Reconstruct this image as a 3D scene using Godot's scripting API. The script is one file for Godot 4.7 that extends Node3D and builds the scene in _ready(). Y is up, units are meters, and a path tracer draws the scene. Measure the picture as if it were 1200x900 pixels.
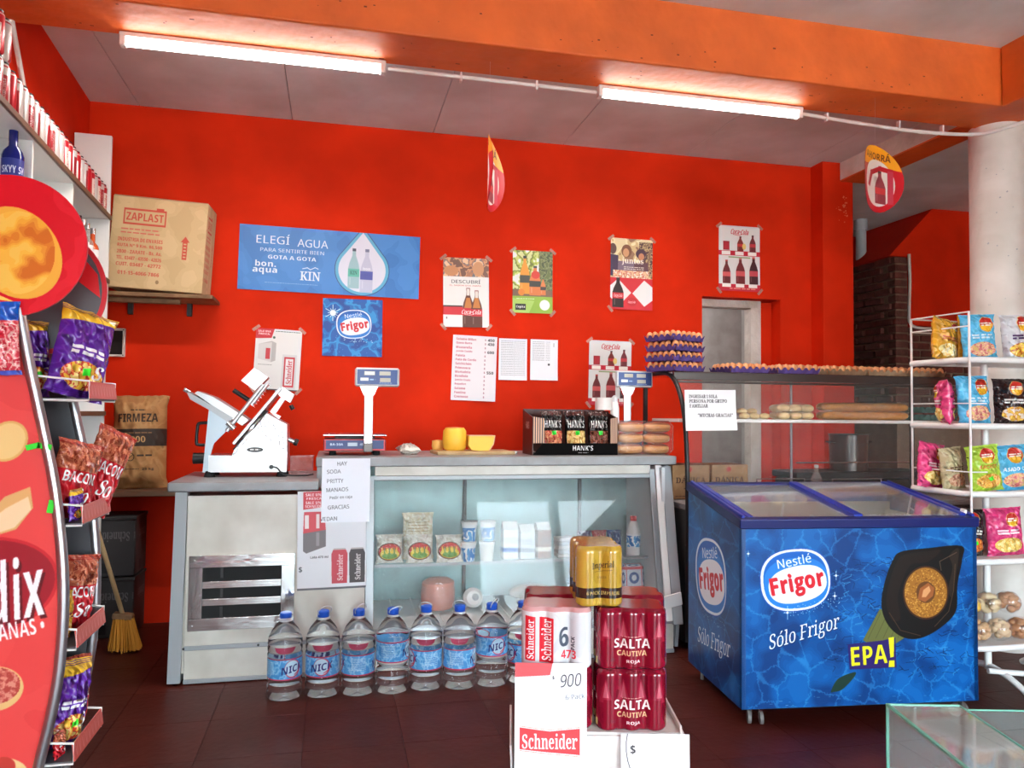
extends Node3D

# ------------------------------------------------------------------ mesh builder
class MB:
	var v := PackedVector3Array()
	var n := PackedVector3Array()
	var t := PackedVector2Array()
	var ix := PackedInt32Array()
	var X := Transform3D()

	func vert(p: Vector3, nm: Vector3, uv := Vector2.ZERO) -> int:
		v.append(X * p)
		n.append((X.basis * nm).normalized())
		t.append(uv)
		return v.size() - 1

	func tri(a: int, b: int, c: int) -> void:
		var g := (v[b] - v[a]).cross(v[c] - v[a])
		if g.dot(n[a] + n[b] + n[c]) > 0.0:
			ix.append_array([a, c, b])
		else:
			ix.append_array([a, b, c])

	func quad4(a: int, b: int, c: int, d: int) -> void:
		tri(a, b, c)
		tri(a, c, d)

	# flat quad, corners: top-left, top-right, bottom-right, bottom-left
	func quad(a: Vector3, b: Vector3, c: Vector3, d: Vector3) -> void:
		var nm := (d - a).cross(b - a).normalized()
		quad4(vert(a, nm, Vector2(0, 0)), vert(b, nm, Vector2(1, 0)), vert(c, nm, Vector2(1, 1)), vert(d, nm, Vector2(0, 1)))

	func box(c: Vector3, s: Vector3, bev := 0.0, rot := Vector3.ZERO) -> MB:
		var keep := X
		X = X * Transform3D(Basis.from_euler(rot * PI / 180.0), c)
		var h := s * 0.5
		var e := minf(bev, minf(h.x, minf(h.y, h.z)) * 0.9)
		var id := {}
		for ax in 3:
			for sg in [-1, 1]:
				var u := (ax + 1) % 3
				var w := (ax + 2) % 3
				var q := []
				for k in 4:
					var su: int = [-1, 1, 1, -1][k]
					var sw: int = [-1, -1, 1, 1][k]
					var p := Vector3.ZERO
					p[ax] = sg * h[ax]
					p[u] = su * (h[u] - e)
					p[w] = sw * (h[w] - e)
					var nm := Vector3.ZERO
					nm[ax] = sg
					var uv := Vector2.ZERO
					if ax == 2:
						uv = Vector2(0.5 + sg * p.x / s.x, 0.5 - p.y / s.y)
					elif ax == 0:
						uv = Vector2(0.5 - sg * p.z / s.z, 0.5 - p.y / s.y)
					else:
						uv = Vector2(0.5 + p.x / s.x, 0.5 + sg * p.z / s.z)
					var i := vert(p, nm, uv)
					q.append(i)
					var sign3 := Vector3i.ZERO
					sign3[ax] = sg
					sign3[u] = su
					sign3[w] = sw
					id[[ax, sign3]] = i
				quad4(q[0], q[1], q[2], q[3])
		if e > 0.0:
			for ax in 3:   # edges parallel to ax
				var u := (ax + 1) % 3
				var w := (ax + 2) % 3
				for su in [-1, 1]:
					for sw in [-1, 1]:
						var a := Vector3i.ZERO
						a[u] = su
						a[w] = sw
						var b := a
						a[ax] = -1
						b[ax] = 1
						quad4(id[[u, a]], id[[u, b]], id[[w, b]], id[[w, a]])
			for sx in [-1, 1]:
				for sy in [-1, 1]:
					for sz in [-1, 1]:
						var k3 := Vector3i(sx, sy, sz)
						tri(id[[0, k3]], id[[1, k3]], id[[2, k3]])
		X = keep
		return self

	func cyl(p0: Vector3, p1: Vector3, r0: float, r1 := -1.0, seg := 12, caps := true) -> MB:
		if r1 < 0.0:
			r1 = r0
		var d := (p1 - p0).normalized()
		var a := d.cross(Vector3.UP if absf(d.y) < 0.9 else Vector3.RIGHT).normalized()
		var b := d.cross(a)
		var lo := []
		var hi := []
		for k in seg + 1:
			var th := TAU * k / seg
			var nm := a * cos(th) + b * sin(th)
			lo.append(vert(p0 + nm * r0, nm, Vector2(float(k) / seg, 1)))
			hi.append(vert(p1 + nm * r1, nm, Vector2(float(k) / seg, 0)))
		for k in seg:
			quad4(lo[k], lo[k + 1], hi[k + 1], hi[k])
		if caps:
			for side in 2:
				var c := p0 if side == 0 else p1
				var r := r0 if side == 0 else r1
				if r < 0.0001:
					continue
				var nd := -d if side == 0 else d
				var m := vert(c, nd, Vector2(0.5, 0.5))
				var ring := []
				for k in seg + 1:
					var th := TAU * k / seg
					ring.append(vert(c + (a * cos(th) + b * sin(th)) * r, nd, Vector2(0.5 + 0.5 * cos(th), 0.5 + 0.5 * sin(th))))
				for k in seg:
					tri(m, ring[k], ring[k + 1])
		return self

	# profile of (radius, height) turned round the y axis; sharp where the profile turns by more than 40 degrees
	func lathe(pr: Array, seg := 20, squash := Vector2.ONE) -> MB:
		var total := 0.0
		for i in pr.size() - 1:
			total += (pr[i + 1] - pr[i]).length()
		var run := 0.0
		var last := []
		for i in pr.size() - 1:
			var a: Vector2 = pr[i]
			var b: Vector2 = pr[i + 1]
			var d := (b - a).normalized()
			if (b - a).length() < 0.00001:
				continue
			var na := Vector2(d.y, -d.x)
			var nb := na
			if i > 0:
				var dp: Vector2 = (a - pr[i - 1]).normalized()
				if dp.dot(d) > 0.76:
					na = (na + Vector2(dp.y, -dp.x)).normalized()
			if i < pr.size() - 2:
				var dn: Vector2 = (pr[i + 2] - b).normalized()
				if dn.dot(d) > 0.76:
					nb = (nb + Vector2(dn.y, -dn.x)).normalized()
			var v0 := run / total
			run += (b - a).length()
			var v1 := run / total
			var lo := []
			var hi := []
			for k in seg + 1:
				var th := TAU * k / seg
				var c := Vector2(sin(th), cos(th))
				var u := float(k) / seg
				lo.append(vert(Vector3(c.x * a.x * squash.x, a.y, c.y * a.x * squash.y), Vector3(c.x * na.x, na.y, c.y * na.x), Vector2(u, 1.0 - v0)))
				hi.append(vert(Vector3(c.x * b.x * squash.x, b.y, c.y * b.x * squash.y), Vector3(c.x * nb.x, nb.y, c.y * nb.x), Vector2(u, 1.0 - v1)))
			for k in seg:
				if a.x > 0.00001:
					tri(lo[k], lo[k + 1], hi[k])
				if b.x > 0.00001:
					tri(lo[k + 1], hi[k + 1], hi[k])
		return self

	func tube(path: Array, r: float, seg := 8, closed := false) -> MB:
		var m := path.size()
		var rings := []
		var up := Vector3.ZERO
		for i in m:
			var p: Vector3 = path[i]
			var q: Vector3 = path[(i + 1) % m] if closed or i < m - 1 else p
			var o: Vector3 = path[(i - 1 + m) % m] if closed or i > 0 else p
			var d := (q - o).normalized()
			if up == Vector3.ZERO:
				up = d.cross(Vector3.UP if absf(d.y) < 0.9 else Vector3.RIGHT).normalized()
			up = (up - d * up.dot(d)).normalized()
			var w := d.cross(up)
			var ring := []
			for k in seg + 1:
				var th := TAU * k / seg
				var nm := up * cos(th) + w * sin(th)
				ring.append(vert(p + nm * r, nm, Vector2(float(k) / seg, float(i) / m)))
			rings.append(ring)
			if not closed and (i == 0 or i == m - 1):
				var nd := -d if i == 0 else d
				var c := vert(p, nd)
				var cr := []
				for k in seg + 1:
					var th := TAU * k / seg
					cr.append(vert(p + (up * cos(th) + w * sin(th)) * r, nd))
				for k in seg:
					tri(c, cr[k], cr[k + 1])
		for i in (m if closed else m - 1):
			var a: Array = rings[i]
			var b: Array = rings[(i + 1) % m]
			for k in seg:
				quad4(a[k], a[k + 1], b[k + 1], b[k])
		return self

	# polygon in the xy plane, extruded along z from z0 to z1; the front is z1
	func prism(poly: Array, z0: float, z1: float) -> MB:
		var pp := PackedVector2Array(poly)
		var lo := pp[0]
		var hi := pp[0]
		for p in pp:
			lo = lo.min(p)
			hi = hi.max(p)
		var sz := hi - lo
		var tr := Geometry2D.triangulate_polygon(pp)
		for side in 2:
			var z := z1 if side == 0 else z0
			var nm := Vector3(0, 0, 1 if side == 0 else -1)
			var base := v.size()
			for p in pp:
				vert(Vector3(p.x, p.y, z), nm, Vector2((p.x - lo.x) / sz.x, 1.0 - (p.y - lo.y) / sz.y))
			for k in range(0, tr.size(), 3):
				tri(base + tr[k], base + tr[k + 1], base + tr[k + 2])
		var ccw := not Geometry2D.is_polygon_clockwise(pp)
		for i in pp.size():
			var a := pp[i]
			var b := pp[(i + 1) % pp.size()]
			var e := (b - a).normalized()
			var o := Vector2(e.y, -e.x) if ccw else Vector2(-e.y, e.x)
			var nm := Vector3(o.x, o.y, 0)
			quad4(vert(Vector3(a.x, a.y, z0), nm), vert(Vector3(b.x, b.y, z0), nm), vert(Vector3(b.x, b.y, z1), nm), vert(Vector3(a.x, a.y, z1), nm))
		return self

	# f(u, w) -> Vector3 over the unit square; the normal points to side * (dP/du x dP/dw)
	func sheet(f: Callable, nu: int, nw: int, side := 1.0) -> MB:
		var base := v.size()
		var e := 0.002
		for j in nw + 1:
			for i in nu + 1:
				var u := float(i) / nu
				var w := float(j) / nw
				var p: Vector3 = f.call(u, w)
				var du: Vector3 = f.call(minf(u + e, 1.0), w) - f.call(maxf(u - e, 0.0), w)
				var dw: Vector3 = f.call(u, minf(w + e, 1.0)) - f.call(u, maxf(w - e, 0.0))
				var nm := du.cross(dw) * side
				vert(p, nm if nm.length() > 1e-9 else Vector3.UP, Vector2(u, w))
		for j in nw:
			for i in nu:
				var a := base + j * (nu + 1) + i
				quad4(a, a + 1, a + nu + 2, a + nu + 1)
		return self

	func ball(c: Vector3, r: Vector3, seg := 14, rings := 9, e := 1.0) -> MB:
		var base := v.size()
		for j in rings + 1:
			var ph := PI * j / rings
			for i in seg + 1:
				var th := TAU * i / seg
				var d := Vector3(sin(ph) * cos(th), cos(ph), sin(ph) * sin(th))
				var q := d if e == 1.0 else Vector3(signf(d.x) * pow(absf(d.x), e), signf(d.y) * pow(absf(d.y), e), signf(d.z) * pow(absf(d.z), e))
				vert(c + q * r, d / r, Vector2(float(i) / seg, float(j) / rings))
		for j in rings:
			for i in seg:
				var a := base + j * (seg + 1) + i
				if j > 0:
					tri(a, a + 1, a + seg + 2)
				if j < rings - 1:
					tri(a, a + seg + 2, a + seg + 1)
				elif j == rings - 1 and j == 0:
					pass
		return self

	func mesh() -> ArrayMesh:
		var a := []
		a.resize(Mesh.ARRAY_MAX)
		a[Mesh.ARRAY_VERTEX] = v
		a[Mesh.ARRAY_NORMAL] = n
		a[Mesh.ARRAY_TEX_UV] = t
		a[Mesh.ARRAY_INDEX] = ix
		var m := ArrayMesh.new()
		m.add_surface_from_arrays(Mesh.PRIMITIVE_TRIANGLES, a)
		return m


# ------------------------------------------------------------------ flat print (posters, labels, lettering)
class Canvas:
	const S := 2
	static var glyphs := {}
	var im: Image
	var w: int
	var h: int

	func _init(w_: int, h_: int, bg: Color) -> void:
		w = w_
		h = h_
		im = Image.create(w * S, h * S, false, Image.FORMAT_RGBA8)
		im.fill(bg)

	func rect(x: float, y: float, ww: float, hh: float, c: Color) -> Canvas:
		im.fill_rect(Rect2i(roundi(x * S), roundi(y * S), maxi(1, roundi(ww * S)), maxi(1, roundi(hh * S))), c)
		return self

	func grad(x: float, y: float, ww: float, hh: float, a: Color, b: Color) -> Canvas:
		var rows := roundi(hh * S)
		for k in rows:
			im.fill_rect(Rect2i(roundi(x * S), roundi(y * S) + k, roundi(ww * S), 1), a.lerp(b, float(k) / rows))
		return self

	func poly(pts: Array, c: Color) -> Canvas:
		var lo := 1e9
		var hi := -1e9
		for p in pts:
			lo = minf(lo, p.y)
			hi = maxf(hi, p.y)
		for row in range(maxi(0, floori(lo * S)), mini(h * S, ceili(hi * S))):
			var y := (row + 0.5) / S
			var xs := []
			for i in pts.size():
				var a: Vector2 = pts[i]
				var b: Vector2 = pts[(i + 1) % pts.size()]
				if (a.y <= y) != (b.y <= y):
					xs.append(a.x + (b.x - a.x) * (y - a.y) / (b.y - a.y))
			xs.sort()
			for k in range(0, xs.size() - 1, 2):
				var x0 := ceili(xs[k] * S - 0.5)
				var x1 := ceili(xs[k + 1] * S - 0.5)
				if x1 > x0:
					im.fill_rect(Rect2i(x0, row, x1 - x0, 1), c)
		return self

	# closed smooth curve through points, filled
	func blob(pts: Array, c: Color) -> Canvas:
		var out := []
		var n := pts.size()
		for i in n:
			var p0: Vector2 = pts[(i - 1 + n) % n]
			var p1: Vector2 = pts[i]
			var p2: Vector2 = pts[(i + 1) % n]
			var p3: Vector2 = pts[(i + 2) % n]
			for k in 6:
				out.append(p1.cubic_interpolate(p2, p0, p3, k / 6.0))
		return poly(out, c)

	func ell(cx: float, cy: float, rx: float, ry: float, c: Color, rot := 0.0, power := 2.0) -> Canvas:
		var pts := []
		var co := cos(deg_to_rad(rot))
		var si := sin(deg_to_rad(rot))
		for k in 40:
			var th := TAU * k / 40.0
			var p := Vector2(rx * signf(cos(th)) * pow(absf(cos(th)), 2.0 / power), ry * signf(sin(th)) * pow(absf(sin(th)), 2.0 / power))
			pts.append(Vector2(cx + p.x * co - p.y * si, cy + p.x * si + p.y * co))
		return poly(pts, c)

	func line(pts: Array, wd: float, c: Color) -> Canvas:
		for i in pts.size() - 1:
			var a: Vector2 = pts[i]
			var b: Vector2 = pts[i + 1]
			var d := (b - a).normalized() * wd * 0.5
			var o := Vector2(-d.y, d.x)
			poly([a - d + o, b + d + o, b + d - o, a - d - o], c)
		return self

	# lettering: centre x, baseline-to-cap centre y, cap height; o: w (width), serif, mono, bold, shear, rot, left
	func text(s: String, cx: float, cy: float, cap: float, c: Color, o := {}) -> Canvas:
		var key := [s, o.get("serif", false), o.get("mono", false), o.get("bold", true)]
		if not glyphs.has(key):
			var f := SystemFont.new()
			f.font_names = PackedStringArray(["Droid Serif" if key[1] else "Droid Sans Mono" if key[2] else "Droid Sans"])
			f.font_weight = 700 if key[3] else 400
			var tm := TextMesh.new()
			tm.font = f
			tm.font_size = 48
			tm.pixel_size = 1.0 / 34.0
			tm.curve_step = 4.0
			tm.depth = 0.02
			tm.text = s
			var ar := tm.get_mesh_arrays()
			var got := PackedVector2Array()
			var vv: PackedVector3Array = ar[Mesh.ARRAY_VERTEX]
			var nn: PackedVector3Array = ar[Mesh.ARRAY_NORMAL]
			var ii: PackedInt32Array = ar[Mesh.ARRAY_INDEX] if ar[Mesh.ARRAY_INDEX] != null else PackedInt32Array(range(vv.size()))
			var lo := Vector2(1e9, 1e9)
			var hi := -lo
			for k in range(0, ii.size(), 3):
				if nn[ii[k]].z > 0.5:
					for j in 3:
						var q := Vector2(vv[ii[k + j]].x, vv[ii[k + j]].y)
						lo = lo.min(q)
						hi = hi.max(q)
						got.append(q)
			glyphs[key] = [got, lo, hi]
		var g: Array = glyphs[key]
		var tri: PackedVector2Array = g[0]
		if tri.is_empty():
			return self
		var gl: Vector2 = g[1]
		var gh: Vector2 = g[2]
		var ky := cap / (gh.y - gl.y)
		var kx: float = o.w / (gh.x - gl.x) if o.has("w") else ky
		var mid := (gl + gh) * 0.5
		if o.get("left", false):
			mid.x = gl.x
		var co := cos(deg_to_rad(o.get("rot", 0.0)))
		var si := sin(deg_to_rad(o.get("rot", 0.0)))
		var sh: float = o.get("shear", 0.0)
		for k in range(0, tri.size(), 3):
			var pts := []
			for j in 3:
				var q := tri[k + j] - mid
				q = Vector2(q.x * kx + q.y * ky * sh, -q.y * ky)
				pts.append(Vector2(cx + q.x * co - q.y * si, cy + q.x * si + q.y * co))
			poly(pts, c)
		return self

	# small print too fine to read: rows of short dashes
	func fine(x: float, y: float, ww: float, rows: int, step: float, thick: float, c: Color, rng: RandomNumberGenerator) -> Canvas:
		for r in rows:
			var px := x
			while px < x + ww:
				var l := minf(rng.randf_range(2.0, 6.0) * thick, x + ww - px)
				rect(px, y + r * step, l, thick, c)
				px += l + thick * 0.9
		return self

	# patches of colour from noise inside a rectangle (or an ellipse)
	func patches(x: float, y: float, ww: float, hh: float, cols: Array, freq: float, sd: int, round_ := false, stretch := 1.0) -> Canvas:
		var nz := FastNoiseLite.new()
		nz.seed = sd
		nz.frequency = freq
		nz.fractal_octaves = 3
		for j in range(maxi(0, int(y)), mini(h, int(y + hh))):
			for i in range(maxi(0, int(x)), mini(w, int(x + ww))):
				if round_ and Vector2((i - x - ww * 0.5) / (ww * 0.5), (j - y - hh * 0.5) / (hh * 0.5)).length() > 1.0:
					continue
				var k := clampf(nz.get_noise_2d(i, j * stretch) * 1.3 + 0.5, 0.0, 0.999) * cols.size()
				im.fill_rect(Rect2i(i * S, j * S, S, S), cols[int(k)])
		return self

	func tex() -> ImageTexture:
		im.resize(w, h, Image.INTERPOLATE_BILINEAR)
		return ImageTexture.create_from_image(im)


# ------------------------------------------------------------------ scene helpers
var M := {}
var used := {}
var G := {}      # shared meshes
var rng := RandomNumberGenerator.new()

func rgb(r: int, g: int, b: int) -> Color:
	return Color8(r, g, b)

func numbered(nm: String) -> String:
	if not used.has(nm):
		used[nm] = 0
		return nm
	used[nm] += 1
	return "%s_%03d" % [nm, used[nm]]

func tag(o: Node, label: String, category := "", group := "", kind := "") -> void:
	o.set_meta("label", label)
	if category:
		o.set_meta("category", category)
	if group:
		o.set_meta("group", group)
	if kind:
		o.set_meta("kind", kind)

func thing(nm: String, label: String, category: String, at := Vector3.ZERO, turn := 0.0, group := "") -> Node3D:
	var o := Node3D.new()
	o.name = numbered(nm)
	add_child(o)
	o.position = at
	o.rotation_degrees.y = turn
	tag(o, label, category, group)
	return o

func asmesh(m) -> Mesh:
	return m.mesh() if m is MB else m

func part(parent: Node, nm: String, m, ma: Material, at := Vector3.ZERO, rot := Vector3.ZERO, label := "") -> MeshInstance3D:
	var o := MeshInstance3D.new()
	o.name = nm
	o.mesh = asmesh(m)
	o.material_override = ma
	parent.add_child(o, true)
	o.position = at
	o.rotation_degrees = rot
	if label:
		o.set_meta("label", label)
	return o

func solo(nm: String, label: String, category: String, m, ma: Material, at := Vector3.ZERO, rot := Vector3.ZERO, group := "") -> MeshInstance3D:
	var o := part(self, numbered(nm), m, ma, at, rot)
	tag(o, label, category, group)
	return o

func struct(nm: String, label: String, m, ma: Material, at := Vector3.ZERO) -> MeshInstance3D:
	var o := part(self, numbered(nm), m, ma, at)
	tag(o, label, "", "", "structure")
	return o

func dup(o: Node3D, at: Vector3, turn := 0.0, label := "") -> Node3D:
	var c: Node3D = o.duplicate()
	c.name = numbered(String(o.name))
	add_child(c)
	c.position = at
	c.rotation_degrees.y = turn
	if label:
		c.set_meta("label", label)
	return c

func mat(c: Color, rough := 0.6, metal := 0.0, o := {}) -> StandardMaterial3D:
	var m := StandardMaterial3D.new()
	m.albedo_color = c
	m.roughness = rough
	m.metallic = metal
	if o.has("tex"):
		m.albedo_texture = o.tex
		m.texture_repeat = o.get("repeat", false)
	if o.has("world"):
		m.uv1_triplanar = true
		m.uv1_world_triplanar = true
		m.uv1_scale = Vector3.ONE * o.world
		m.texture_repeat = true
	if o.has("normal"):
		m.normal_enabled = true
		m.normal_texture = o.normal
		m.normal_scale = o.get("depth", 1.0)
	if o.has("coat"):
		m.clearcoat_enabled = true
		m.clearcoat = o.coat
		m.clearcoat_roughness = 0.1
	if o.has("alpha"):
		m.transparency = BaseMaterial3D.TRANSPARENCY_ALPHA
		m.albedo_color.a = o.alpha
	return m

func noise_tex(sd: int, freq: float, size: int, lo: Color, hi: Color, oct := 4) -> ImageTexture:
	var nz := FastNoiseLite.new()
	nz.seed = sd
	nz.frequency = freq
	nz.fractal_octaves = oct
	var g := nz.get_seamless_image(size, size)
	var im := Image.create(size, size, false, Image.FORMAT_RGBA8)
	for j in size:
		for i in size:
			im.set_pixel(i, j, lo.lerp(hi, g.get_pixel(i, j).r))
	return ImageTexture.create_from_image(im)

func noise_normal(sd: int, freq: float, size: int, strength: float, oct := 4) -> ImageTexture:
	var nz := FastNoiseLite.new()
	nz.seed = sd
	nz.frequency = freq
	nz.fractal_octaves = oct
	var g := nz.get_seamless_image(size, size)
	g.convert(Image.FORMAT_RGBA8)
	g.bump_map_to_normal_map(strength)
	return ImageTexture.create_from_image(g)

func V(x: float, y: float, z: float) -> Vector3:
	return Vector3(x, y, z)

func bx(c: Vector3, s: Vector3, bev := 0.0) -> MB:
	return MB.new().box(c, s, bev)

func bez(pts: Array, steps := 8) -> Array:   # smooth curve through points
	var c := Curve3D.new()
	for i in pts.size():
		var a: Vector3 = pts[maxi(i - 1, 0)]
		var b: Vector3 = pts[mini(i + 1, pts.size() - 1)]
		var t := (b - a) / 6.0
		c.add_point(pts[i], -t, t)
	var out := []
	for i in pts.size() - 1:
		for k in steps:
			out.append(c.sample(i, float(k) / steps))
	out.append(pts[pts.size() - 1])
	return out

# ------------------------------------------------------------------ scene
func _ready() -> void:
	rng.seed = 11
	# camera
	var cam := Camera3D.new()
	cam.name = "camera"
	cam.position = V(0, 1.35, 0)
	cam.rotation_degrees = V(2.2, -13.0, 0.55)
	cam.fov = 53.13
	cam.near = 0.05
	cam.far = 100.0
	add_child(cam)
	cam.current = true
	# overcast daylight, entering through the shop front behind the camera
	var sky := ProceduralSkyMaterial.new()
	sky.sky_top_color = rgb(208, 228, 238)
	sky.sky_horizon_color = rgb(220, 236, 243)
	sky.ground_bottom_color = rgb(150, 148, 144)
	sky.ground_horizon_color = rgb(190, 190, 188)
	sky.sky_energy_multiplier = 3.4
	sky.ground_energy_multiplier = 1.5
	# sun high over the building: it lights the street, whose glow reaches the ceilings
	var sun := DirectionalLight3D.new()
	sun.name = "sun"
	add_child(sun)
	sun.rotation_degrees = V(-58, 180 - 14, 0)
	sun.light_color = Color(0.92, 0.975, 1.0)
	sun.light_energy = 46.0
	sun.light_angular_distance = 0.6
	sun.shadow_enabled = true
	var env := Environment.new()
	env.background_mode = Environment.BG_SKY
	env.sky = Sky.new()
	env.sky.sky_material = sky
	env.tonemap_mode = Environment.TONE_MAPPER_LINEAR
	env.tonemap_exposure = 1.4
	env.sdfgi_enabled = true
	env.ssao_enabled = true
	env.ssil_enabled = true
	var we := WorldEnvironment.new()
	we.name = "environment"
	we.environment = env
	add_child(we)

	materials()
	room()
	ceiling_lights()
	neighbour_bay()
	deli_counter()
	freezer()
	bakery_case()
	wall_unit()
	snack_display()
	snack_rack()
	beer_stack()
	water_bottles()
	glass_tank()
	counter_things()
	deli_contents()
	case_contents()
	back_corner()
	posters()
	hanging_signs()


func materials() -> void:
	var grime := noise_tex(3, 0.012, 256, Color(0.86, 0.84, 0.82), Color(1, 1, 1), 5)
	var fine := noise_normal(5, 0.06, 256, 3.0)
	G.grime = grime
	G.bumps = fine
	M.wall = mat(rgb(220, 44, 8), 0.75, 0, {"tex": grime, "world": 0.45, "normal": fine, "depth": 0.06})
	M.wall.metallic_specular = 0.25
	M.orange = mat(rgb(230, 106, 36), 0.55, 0, {"tex": grime, "world": 0.6, "normal": fine, "depth": 0.18})
	M.ceiling = mat(rgb(224, 230, 230), 0.8, 0, {"tex": grime, "world": 0.4, "normal": fine, "depth": 0.06})
	M.joint = mat(rgb(214, 216, 216), 0.9)
	M.plaster = mat(rgb(226, 221, 214), 0.7, 0, {"tex": grime, "world": 0.9, "normal": fine, "depth": 0.4})
	M.column = mat(rgb(226, 222, 216), 0.6, 0, {"tex": grime, "world": 0.8, "normal": fine, "depth": 0.2})
	M.tile = []
	for k in 4:
		M.tile.append(mat(rgb(76 + 3 * k, 30 + 2 * k, 23 + 2 * k), 0.42, 0, {"tex": grime, "world": 1.3, "normal": fine, "depth": 0.08}))
	for m in M.tile:
		m.metallic_specular = 0.25
	M.grout = mat(rgb(76, 34, 28), 0.7)
	M.pavement = mat(rgb(178, 174, 168), 0.85, 0, {"tex": grime, "world": 0.5})
	M.white = mat(rgb(232, 230, 226), 0.45)
	M.white_gloss = mat(rgb(236, 235, 232), 0.25)
	M.cream = mat(rgb(228, 224, 214), 0.35, 0, {"tex": grime, "world": 0.8})
	M.paper = mat(rgb(242, 242, 242), 0.7)
	M.black = mat(rgb(18, 18, 19), 0.45)
	M.rubber = mat(rgb(22, 22, 23), 0.8)
	M.dark = mat(rgb(44, 43, 44), 0.55)
	M.grey = mat(rgb(160, 163, 166), 0.4)
	M.grey_top = mat(rgb(150, 152, 156), 0.38, 0, {"tex": grime, "world": 1.5})
	M.alu = mat(rgb(158, 160, 162), 0.45, 0.6)
	M.steel = mat(rgb(206, 206, 206), 0.2, 0.95)
	M.brushed = mat(rgb(214, 216, 219), 0.3, 0.8, {"normal": noise_normal(9, 0.2, 128, 1.0)})
	M.chrome = mat(rgb(225, 225, 228), 0.12, 1.0)
	M.wire = mat(rgb(232, 231, 228), 0.35)
	M.teal = mat(rgb(150, 182, 184), 0.45, 0.3, {"tex": grime, "world": 1.5})
	M.liner = mat(rgb(206, 210, 212), 0.4)
	M.glass = mat(rgb(225, 240, 236), 0.03, 0, {"alpha": 0.06})
	M.glass.metallic_specular = 0.27
	M.green_edge = mat(rgb(120, 198, 176), 0.15, 0, {"alpha": 0.75})
	M.film = mat(rgb(245, 245, 245), 0.1, 0, {"alpha": 0.05})
	M.tape = mat(rgb(252, 196, 176), 0.35, 0, {"alpha": 0.4})
	M.tape.albedo_texture = grime
	M.blue = mat(rgb(22, 44, 150), 0.35)
	M.red = mat(rgb(206, 28, 36), 0.4)
	M.card = mat(rgb(190, 158, 116), 0.8, 0, {"tex": grime, "world": 2.0})
	M.wood = mat(rgb(150, 112, 76), 0.6, 0, {"tex": noise_tex(21, 0.02, 128, Color(0.7, 0.66, 0.6), Color(1, 1, 1)), "world": 3.0})
	M.board = mat(rgb(206, 176, 130), 0.6, 0, {"tex": noise_tex(22, 0.02, 128, Color(0.86, 0.82, 0.76), Color(1, 1, 1)), "world": 3.0})
	M.brown_edge = mat(rgb(104, 74, 54), 0.5)
	M.chrome_plate = mat(rgb(214, 212, 210), 0.14, 0.9, {"normal": noise_normal(14, 0.01, 128, 2.0), "depth": 0.25})
	M.blue_body = mat(rgb(8, 80, 170), 0.35)
	M.caster = mat(rgb(104, 102, 100), 0.5)
	M.navy = mat(rgb(16, 26, 92), 0.35)
	M.liner_warm = mat(rgb(206, 198, 180), 0.45)
	M.lid_glass = mat(rgb(200, 205, 205), 0.04, 0, {"alpha": 0.14})
	M.smoke = mat(rgb(60, 54, 52), 0.08, 0, {"alpha": 0.6})
	M.dark_alu = mat(rgb(86, 80, 78), 0.3, 0.6)
	M.pale_blue = mat(rgb(206, 222, 232), 0.5)
	M.cobalt = mat(rgb(20, 30, 110), 0.1)
	M.clear_bottle = mat(rgb(214, 206, 196), 0.06, 0, {"alpha": 0.35})
	M.amber = mat(rgb(110, 50, 22), 0.08, 0, {"alpha": 0.8})
	M.orange_glass = mat(rgb(214, 84, 36), 0.1, 0, {"alpha": 0.85})
	M.satin = mat(rgb(178, 178, 182), 0.3, 0.9)
	M.dark_panel = mat(rgb(84, 84, 88), 0.4)
	M.sign_edge = mat(rgb(196, 40, 50), 0.3)
	M.green_tag = mat(rgb(40, 214, 40), 0.5)
	M.carton = mat(rgb(228, 224, 222), 0.6, 0, {"tex": grime, "world": 2.0})
	M.cap_blue = mat(rgb(24, 84, 196), 0.4)
	M.clear_plastic = mat(rgb(232, 236, 240), 0.2, 0, {"alpha": 0.7})
	M.glass_dusty = mat(rgb(225, 238, 232), 0.05, 0, {"alpha": 0.12})
	var wa := mat(rgb(250, 252, 253), 0.02)
	wa.transparency = BaseMaterial3D.TRANSPARENCY_ALPHA
	wa.albedo_color.a = 0.02
	wa.refraction_enabled = true
	wa.refraction_scale = 0.022
	M.water = wa
	M.pink_film = mat(rgb(236, 200, 196), 0.15, 0, {"alpha": 0.18})
	M.snack_brown = mat(rgb(64, 26, 20), 0.45)
	M.brick = []
	for k in 4:
		M.brick.append(mat(rgb(104 + 8 * (k % 2), 50 + 5 * k, 40 + 5 * k), 0.9, 0, {"tex": noise_tex(30 + k, 0.03, 128, Color(0.7, 0.64, 0.6), Color(1, 1, 1)), "world": 2.2, "normal": fine, "depth": 0.8}))
	M.mortar = mat(rgb(128, 104, 86), 0.95, 0, {"tex": grime, "world": 2.0, "normal": fine, "depth": 0.8})


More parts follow.
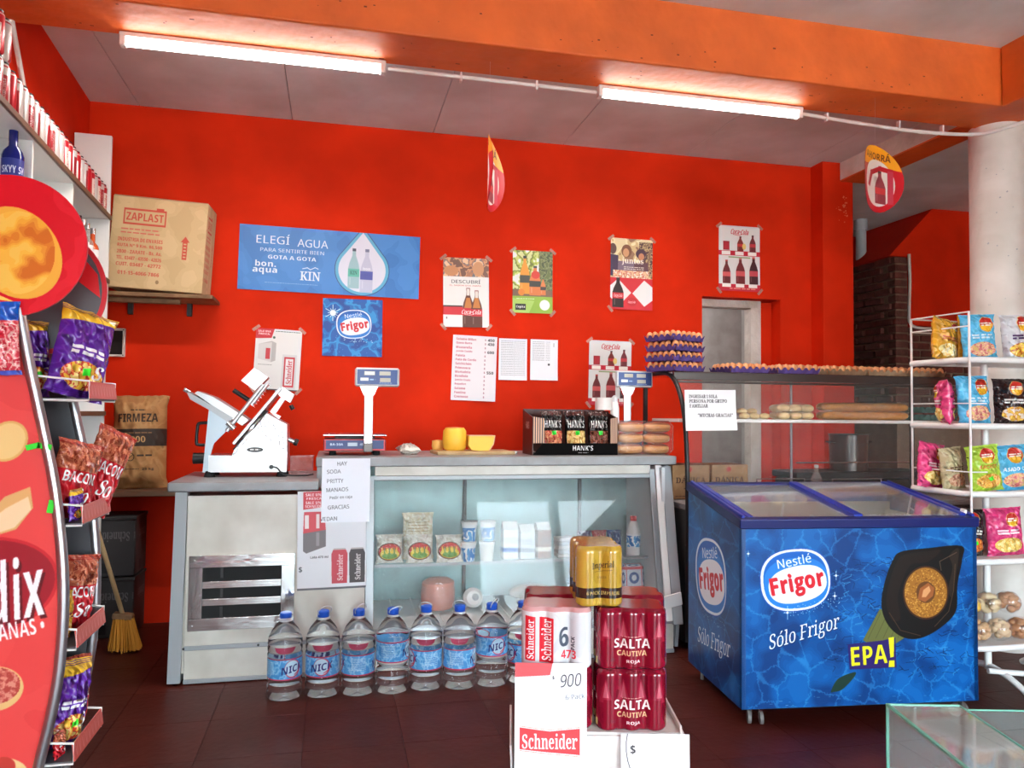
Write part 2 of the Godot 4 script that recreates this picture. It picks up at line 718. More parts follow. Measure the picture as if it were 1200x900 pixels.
func room() -> void:
	# ---- floor: a slab with raised tiles
	var fl := struct("floor", "dark maroon tiled shop floor", bx(V(2.6, -0.064, -1.0), V(8.6, 0.12, 13.2)), M.grout)
	var tm := []
	for k in 1:
		tm.append(bx(V(0, -0.003, 0), V(0.3982, 0.012, 0.3982), 0.0006).mesh())
	var far := MB.new()
	for i in range(-5, 18):
		for j in range(-18, 6):
			var c := V(0.1 + i * 0.4, 0, j * 0.4 - 0.2)
			if c.x > -1.3 and c.x < 3.6 and c.z > -4.2 and c.z < -1.5:
				part(fl, "tile", tm[0], M.tile[rng.randi() % 4], c)
			elif c.x < 6.7 and c.z < 2.2 and c.z > -7.2:
				far.box(c + V(0, -0.003, 0), V(0.397, 0.012, 0.397))
	var rest := part(fl, "tiles_beyond", far, M.tile[1])
	rest.set_meta("kind", "stuff")
	# ---- back wall with the doorway and the pilaster
	var wb := MB.new()
	wb.box(V(0.515, 1.72, -5.4), V(4.35, 3.44, 0.2))
	wb.box(V(3.02, 2.845, -5.4), V(0.66, 1.19, 0.2))
	wb.box(V(3.485, 1.72, -5.4), V(0.27, 3.44, 0.2))
	struct("wall_back", "red painted back wall of the shop", wb, M.wall)
	var pil := MB.new()
	pil.box(V(3.755, 1.72, -5.325), V(0.27, 3.44, 0.35), 0.006)
	struct("trim_1", "red pilaster at the end of the back wall", pil, M.wall)
	var df := struct("door_1", "white painted frame of the back doorway", bx(V(3.205, 1.1, -5.46), V(0.09, 2.2, 0.1), 0.004), M.plaster)
	part(df, "lintel", bx(V(2.97, 2.22, -5.46), V(0.56, 0.06, 0.1), 0.004), M.plaster)
	part(df, "jamb", bx(V(2.705, 1.1, -5.46), V(0.03, 2.2, 0.1), 0.004), M.plaster)
	part(df, "reveal", bx(V(3.298, 1.12, -5.46), V(0.098, 2.24, 0.08)), M.wall)
	# back room seen through the doorway
	var br := MB.new()
	br.box(V(3.2, 1.3, -7.2), V(1.8, 2.6, 0.1))
	br.box(V(2.3, 1.3, -6.35), V(0.1, 2.6, 1.7))
	br.box(V(4.1, 1.3, -6.4), V(0.06, 2.6, 1.7))
	struct("wall_back_room", "grey tiled walls of the back room", br, mat(rgb(178, 176, 174), 0.35, 0, {"tex": G.grime, "world": 1.2}))
	struct("ceiling_back_room", "plastered ceiling of the back room", bx(V(3.19, 2.65, -6.38), V(1.84, 0.1, 1.74)), M.plaster)
	var lp := thing("back_room_fill_lamp", "small lamp added on the ceiling to brighten the back room", "lamp", V(2.9, 2.6, -6.6))  # lamp added to lift the dark room behind the doorway
	var lg := mat(Color.WHITE, 0.4)
	lg.emission_enabled = true
	lg.emission = Color(1, 0.98, 0.94)
	lg.emission_energy_multiplier = 4.0
	part(lp, "base", MB.new().cyl(V(0, -0.03, 0), V(0, 0.0, 0), 0.05, -1, 16), M.white)
	part(lp, "bulb", MB.new().ball(V(0, -0.07, 0), V(0.045, 0.05, 0.045)), lg)
	var ol := OmniLight3D.new()
	ol.name = "fill_light"
	lp.add_child(ol)
	ol.position = V(0, -0.16, 0)
	ol.light_energy = 0.5
	ol.light_size = 0.05
	ol.omni_range = 8.0
	ol.omni_attenuation = 2.0
	ol.shadow_enabled = true
	# ---- left wall, a little out of square
	var wl := MB.new()
	wl.X = Transform3D(Basis(Vector3.UP, atan(0.056)), V(-1.55, 0, -5.3))
	wl.box(V(-0.1, 1.75, 3.7), V(0.2, 3.5, 7.9))
	struct("wall_left", "red side wall behind the shelving", wl, M.wall)
	struct("wall_right", "orange right wall of the neighbouring bay", bx(V(6.8, 1.75, -1.95), V(0.2, 3.5, 8.7)), M.orange)
	var rf := MB.new()
	rf.box(V(2.6, 3.74, -2.5), V(9.2, 0.16, 10.2))  # slab added out of view, stops sun leaking through gaps between the ceilings
	struct("roof_light_block", "unseen slab over the shop added to block light from above", rf, M.grey)
	var rr := MB.new()
	rr.box(V(2.6, 1.8, -7.45), V(9.2, 3.8, 0.12))  # walls added out of view, keep sky light out of the stair passage
	rr.box(V(-1.8, 1.8, -6.4), V(0.16, 3.8, 2.2))
	rr.box(V(6.95, 1.8, -5.0), V(0.12, 3.8, 5.0))
	struct("wall_light_block", "unseen rear walls added to keep sky light out", rr, M.plaster)
	# ---- shop front with its openings to the street
	var wf := MB.new()
	for s in [[-1.4, -0.95], [0.45, 2.0], [3.1, 3.2], [4.35, 6.9]]:
		wf.box(V((s[0] + s[1]) / 2, 1.3, 2.3), V(s[1] - s[0], 2.6, 0.2))
	wf.box(V(2.75, 3.05, 2.3), V(8.3, 0.9, 0.2))
	struct("wall_front", "shop front wall with wide openings to the street", wf, M.plaster)
	struct("ground", "pale pavement and street outside the shop front", bx(V(2.6, -0.07, 9.6), V(40, 0.1, 14.4)), M.pavement)
	# ---- ceilings: rows of slabs with narrow joints
	var cb := struct("ceiling", "greyish white ceiling over the counter", bx(V(1.1, 3.45, -4.55), V(5.6, 0.2, 1.6)), M.joint)
	var xs := -1.62
	for w in [0.36, 0.95, 0.95, 0.95, 0.95, 0.95, 0.31]:
		part(cb, "ceiling_panel", bx(V(xs + w / 2, 3.332, -4.56), V(w - 0.004, 0.044, 1.5), 0.002), M.ceiling)
		xs += w
	var cf := struct("ceiling_front", "pale ceiling over the customer side", bx(V(1.1, 3.53, -0.65), V(5.4, 0.2, 5.8)), M.ceiling)
	# ---- painted concrete beams and the round column
	struct("trim_2", "orange concrete beam carrying the ceiling", bx(V(1.15, 3.3, -3.685), V(5.6, 0.4, 0.33), 0.012), M.orange)
	struct("trim_3", "orange beam running from the column towards the street", bx(V(3.78, 3.28, -0.66), V(0.34, 0.38, 5.72), 0.01), M.orange)
	var tb := struct("trim_4", "white plastered beam between column and back wall", bx(V(3.885, 3.29, -4.5), V(0.22, 0.236, 1.32), 0.006), M.plaster)
	part(tb, "soffit", bx(V(3.885, 3.17, -4.5), V(0.218, 0.012, 1.3)), M.orange)
	var col := MB.new()
	col.lathe([Vector2(0.149, 0.0), Vector2(0.149, 1.6), Vector2(0.147, 2.4), Vector2(0.147, 3.11)], 40)
	struct("trim_5", "round white painted concrete column", col, M.column, V(3.89, 0, -3.83))
	var flakes := MB.new()
	for k in 16:
		var th := rng.randf_range(-0.9, 0.5) - 0.5
		var y := rng.randf_range(2.0, 2.95)
		var s := rng.randf_range(0.004, 0.011)
		flakes.box(V(3.89 + sin(th) * 0.147, y, -3.83 + cos(th) * 0.147), V(s, s * 0.8, 0.0016), 0.0, V(0, rad_to_deg(th), rng.randf() * 60))
	var bc := MB.new()
	for k in 90:
		var x := rng.randf_range(-1.2, 3.5)
		var s := rng.randf_range(0.002, 0.007)
		var low := rng.randf() < 0.6
		if low:
			bc.box(V(x, 3.0995, rng.randf_range(-3.83, -3.55)), V(s * rng.randf_range(1, 4), 0.0012, s))
		else:
			bc.box(V(x, 3.12 + absf(rng.randfn()) * 0.08, -3.5195), V(s * rng.randf_range(1, 3), s, 0.0012))
	var bo := part(get_node("trim_2"), "paint_chips", bc, mat(rgb(110, 48, 22), 0.9))
	bo.set_meta("kind", "stuff")
	var pc := MB.new()
	for k in 26:
		var s := rng.randf_range(0.004, 0.018)
		pc.box(V(3.8 + rng.randfn() * 0.035, 2.98 + rng.randfn() * 0.05, -5.1495), V(s, s * 0.7, 0.0014), 0.0, V(0, 0, rng.randf() * 90))
	var po := part(get_node("trim_1"), "bare_patches", pc, mat(rgb(226, 120, 84), 0.9))
	po.set_meta("kind", "stuff")
	var fo := solo("paint_chips", "small dark chips in the paint of the round column", "chips", flakes, M.grey)
	fo.set_meta("kind", "stuff")


func ceiling_lights() -> void:
	var glow := mat(rgb(255, 255, 255), 0.4)
	glow.emission_enabled = true
	glow.emission = Color(1.0, 0.99, 0.96)
	glow.emission_energy_multiplier = 16.0
	var i := 0
	for cx in [-0.39, 1.945]:
		var label: String = ["fluorescent batten under the orange beam, by the left wall", "fluorescent batten under the orange beam, by the round column"][i]
		var t := thing("fluorescent_light", label, "light", V(cx, 3.1, -3.825), 0.0, "battens under the orange beam")
		part(t, "housing", bx(V(0, -0.012, 0), V(1.22, 0.022, 0.05), 0.004), M.white)
		for s in [-1, 1]:
			part(t, "end_cap", bx(V(s * 0.596, -0.04, 0), V(0.028, 0.05, 0.046), 0.005), M.white)
		part(t, "tube", MB.new().cyl(V(-0.582, -0.043, 0), V(0.582, -0.043, 0), 0.0185, -1, 14), glow)
		i += 1
		var a := AreaLight3D.new()
		a.name = "tube_light"
		t.add_child(a)
		a.area_size = Vector2(1.16, 0.036)
		a.position = V(0, -0.066, 0)
		a.rotation_degrees = V(-90, 0, 0)
		a.light_color = Color(1.0, 0.98, 0.95)
		a.light_energy = 2.0
		a.area_range = 12.0
		a.area_attenuation = 2.0
		a.shadow_enabled = true
	var c := thing("cable_conduit", "thin white cable conduit clipped along the orange beam", "conduit", V(0, 3.09, -3.83))
	part(c, "pipe", MB.new().tube([V(0.23, -0.02, 0.0), V(1.33, -0.025, 0)], 0.011), M.white)
	part(c, "pipe", MB.new().tube(bez([V(2.56, -0.02, 0.0), V(2.95, -0.04, 0), V(3.35, -0.05, 0), V(3.7, -0.05, 0.05), V(3.82, -0.035, 0.165), V(3.98, 0.02, 0.15), V(4.3, 0.06, 0.1)], 6), 0.011), M.white)
	for x in [0.6, 1.0, 2.72, 3.2, 3.5]:
		part(c, "clip", bx(V(x, -0.025, 0), V(0.012, 0.05, 0.03), 0.003), M.white)
	var p := thing("wall_conduit", "pale vertical conduit on the left wall above the shelving", "conduit", V(-1.45, 0, 0))
	part(p, "pipe", MB.new().tube([V(0, 2.52, -4.18), V(0, 2.85, -3.99), V(0, 3.17, -3.78), V(0, 3.4, -3.64)], 0.012), M.plaster)


func neighbour_bay() -> void:
	# orange wall whose left edge follows the stairs behind it
	var ow := MB.new()
	ow.X = Transform3D(Basis(), V(0, 0, -6.18))
	ow.prism([Vector2(5.17, 2.2), Vector2(6.8, 2.2), Vector2(6.8, 3.4), Vector2(5.53, 3.4), Vector2(4.97, 2.84), Vector2(5.17, 2.84)], -0.9, 0.1)
	struct("wall_bay", "red upper wall of the neighbouring bay", ow, M.wall)
	struct("ceiling_bay", "grey ceiling of the neighbouring bay", bx(V(5.38, 3.41, -2.55), V(2.9, 0.2, 9.6)), M.ceiling)
	var bw := struct("wall_brick", "unplastered brick wall under the stairs", bx(V(5.0875, 1.405, -6.62), V(0.125, 2.81, 1.1)), M.mortar)
	part(bw, "core", bx(V(5.98, 1.09, -6.14), V(1.62, 2.18, 0.09)), M.mortar)
	var pool := []
	for k in 3:
		pool.append(bx(V(0, 0, 0), V(0.225 - 0.012 * k, 0.056, 0.05), 0.007).mesh())
	for r in 19:
		var y := 1.52 + r * 0.0712
		for k in 5:   # the long face, seen from the left
			var z := -6.2 - k * 0.238 + (0.1 if r % 2 else 0.0)
			if z > -6.14:
				continue
			part(bw, "brick", pool[rng.randi() % 3], M.brick[rng.randi() % 4], V(5.008 + rng.randf_range(-0.006, 0.006), y, z), V(0, 90, rng.randf_range(-1.5, 1.5)))
		part(bw, "brick", G.get("half", bx(V(0, 0, 0), V(0.14, 0.056, 0.1), 0.007).mesh()), M.brick[rng.randi() % 4], V(5.075 + rng.randf_range(-0.004, 0.004), y, -6.105))
	for r in 13:
		var y := 1.3 + r * 0.0712
		for k in 7:
			var x := 5.28 + k * 0.238 - (0.11 if r % 2 else 0.0)
			if x + 0.11 < 6.75:
				part(bw, "brick", pool[rng.randi() % 3], M.brick[rng.randi() % 4], V(x, y, -6.095 + rng.randf_range(-0.006, 0.006)), V(0, 0, rng.randf_range(-1.5, 1.5)))
	var edge := MB.new()
	edge.tube(bez([V(5.16, 2.86, -6.055), V(5.163, 2.6, -6.052), V(5.155, 2.35, -6.055), V(5.165, 2.21, -6.05), V(5.3, 2.175, -6.055), V(5.5, 2.185, -6.055)], 5), 0.014, 6)
	part(bw, "mortar_edge", edge, M.plaster)
	struct("wall_stairs", "dark red wall at the back of the stair passage", bx(V(4.9, 1.75, -7.3), V(2.4, 3.5, 0.1)), M.wall)
	var pp := thing("drain_pipe", "grey vertical drain pipe on top of the brick wall", "pipe", V(5.085, 2.83, -6.62))
	part(pp, "pipe", MB.new().cyl(V(0, 0.0, 0), V(0, 0.4, 0), 0.05, -1, 16), M.grey)
	part(pp, "collar", MB.new().cyl(V(0, 0.38, 0), V(0, 0.48, 0), 0.062, -1, 16), M.grey)


func deli_counter() -> void:
	var t := thing("deli_counter", "long white and grey deli counter with slanted display glass and vent grille", "counter", V(0, 0, -4.08))
	# machine compartment
	part(t, "cabinet", bx(V(-0.3, 0.48, -0.345), V(0.9, 0.86, 0.65), 0.004), M.cream)
	part(t, "front_panel", bx(V(-0.265, 0.555, -0.012), V(0.87, 0.745, 0.016), 0.003), M.cream)
	part(t, "lower_board", bx(V(0.6, 0.1, -0.016), V(2.6, 0.15, 0.016), 0.003), M.cream)
	part(t, "plinth", bx(V(0.6, 0.05, -0.36), V(2.64, 0.06, 0.6), 0.0), M.black)
	for x in [-0.6, 0.6, 1.8]:
		for z in [-0.1, -0.6]:
			part(t, "foot", MB.new().cyl(V(x, 0.0, z), V(x, 0.03, z), 0.03), M.rubber)
	part(t, "corner_post", MB.new().prism([Vector2(-0.772, 0.015), Vector2(-0.712, 0.015), Vector2(-0.7, 0.945), Vector2(-0.755, 0.945)], -0.06, 0.006), M.grey)
	part(t, "side_panel", bx(V(-0.755, 0.48, -0.37), V(0.02, 0.92, 0.6), 0.003), M.grey)
	for y in [0.018, 0.18]:
		part(t, "trim_strip", bx(V(0.6, y, -0.002), V(2.6, 0.022, 0.01), 0.003), M.alu)
	for x in [-0.7, -0.35, -0.26]:
		part(t, "screw", MB.new().cyl(V(x, 0.18, 0.002), V(x, 0.18, 0.006), 0.006, -1, 8), M.dark)
	# grille plate with three long slots over a black sheet that stands in for their shade
	var gp := part(t, "grille", MB.new().box(V(-0.432, 0.602, 0.004), V(0.505, 0.06, 0.01), 0.002).box(V(-0.4325, 0.487, 0.004), V(0.374, 0.034, 0.01), 0.002).box(V(-0.4325, 0.402, 0.004), V(0.374, 0.034, 0.01), 0.002).box(V(-0.432, 0.294, 0.004), V(0.505, 0.06, 0.01), 0.002).box(V(-0.652, 0.448, 0.004), V(0.065, 0.248, 0.01), 0.002).box(V(-0.213, 0.448, 0.004), V(0.065, 0.248, 0.01), 0.002), M.chrome_plate)
	part(gp, "shade_sheet", bx(V(-0.432, 0.448, 0.0), V(0.4, 0.26, 0.004)), M.rubber)
	for y in [0.545, 0.445, 0.352]:
		part(gp, "louvre", bx(V(-0.53, y, 0.003), V(0.012, 0.05, 0.006)), M.dark)
	for p in [[-0.66, 0.605], [-0.2, 0.605], [-0.665, 0.285]]:
		part(gp, "screw", MB.new().cyl(V(p[0], p[1], 0.008), V(p[0], p[1], 0.013), 0.007, -1, 8), M.steel)
	# worktops
	part(t, "low_worktop", bx(V(-0.43, 0.972, -0.33), V(0.72, 0.048, 0.72), 0.008), M.grey_top)
	part(t, "worktop", bx(V(0.94, 1.083, -0.47), V(2.06, 0.052, 0.7), 0.006), M.grey_top)
	part(t, "fascia", bx(V(1.02, 1.03, -0.168), V(1.6, 0.052, 0.02), 0.003), M.cream)
	part(t, "riser", bx(V(-0.065, 1.005, -0.45), V(0.04, 0.12, 0.6), 0.003), M.grey)
	part(t, "front_upper", bx(V(0.06, 0.985, -0.15), V(0.24, 0.14, 0.02), 0.003), M.cream)
	# slanted front frame, all in one plane leaning back towards the top
	var lean := Basis(Vector3.RIGHT, -atan(0.19))
	var fr := Node3D.new()
	fr.name = "front_frame"
	t.add_child(fr)
	fr.transform = Transform3D(lean, V(0, 0.19, -0.012))
	part(fr, "rail", bx(V(1.0, 0.815, 0), V(1.66, 0.024, 0.02), 0.003), M.alu)
	part(fr, "rail", bx(V(1.0, 0.012, 0), V(1.66, 0.03, 0.02), 0.003), M.alu)
	part(fr, "post", bx(V(0.195, 0.41, 0), V(0.045, 0.83, 0.024), 0.003), M.alu)
	part(fr, "post", bx(V(1.83, 0.42, 0), V(0.035, 0.87, 0.024), 0.003), M.alu)
	part(fr, "post", bx(V(1.87, 0.44, 0.004), V(0.04, 0.9, 0.024), 0.003), M.white_gloss)
	part(fr, "post", bx(V(1.922, 0.42, 0), V(0.06, 0.9, 0.03), 0.003), M.grey)
	part(fr, "glass", bx(V(1.01, 0.415, 0), V(1.6, 0.79, 0.006)), M.glass)
	part(t, "end_panel", MB.new().prism([Vector2(0.06, 0.02), Vector2(0.66, 0.02), Vector2(0.66, 1.05), Vector2(0.19, 1.05), Vector2(0.03, 0.2)], -0.01, 0.01), M.grey, V(1.94, 0, 0), V(0, 90, 0))
	# chilled interior
	part(t, "liner_floor", bx(V(1.03, 0.2, -0.37), V(1.72, 0.02, 0.62)), M.liner)
	part(t, "liner_side", bx(V(0.185, 0.62, -0.4), V(0.02, 0.84, 0.56)), M.liner)
	part(t, "liner_side", bx(V(1.885, 0.62, -0.4), V(0.02, 0.84, 0.56)), M.liner)
	var bk := MB.new()
	for s in [[0.2, 0.795], [0.81, 1.545], [1.56, 1.88]]:
		bk.box(V((s[0] + s[1]) / 2, 0.62, -0.69), V(s[1] - s[0], 0.84, 0.012), 0.002)
	part(t, "sliding_doors", bk, M.teal)
	part(t, "door_stile", bx(V(0.802, 0.62, -0.675), V(0.022, 0.84, 0.02), 0.002), M.dark)
	part(t, "door_stile", bx(V(1.552, 0.62, -0.675), V(0.022, 0.84, 0.02), 0.002), M.dark)
	part(t, "shelf", bx(V(1.03, 0.49, -0.47), V(1.68, 0.008, 0.32)), M.glass)
	part(t, "shelf_rail", bx(V(1.03, 0.488, -0.308), V(1.68, 0.016, 0.008)), M.alu)
	for k in 14:
		part(t, "floor_bar", MB.new().cyl(V(0.22 + k * 0.125, 0.222, -0.1), V(0.22 + k * 0.125, 0.222, -0.66), 0.003, -1, 6), M.wire)


func caster() -> Node3D:
	var c := Node3D.new()
	c.name = "caster"
	part(c, "plate", bx(V(0, 0.072, 0), V(0.06, 0.008, 0.06), 0.002), M.steel)
	for s in [-1, 1]:
		part(c, "fork", bx(V(s * 0.017, 0.05, 0.008), V(0.004, 0.045, 0.034), 0.001), M.steel)
		part(c, "wheel", MB.new().cyl(V(s * 0.026 - 0.007, 0.028, 0.016), V(s * 0.026 + 0.007, 0.028, 0.016), 0.028, -1, 18), M.caster)
	return c


func freezer() -> void:
	var t := thing("ice_cream_freezer", "blue printed ice cream chest freezer with sloping sliding glass lids", "freezer", V(1.745, 0, -3.07), -6.0)
	# local frame: x from 0 to 1.1 along the front, z from 0 (front) to -0.66
	var W := 1.12
	var D := 0.66
	var y0 := 0.075
	var yf := 0.865
	var yb := 0.965
	part(t, "front_panel", MB.new().prism([Vector2(0, y0), Vector2(W, y0), Vector2(W, yf), Vector2(0, yf)], -0.02, 0.0), mat(Color.WHITE, 0.4, 0, {"tex": tex_freezer_front()}), V(0, 0, 0)).material_override.metallic_specular = 0.3
	var side := MB.new()
	side.prism([Vector2(0, y0), Vector2(D, y0), Vector2(D, yf), Vector2(0, yb)], -0.02, 0.0)
	var sm := mat(Color.WHITE, 0.3, 0, {"tex": tex_freezer_side()})
	part(t, "side_panel", side, sm, V(0.0, 0, -D), V(0, -90, 0))
	part(t, "side_panel", side, sm, V(W - 0.02, 0, -D), V(0, -90, 0))
	part(t, "back_panel", bx(V(W / 2, (y0 + yb) / 2, -D + 0.01), V(W - 0.04, yb - y0, 0.02)), M.blue_body)
	part(t, "bottom", bx(V(W / 2, y0 + 0.01, -D / 2), V(W - 0.02, 0.02, D - 0.02)), M.black)
	part(t, "compartment_floor", bx(V(W / 2, 0.4, -D / 2), V(W - 0.06, 0.02, D - 0.06)), M.liner)
	for s in [[V(W / 2, 0.62, -0.045), V(W - 0.06, 0.44, 0.03)], [V(W / 2, 0.65, -D + 0.045), V(W - 0.06, 0.5, 0.03)], [V(0.045, 0.63, -D / 2), V(0.03, 0.46, D - 0.08)], [V(W - 0.045, 0.63, -D / 2), V(0.03, 0.46, D - 0.08)]]:
		part(t, "liner", bx(s[0], s[1]), M.liner_warm)
	# sloping lid frame
	var fr := Node3D.new()
	fr.name = "lid_frame"
	t.add_child(fr)
	var ang := atan((yb - yf) / D)
	fr.transform = Transform3D(Basis(Vector3.RIGHT, ang), V(0, yf, 0))
	var L := D / cos(ang)
	part(fr, "rail", bx(V(W / 2, 0.012, -0.012), V(W + 0.02, 0.046, 0.045), 0.006), M.navy)
	part(fr, "rail", bx(V(W / 2, 0.012, -L + 0.012), V(W + 0.02, 0.046, 0.045), 0.006), M.navy)
	for x in [0.012, W - 0.012]:
		part(fr, "rail", bx(V(x, 0.012, -L / 2), V(0.044, 0.046, L), 0.006), M.navy)
		part(fr, "rail_lip", bx(V(x, 0.04, -L / 2), V(0.016, 0.014, L - 0.02), 0.003), M.blue)
	part(fr, "glass_lid", bx(V(W * 0.27, 0.026, -L / 2), V(W * 0.46, 0.006, L - 0.06)), M.lid_glass)
	part(fr, "glass_lid", bx(V(W * 0.73, 0.038, -L / 2), V(W * 0.46, 0.006, L - 0.06)), M.lid_glass)
	part(fr, "lid_edge", bx(V(W * 0.5, 0.032, -L / 2), V(0.045, 0.026, L - 0.05), 0.004), M.blue)
	part(fr, "lid_edge", bx(V(0.05, 0.03, -L / 2), V(0.03, 0.02, L - 0.05), 0.004), M.blue)
	part(fr, "lid_edge", bx(V(W - 0.05, 0.036, -L / 2), V(0.03, 0.02, L - 0.05), 0.004), M.blue)
	part(fr, "lock", bx(V(W - 0.03, 0.048, -0.05), V(0.018, 0.02, 0.03), 0.004), M.white)
	for p in [V(0.08, 0, -0.05), V(W - 0.08, 0, -0.05), V(0.08, 0, -D + 0.06), V(W - 0.08, 0, -D + 0.06)]:
		var c := caster()
		t.add_child(c, true)
		c.position = p
		c.rotation_degrees.y = rng.randf_range(-30, 30)
	# wire dividers inside
	for x in [0.3, 0.62]:
		var b := part(t, "wire_divider", MB.new().tube([V(x, 0.44, -0.1), V(x, 0.8, -0.1), V(x, 0.84, -D + 0.1), V(x, 0.44, -D + 0.1)], 0.004, 6), M.wire)
	# things inside, seen through the lids
	var cols := [rgb(226, 60, 120), rgb(240, 200, 60), rgb(190, 40, 60), rgb(236, 120, 160), rgb(120, 60, 40)]
	var labs := ["pink ice cream box", "yellow ice cream box", "dark red ice cream box", "pale pink ice cream box", "brown ice cream box"]
	var base := t.transform
	for k in 5:
		var bm := bx(V(0, 0, 0), V(0.1, 0.2, 0.15), 0.004)
		var at: Vector3 = base * V(0.66 + (k % 3) * 0.12, 0.52 + (0.0 if k < 3 else 0.0), -0.2 - 0.22 * (k / 3))
		solo("ice_cream_box", labs[k] + " lying inside the blue freezer", "box", bm, mat(cols[k], 0.35, 0, {"tex": tex_box(cols[k], k)}), at, V(-20, -6.0, 0), "ice cream boxes in the freezer")


func bakery_case() -> void:
	# curved-glass bakery case; local x from 0 (left end) to 2.0, front at z = 0, back at z = -0.62
	var t := thing("bakery_case", "glass bakery display case with black curved end frames", "display case", V(1.99, 0, -4.1))
	var L := 2.04
	var prof := [V(0, 0.6, 0.0), V(0, 0.92, 0.0), V(0, 1.18, -0.015), V(0, 1.37, -0.05), V(0, 1.49, -0.11), V(0, 1.57, -0.19), V(0, 1.605, -0.28), V(0, 1.61, -0.4), V(0, 1.61, -0.62)]
	var curve := bez(prof, 4)
	for x in [0.0, L]:
		var pts := []
		for p in curve:
			pts.append(p + V(x, 0, 0))
		part(t, "end_frame", MB.new().tube(pts, 0.014, 8), M.black)
		part(t, "end_frame_back", bx(V(x, 1.1, -0.62), V(0.026, 1.02, 0.026), 0.003), M.black)
	var gl := MB.new()
	var c2 := bez([prof[0], prof[1], prof[2], prof[3], prof[4], prof[5]], 4)
	gl.sheet(func(u: float, w: float):
		var q := w * (c2.size() - 1)
		var i := mini(int(q), c2.size() - 2)
		var p: Vector3 = c2[i].lerp(c2[i + 1], q - i)
		return V(u * L, p.y, p.z), 2, 24)
	part(t, "curved_glass", gl, M.glass)
	part(t, "top", bx(V(L / 2, 1.607, -0.42), V(L + 0.02, 0.02, 0.44), 0.004), M.smoke)
	part(t, "top_trim", bx(V(L / 2, 1.588, -0.195), V(L, 0.05, 0.02), 0.006), M.dark_alu)
	part(t, "top_trim", bx(V(L / 2, 1.552, -0.17), V(L, 0.014, 0.016), 0.004), M.dark_alu)
	part(t, "shelf", bx(V(L / 2, 1.318, -0.36), V(L - 0.04, 0.02, 0.4), 0.003), M.white_gloss)
	for x in [0.93]:
		part(t, "shelf_rod", MB.new().cyl(V(x, 0.85, -0.4), V(x, 1.6, -0.4), 0.008), M.alu)
	part(t, "base_cabinet", bx(V(L / 2, 0.42, -0.32), V(L, 0.76, 0.58), 0.004), M.dark)
	part(t, "deck", bx(V(L / 2, 0.815, -0.32), V(L - 0.02, 0.03, 0.6), 0.003), M.grey_top)
	# wire racks standing on the deck
	for rx in [[0.62, 0.34, -0.3], [1.12, 0.36, -0.24]]:
		var rk := Node3D.new()
		rk.name = "wire_rack"
		t.add_child(rk, true)
		for k in 4:
			part(rk, "wire", MB.new().cyl(V(rx[0], 0.86 + k * 0.03, rx[2]), V(rx[0] + rx[1], 0.86 + k * 0.03, rx[2]), 0.003, -1, 6), M.steel)
		for e in [0.0, rx[1]]:
			part(rk, "upright", MB.new().cyl(V(rx[0] + e, 0.83, rx[2]), V(rx[0] + e, 0.95, rx[2]), 0.004, -1, 6), M.steel)
	# low wire basket stand left of the case
	var s := thing("wire_stand", "small wire shelf between deli counter and bakery case", "shelf", V(1.985, 0, -3.95))
	for y in [0.6, 0.84]:
		for k in 5:
			part(s, "wire", MB.new().cyl(V(-0.005, y + 0.012 * k, 0.0), V(0.12, y + 0.012 * k, 0.0), 0.003, -1, 6), M.wire)
	for x in [0.0, 0.12]:
		part(s, "upright", MB.new().cyl(V(x, 0, 0), V(x, 0.92, 0), 0.004, -1, 6), M.wire)
	# white strip of board spanning from counter to freezer
	solo("white_board_strip", "white board strip bridging deli counter and blue freezer", "board", bx(V(0, 0, 0), V(0.22, 0.07, 0.012), 0.003), M.white, V(1.77, 0.33, -3.92), V(0, 10, 8))


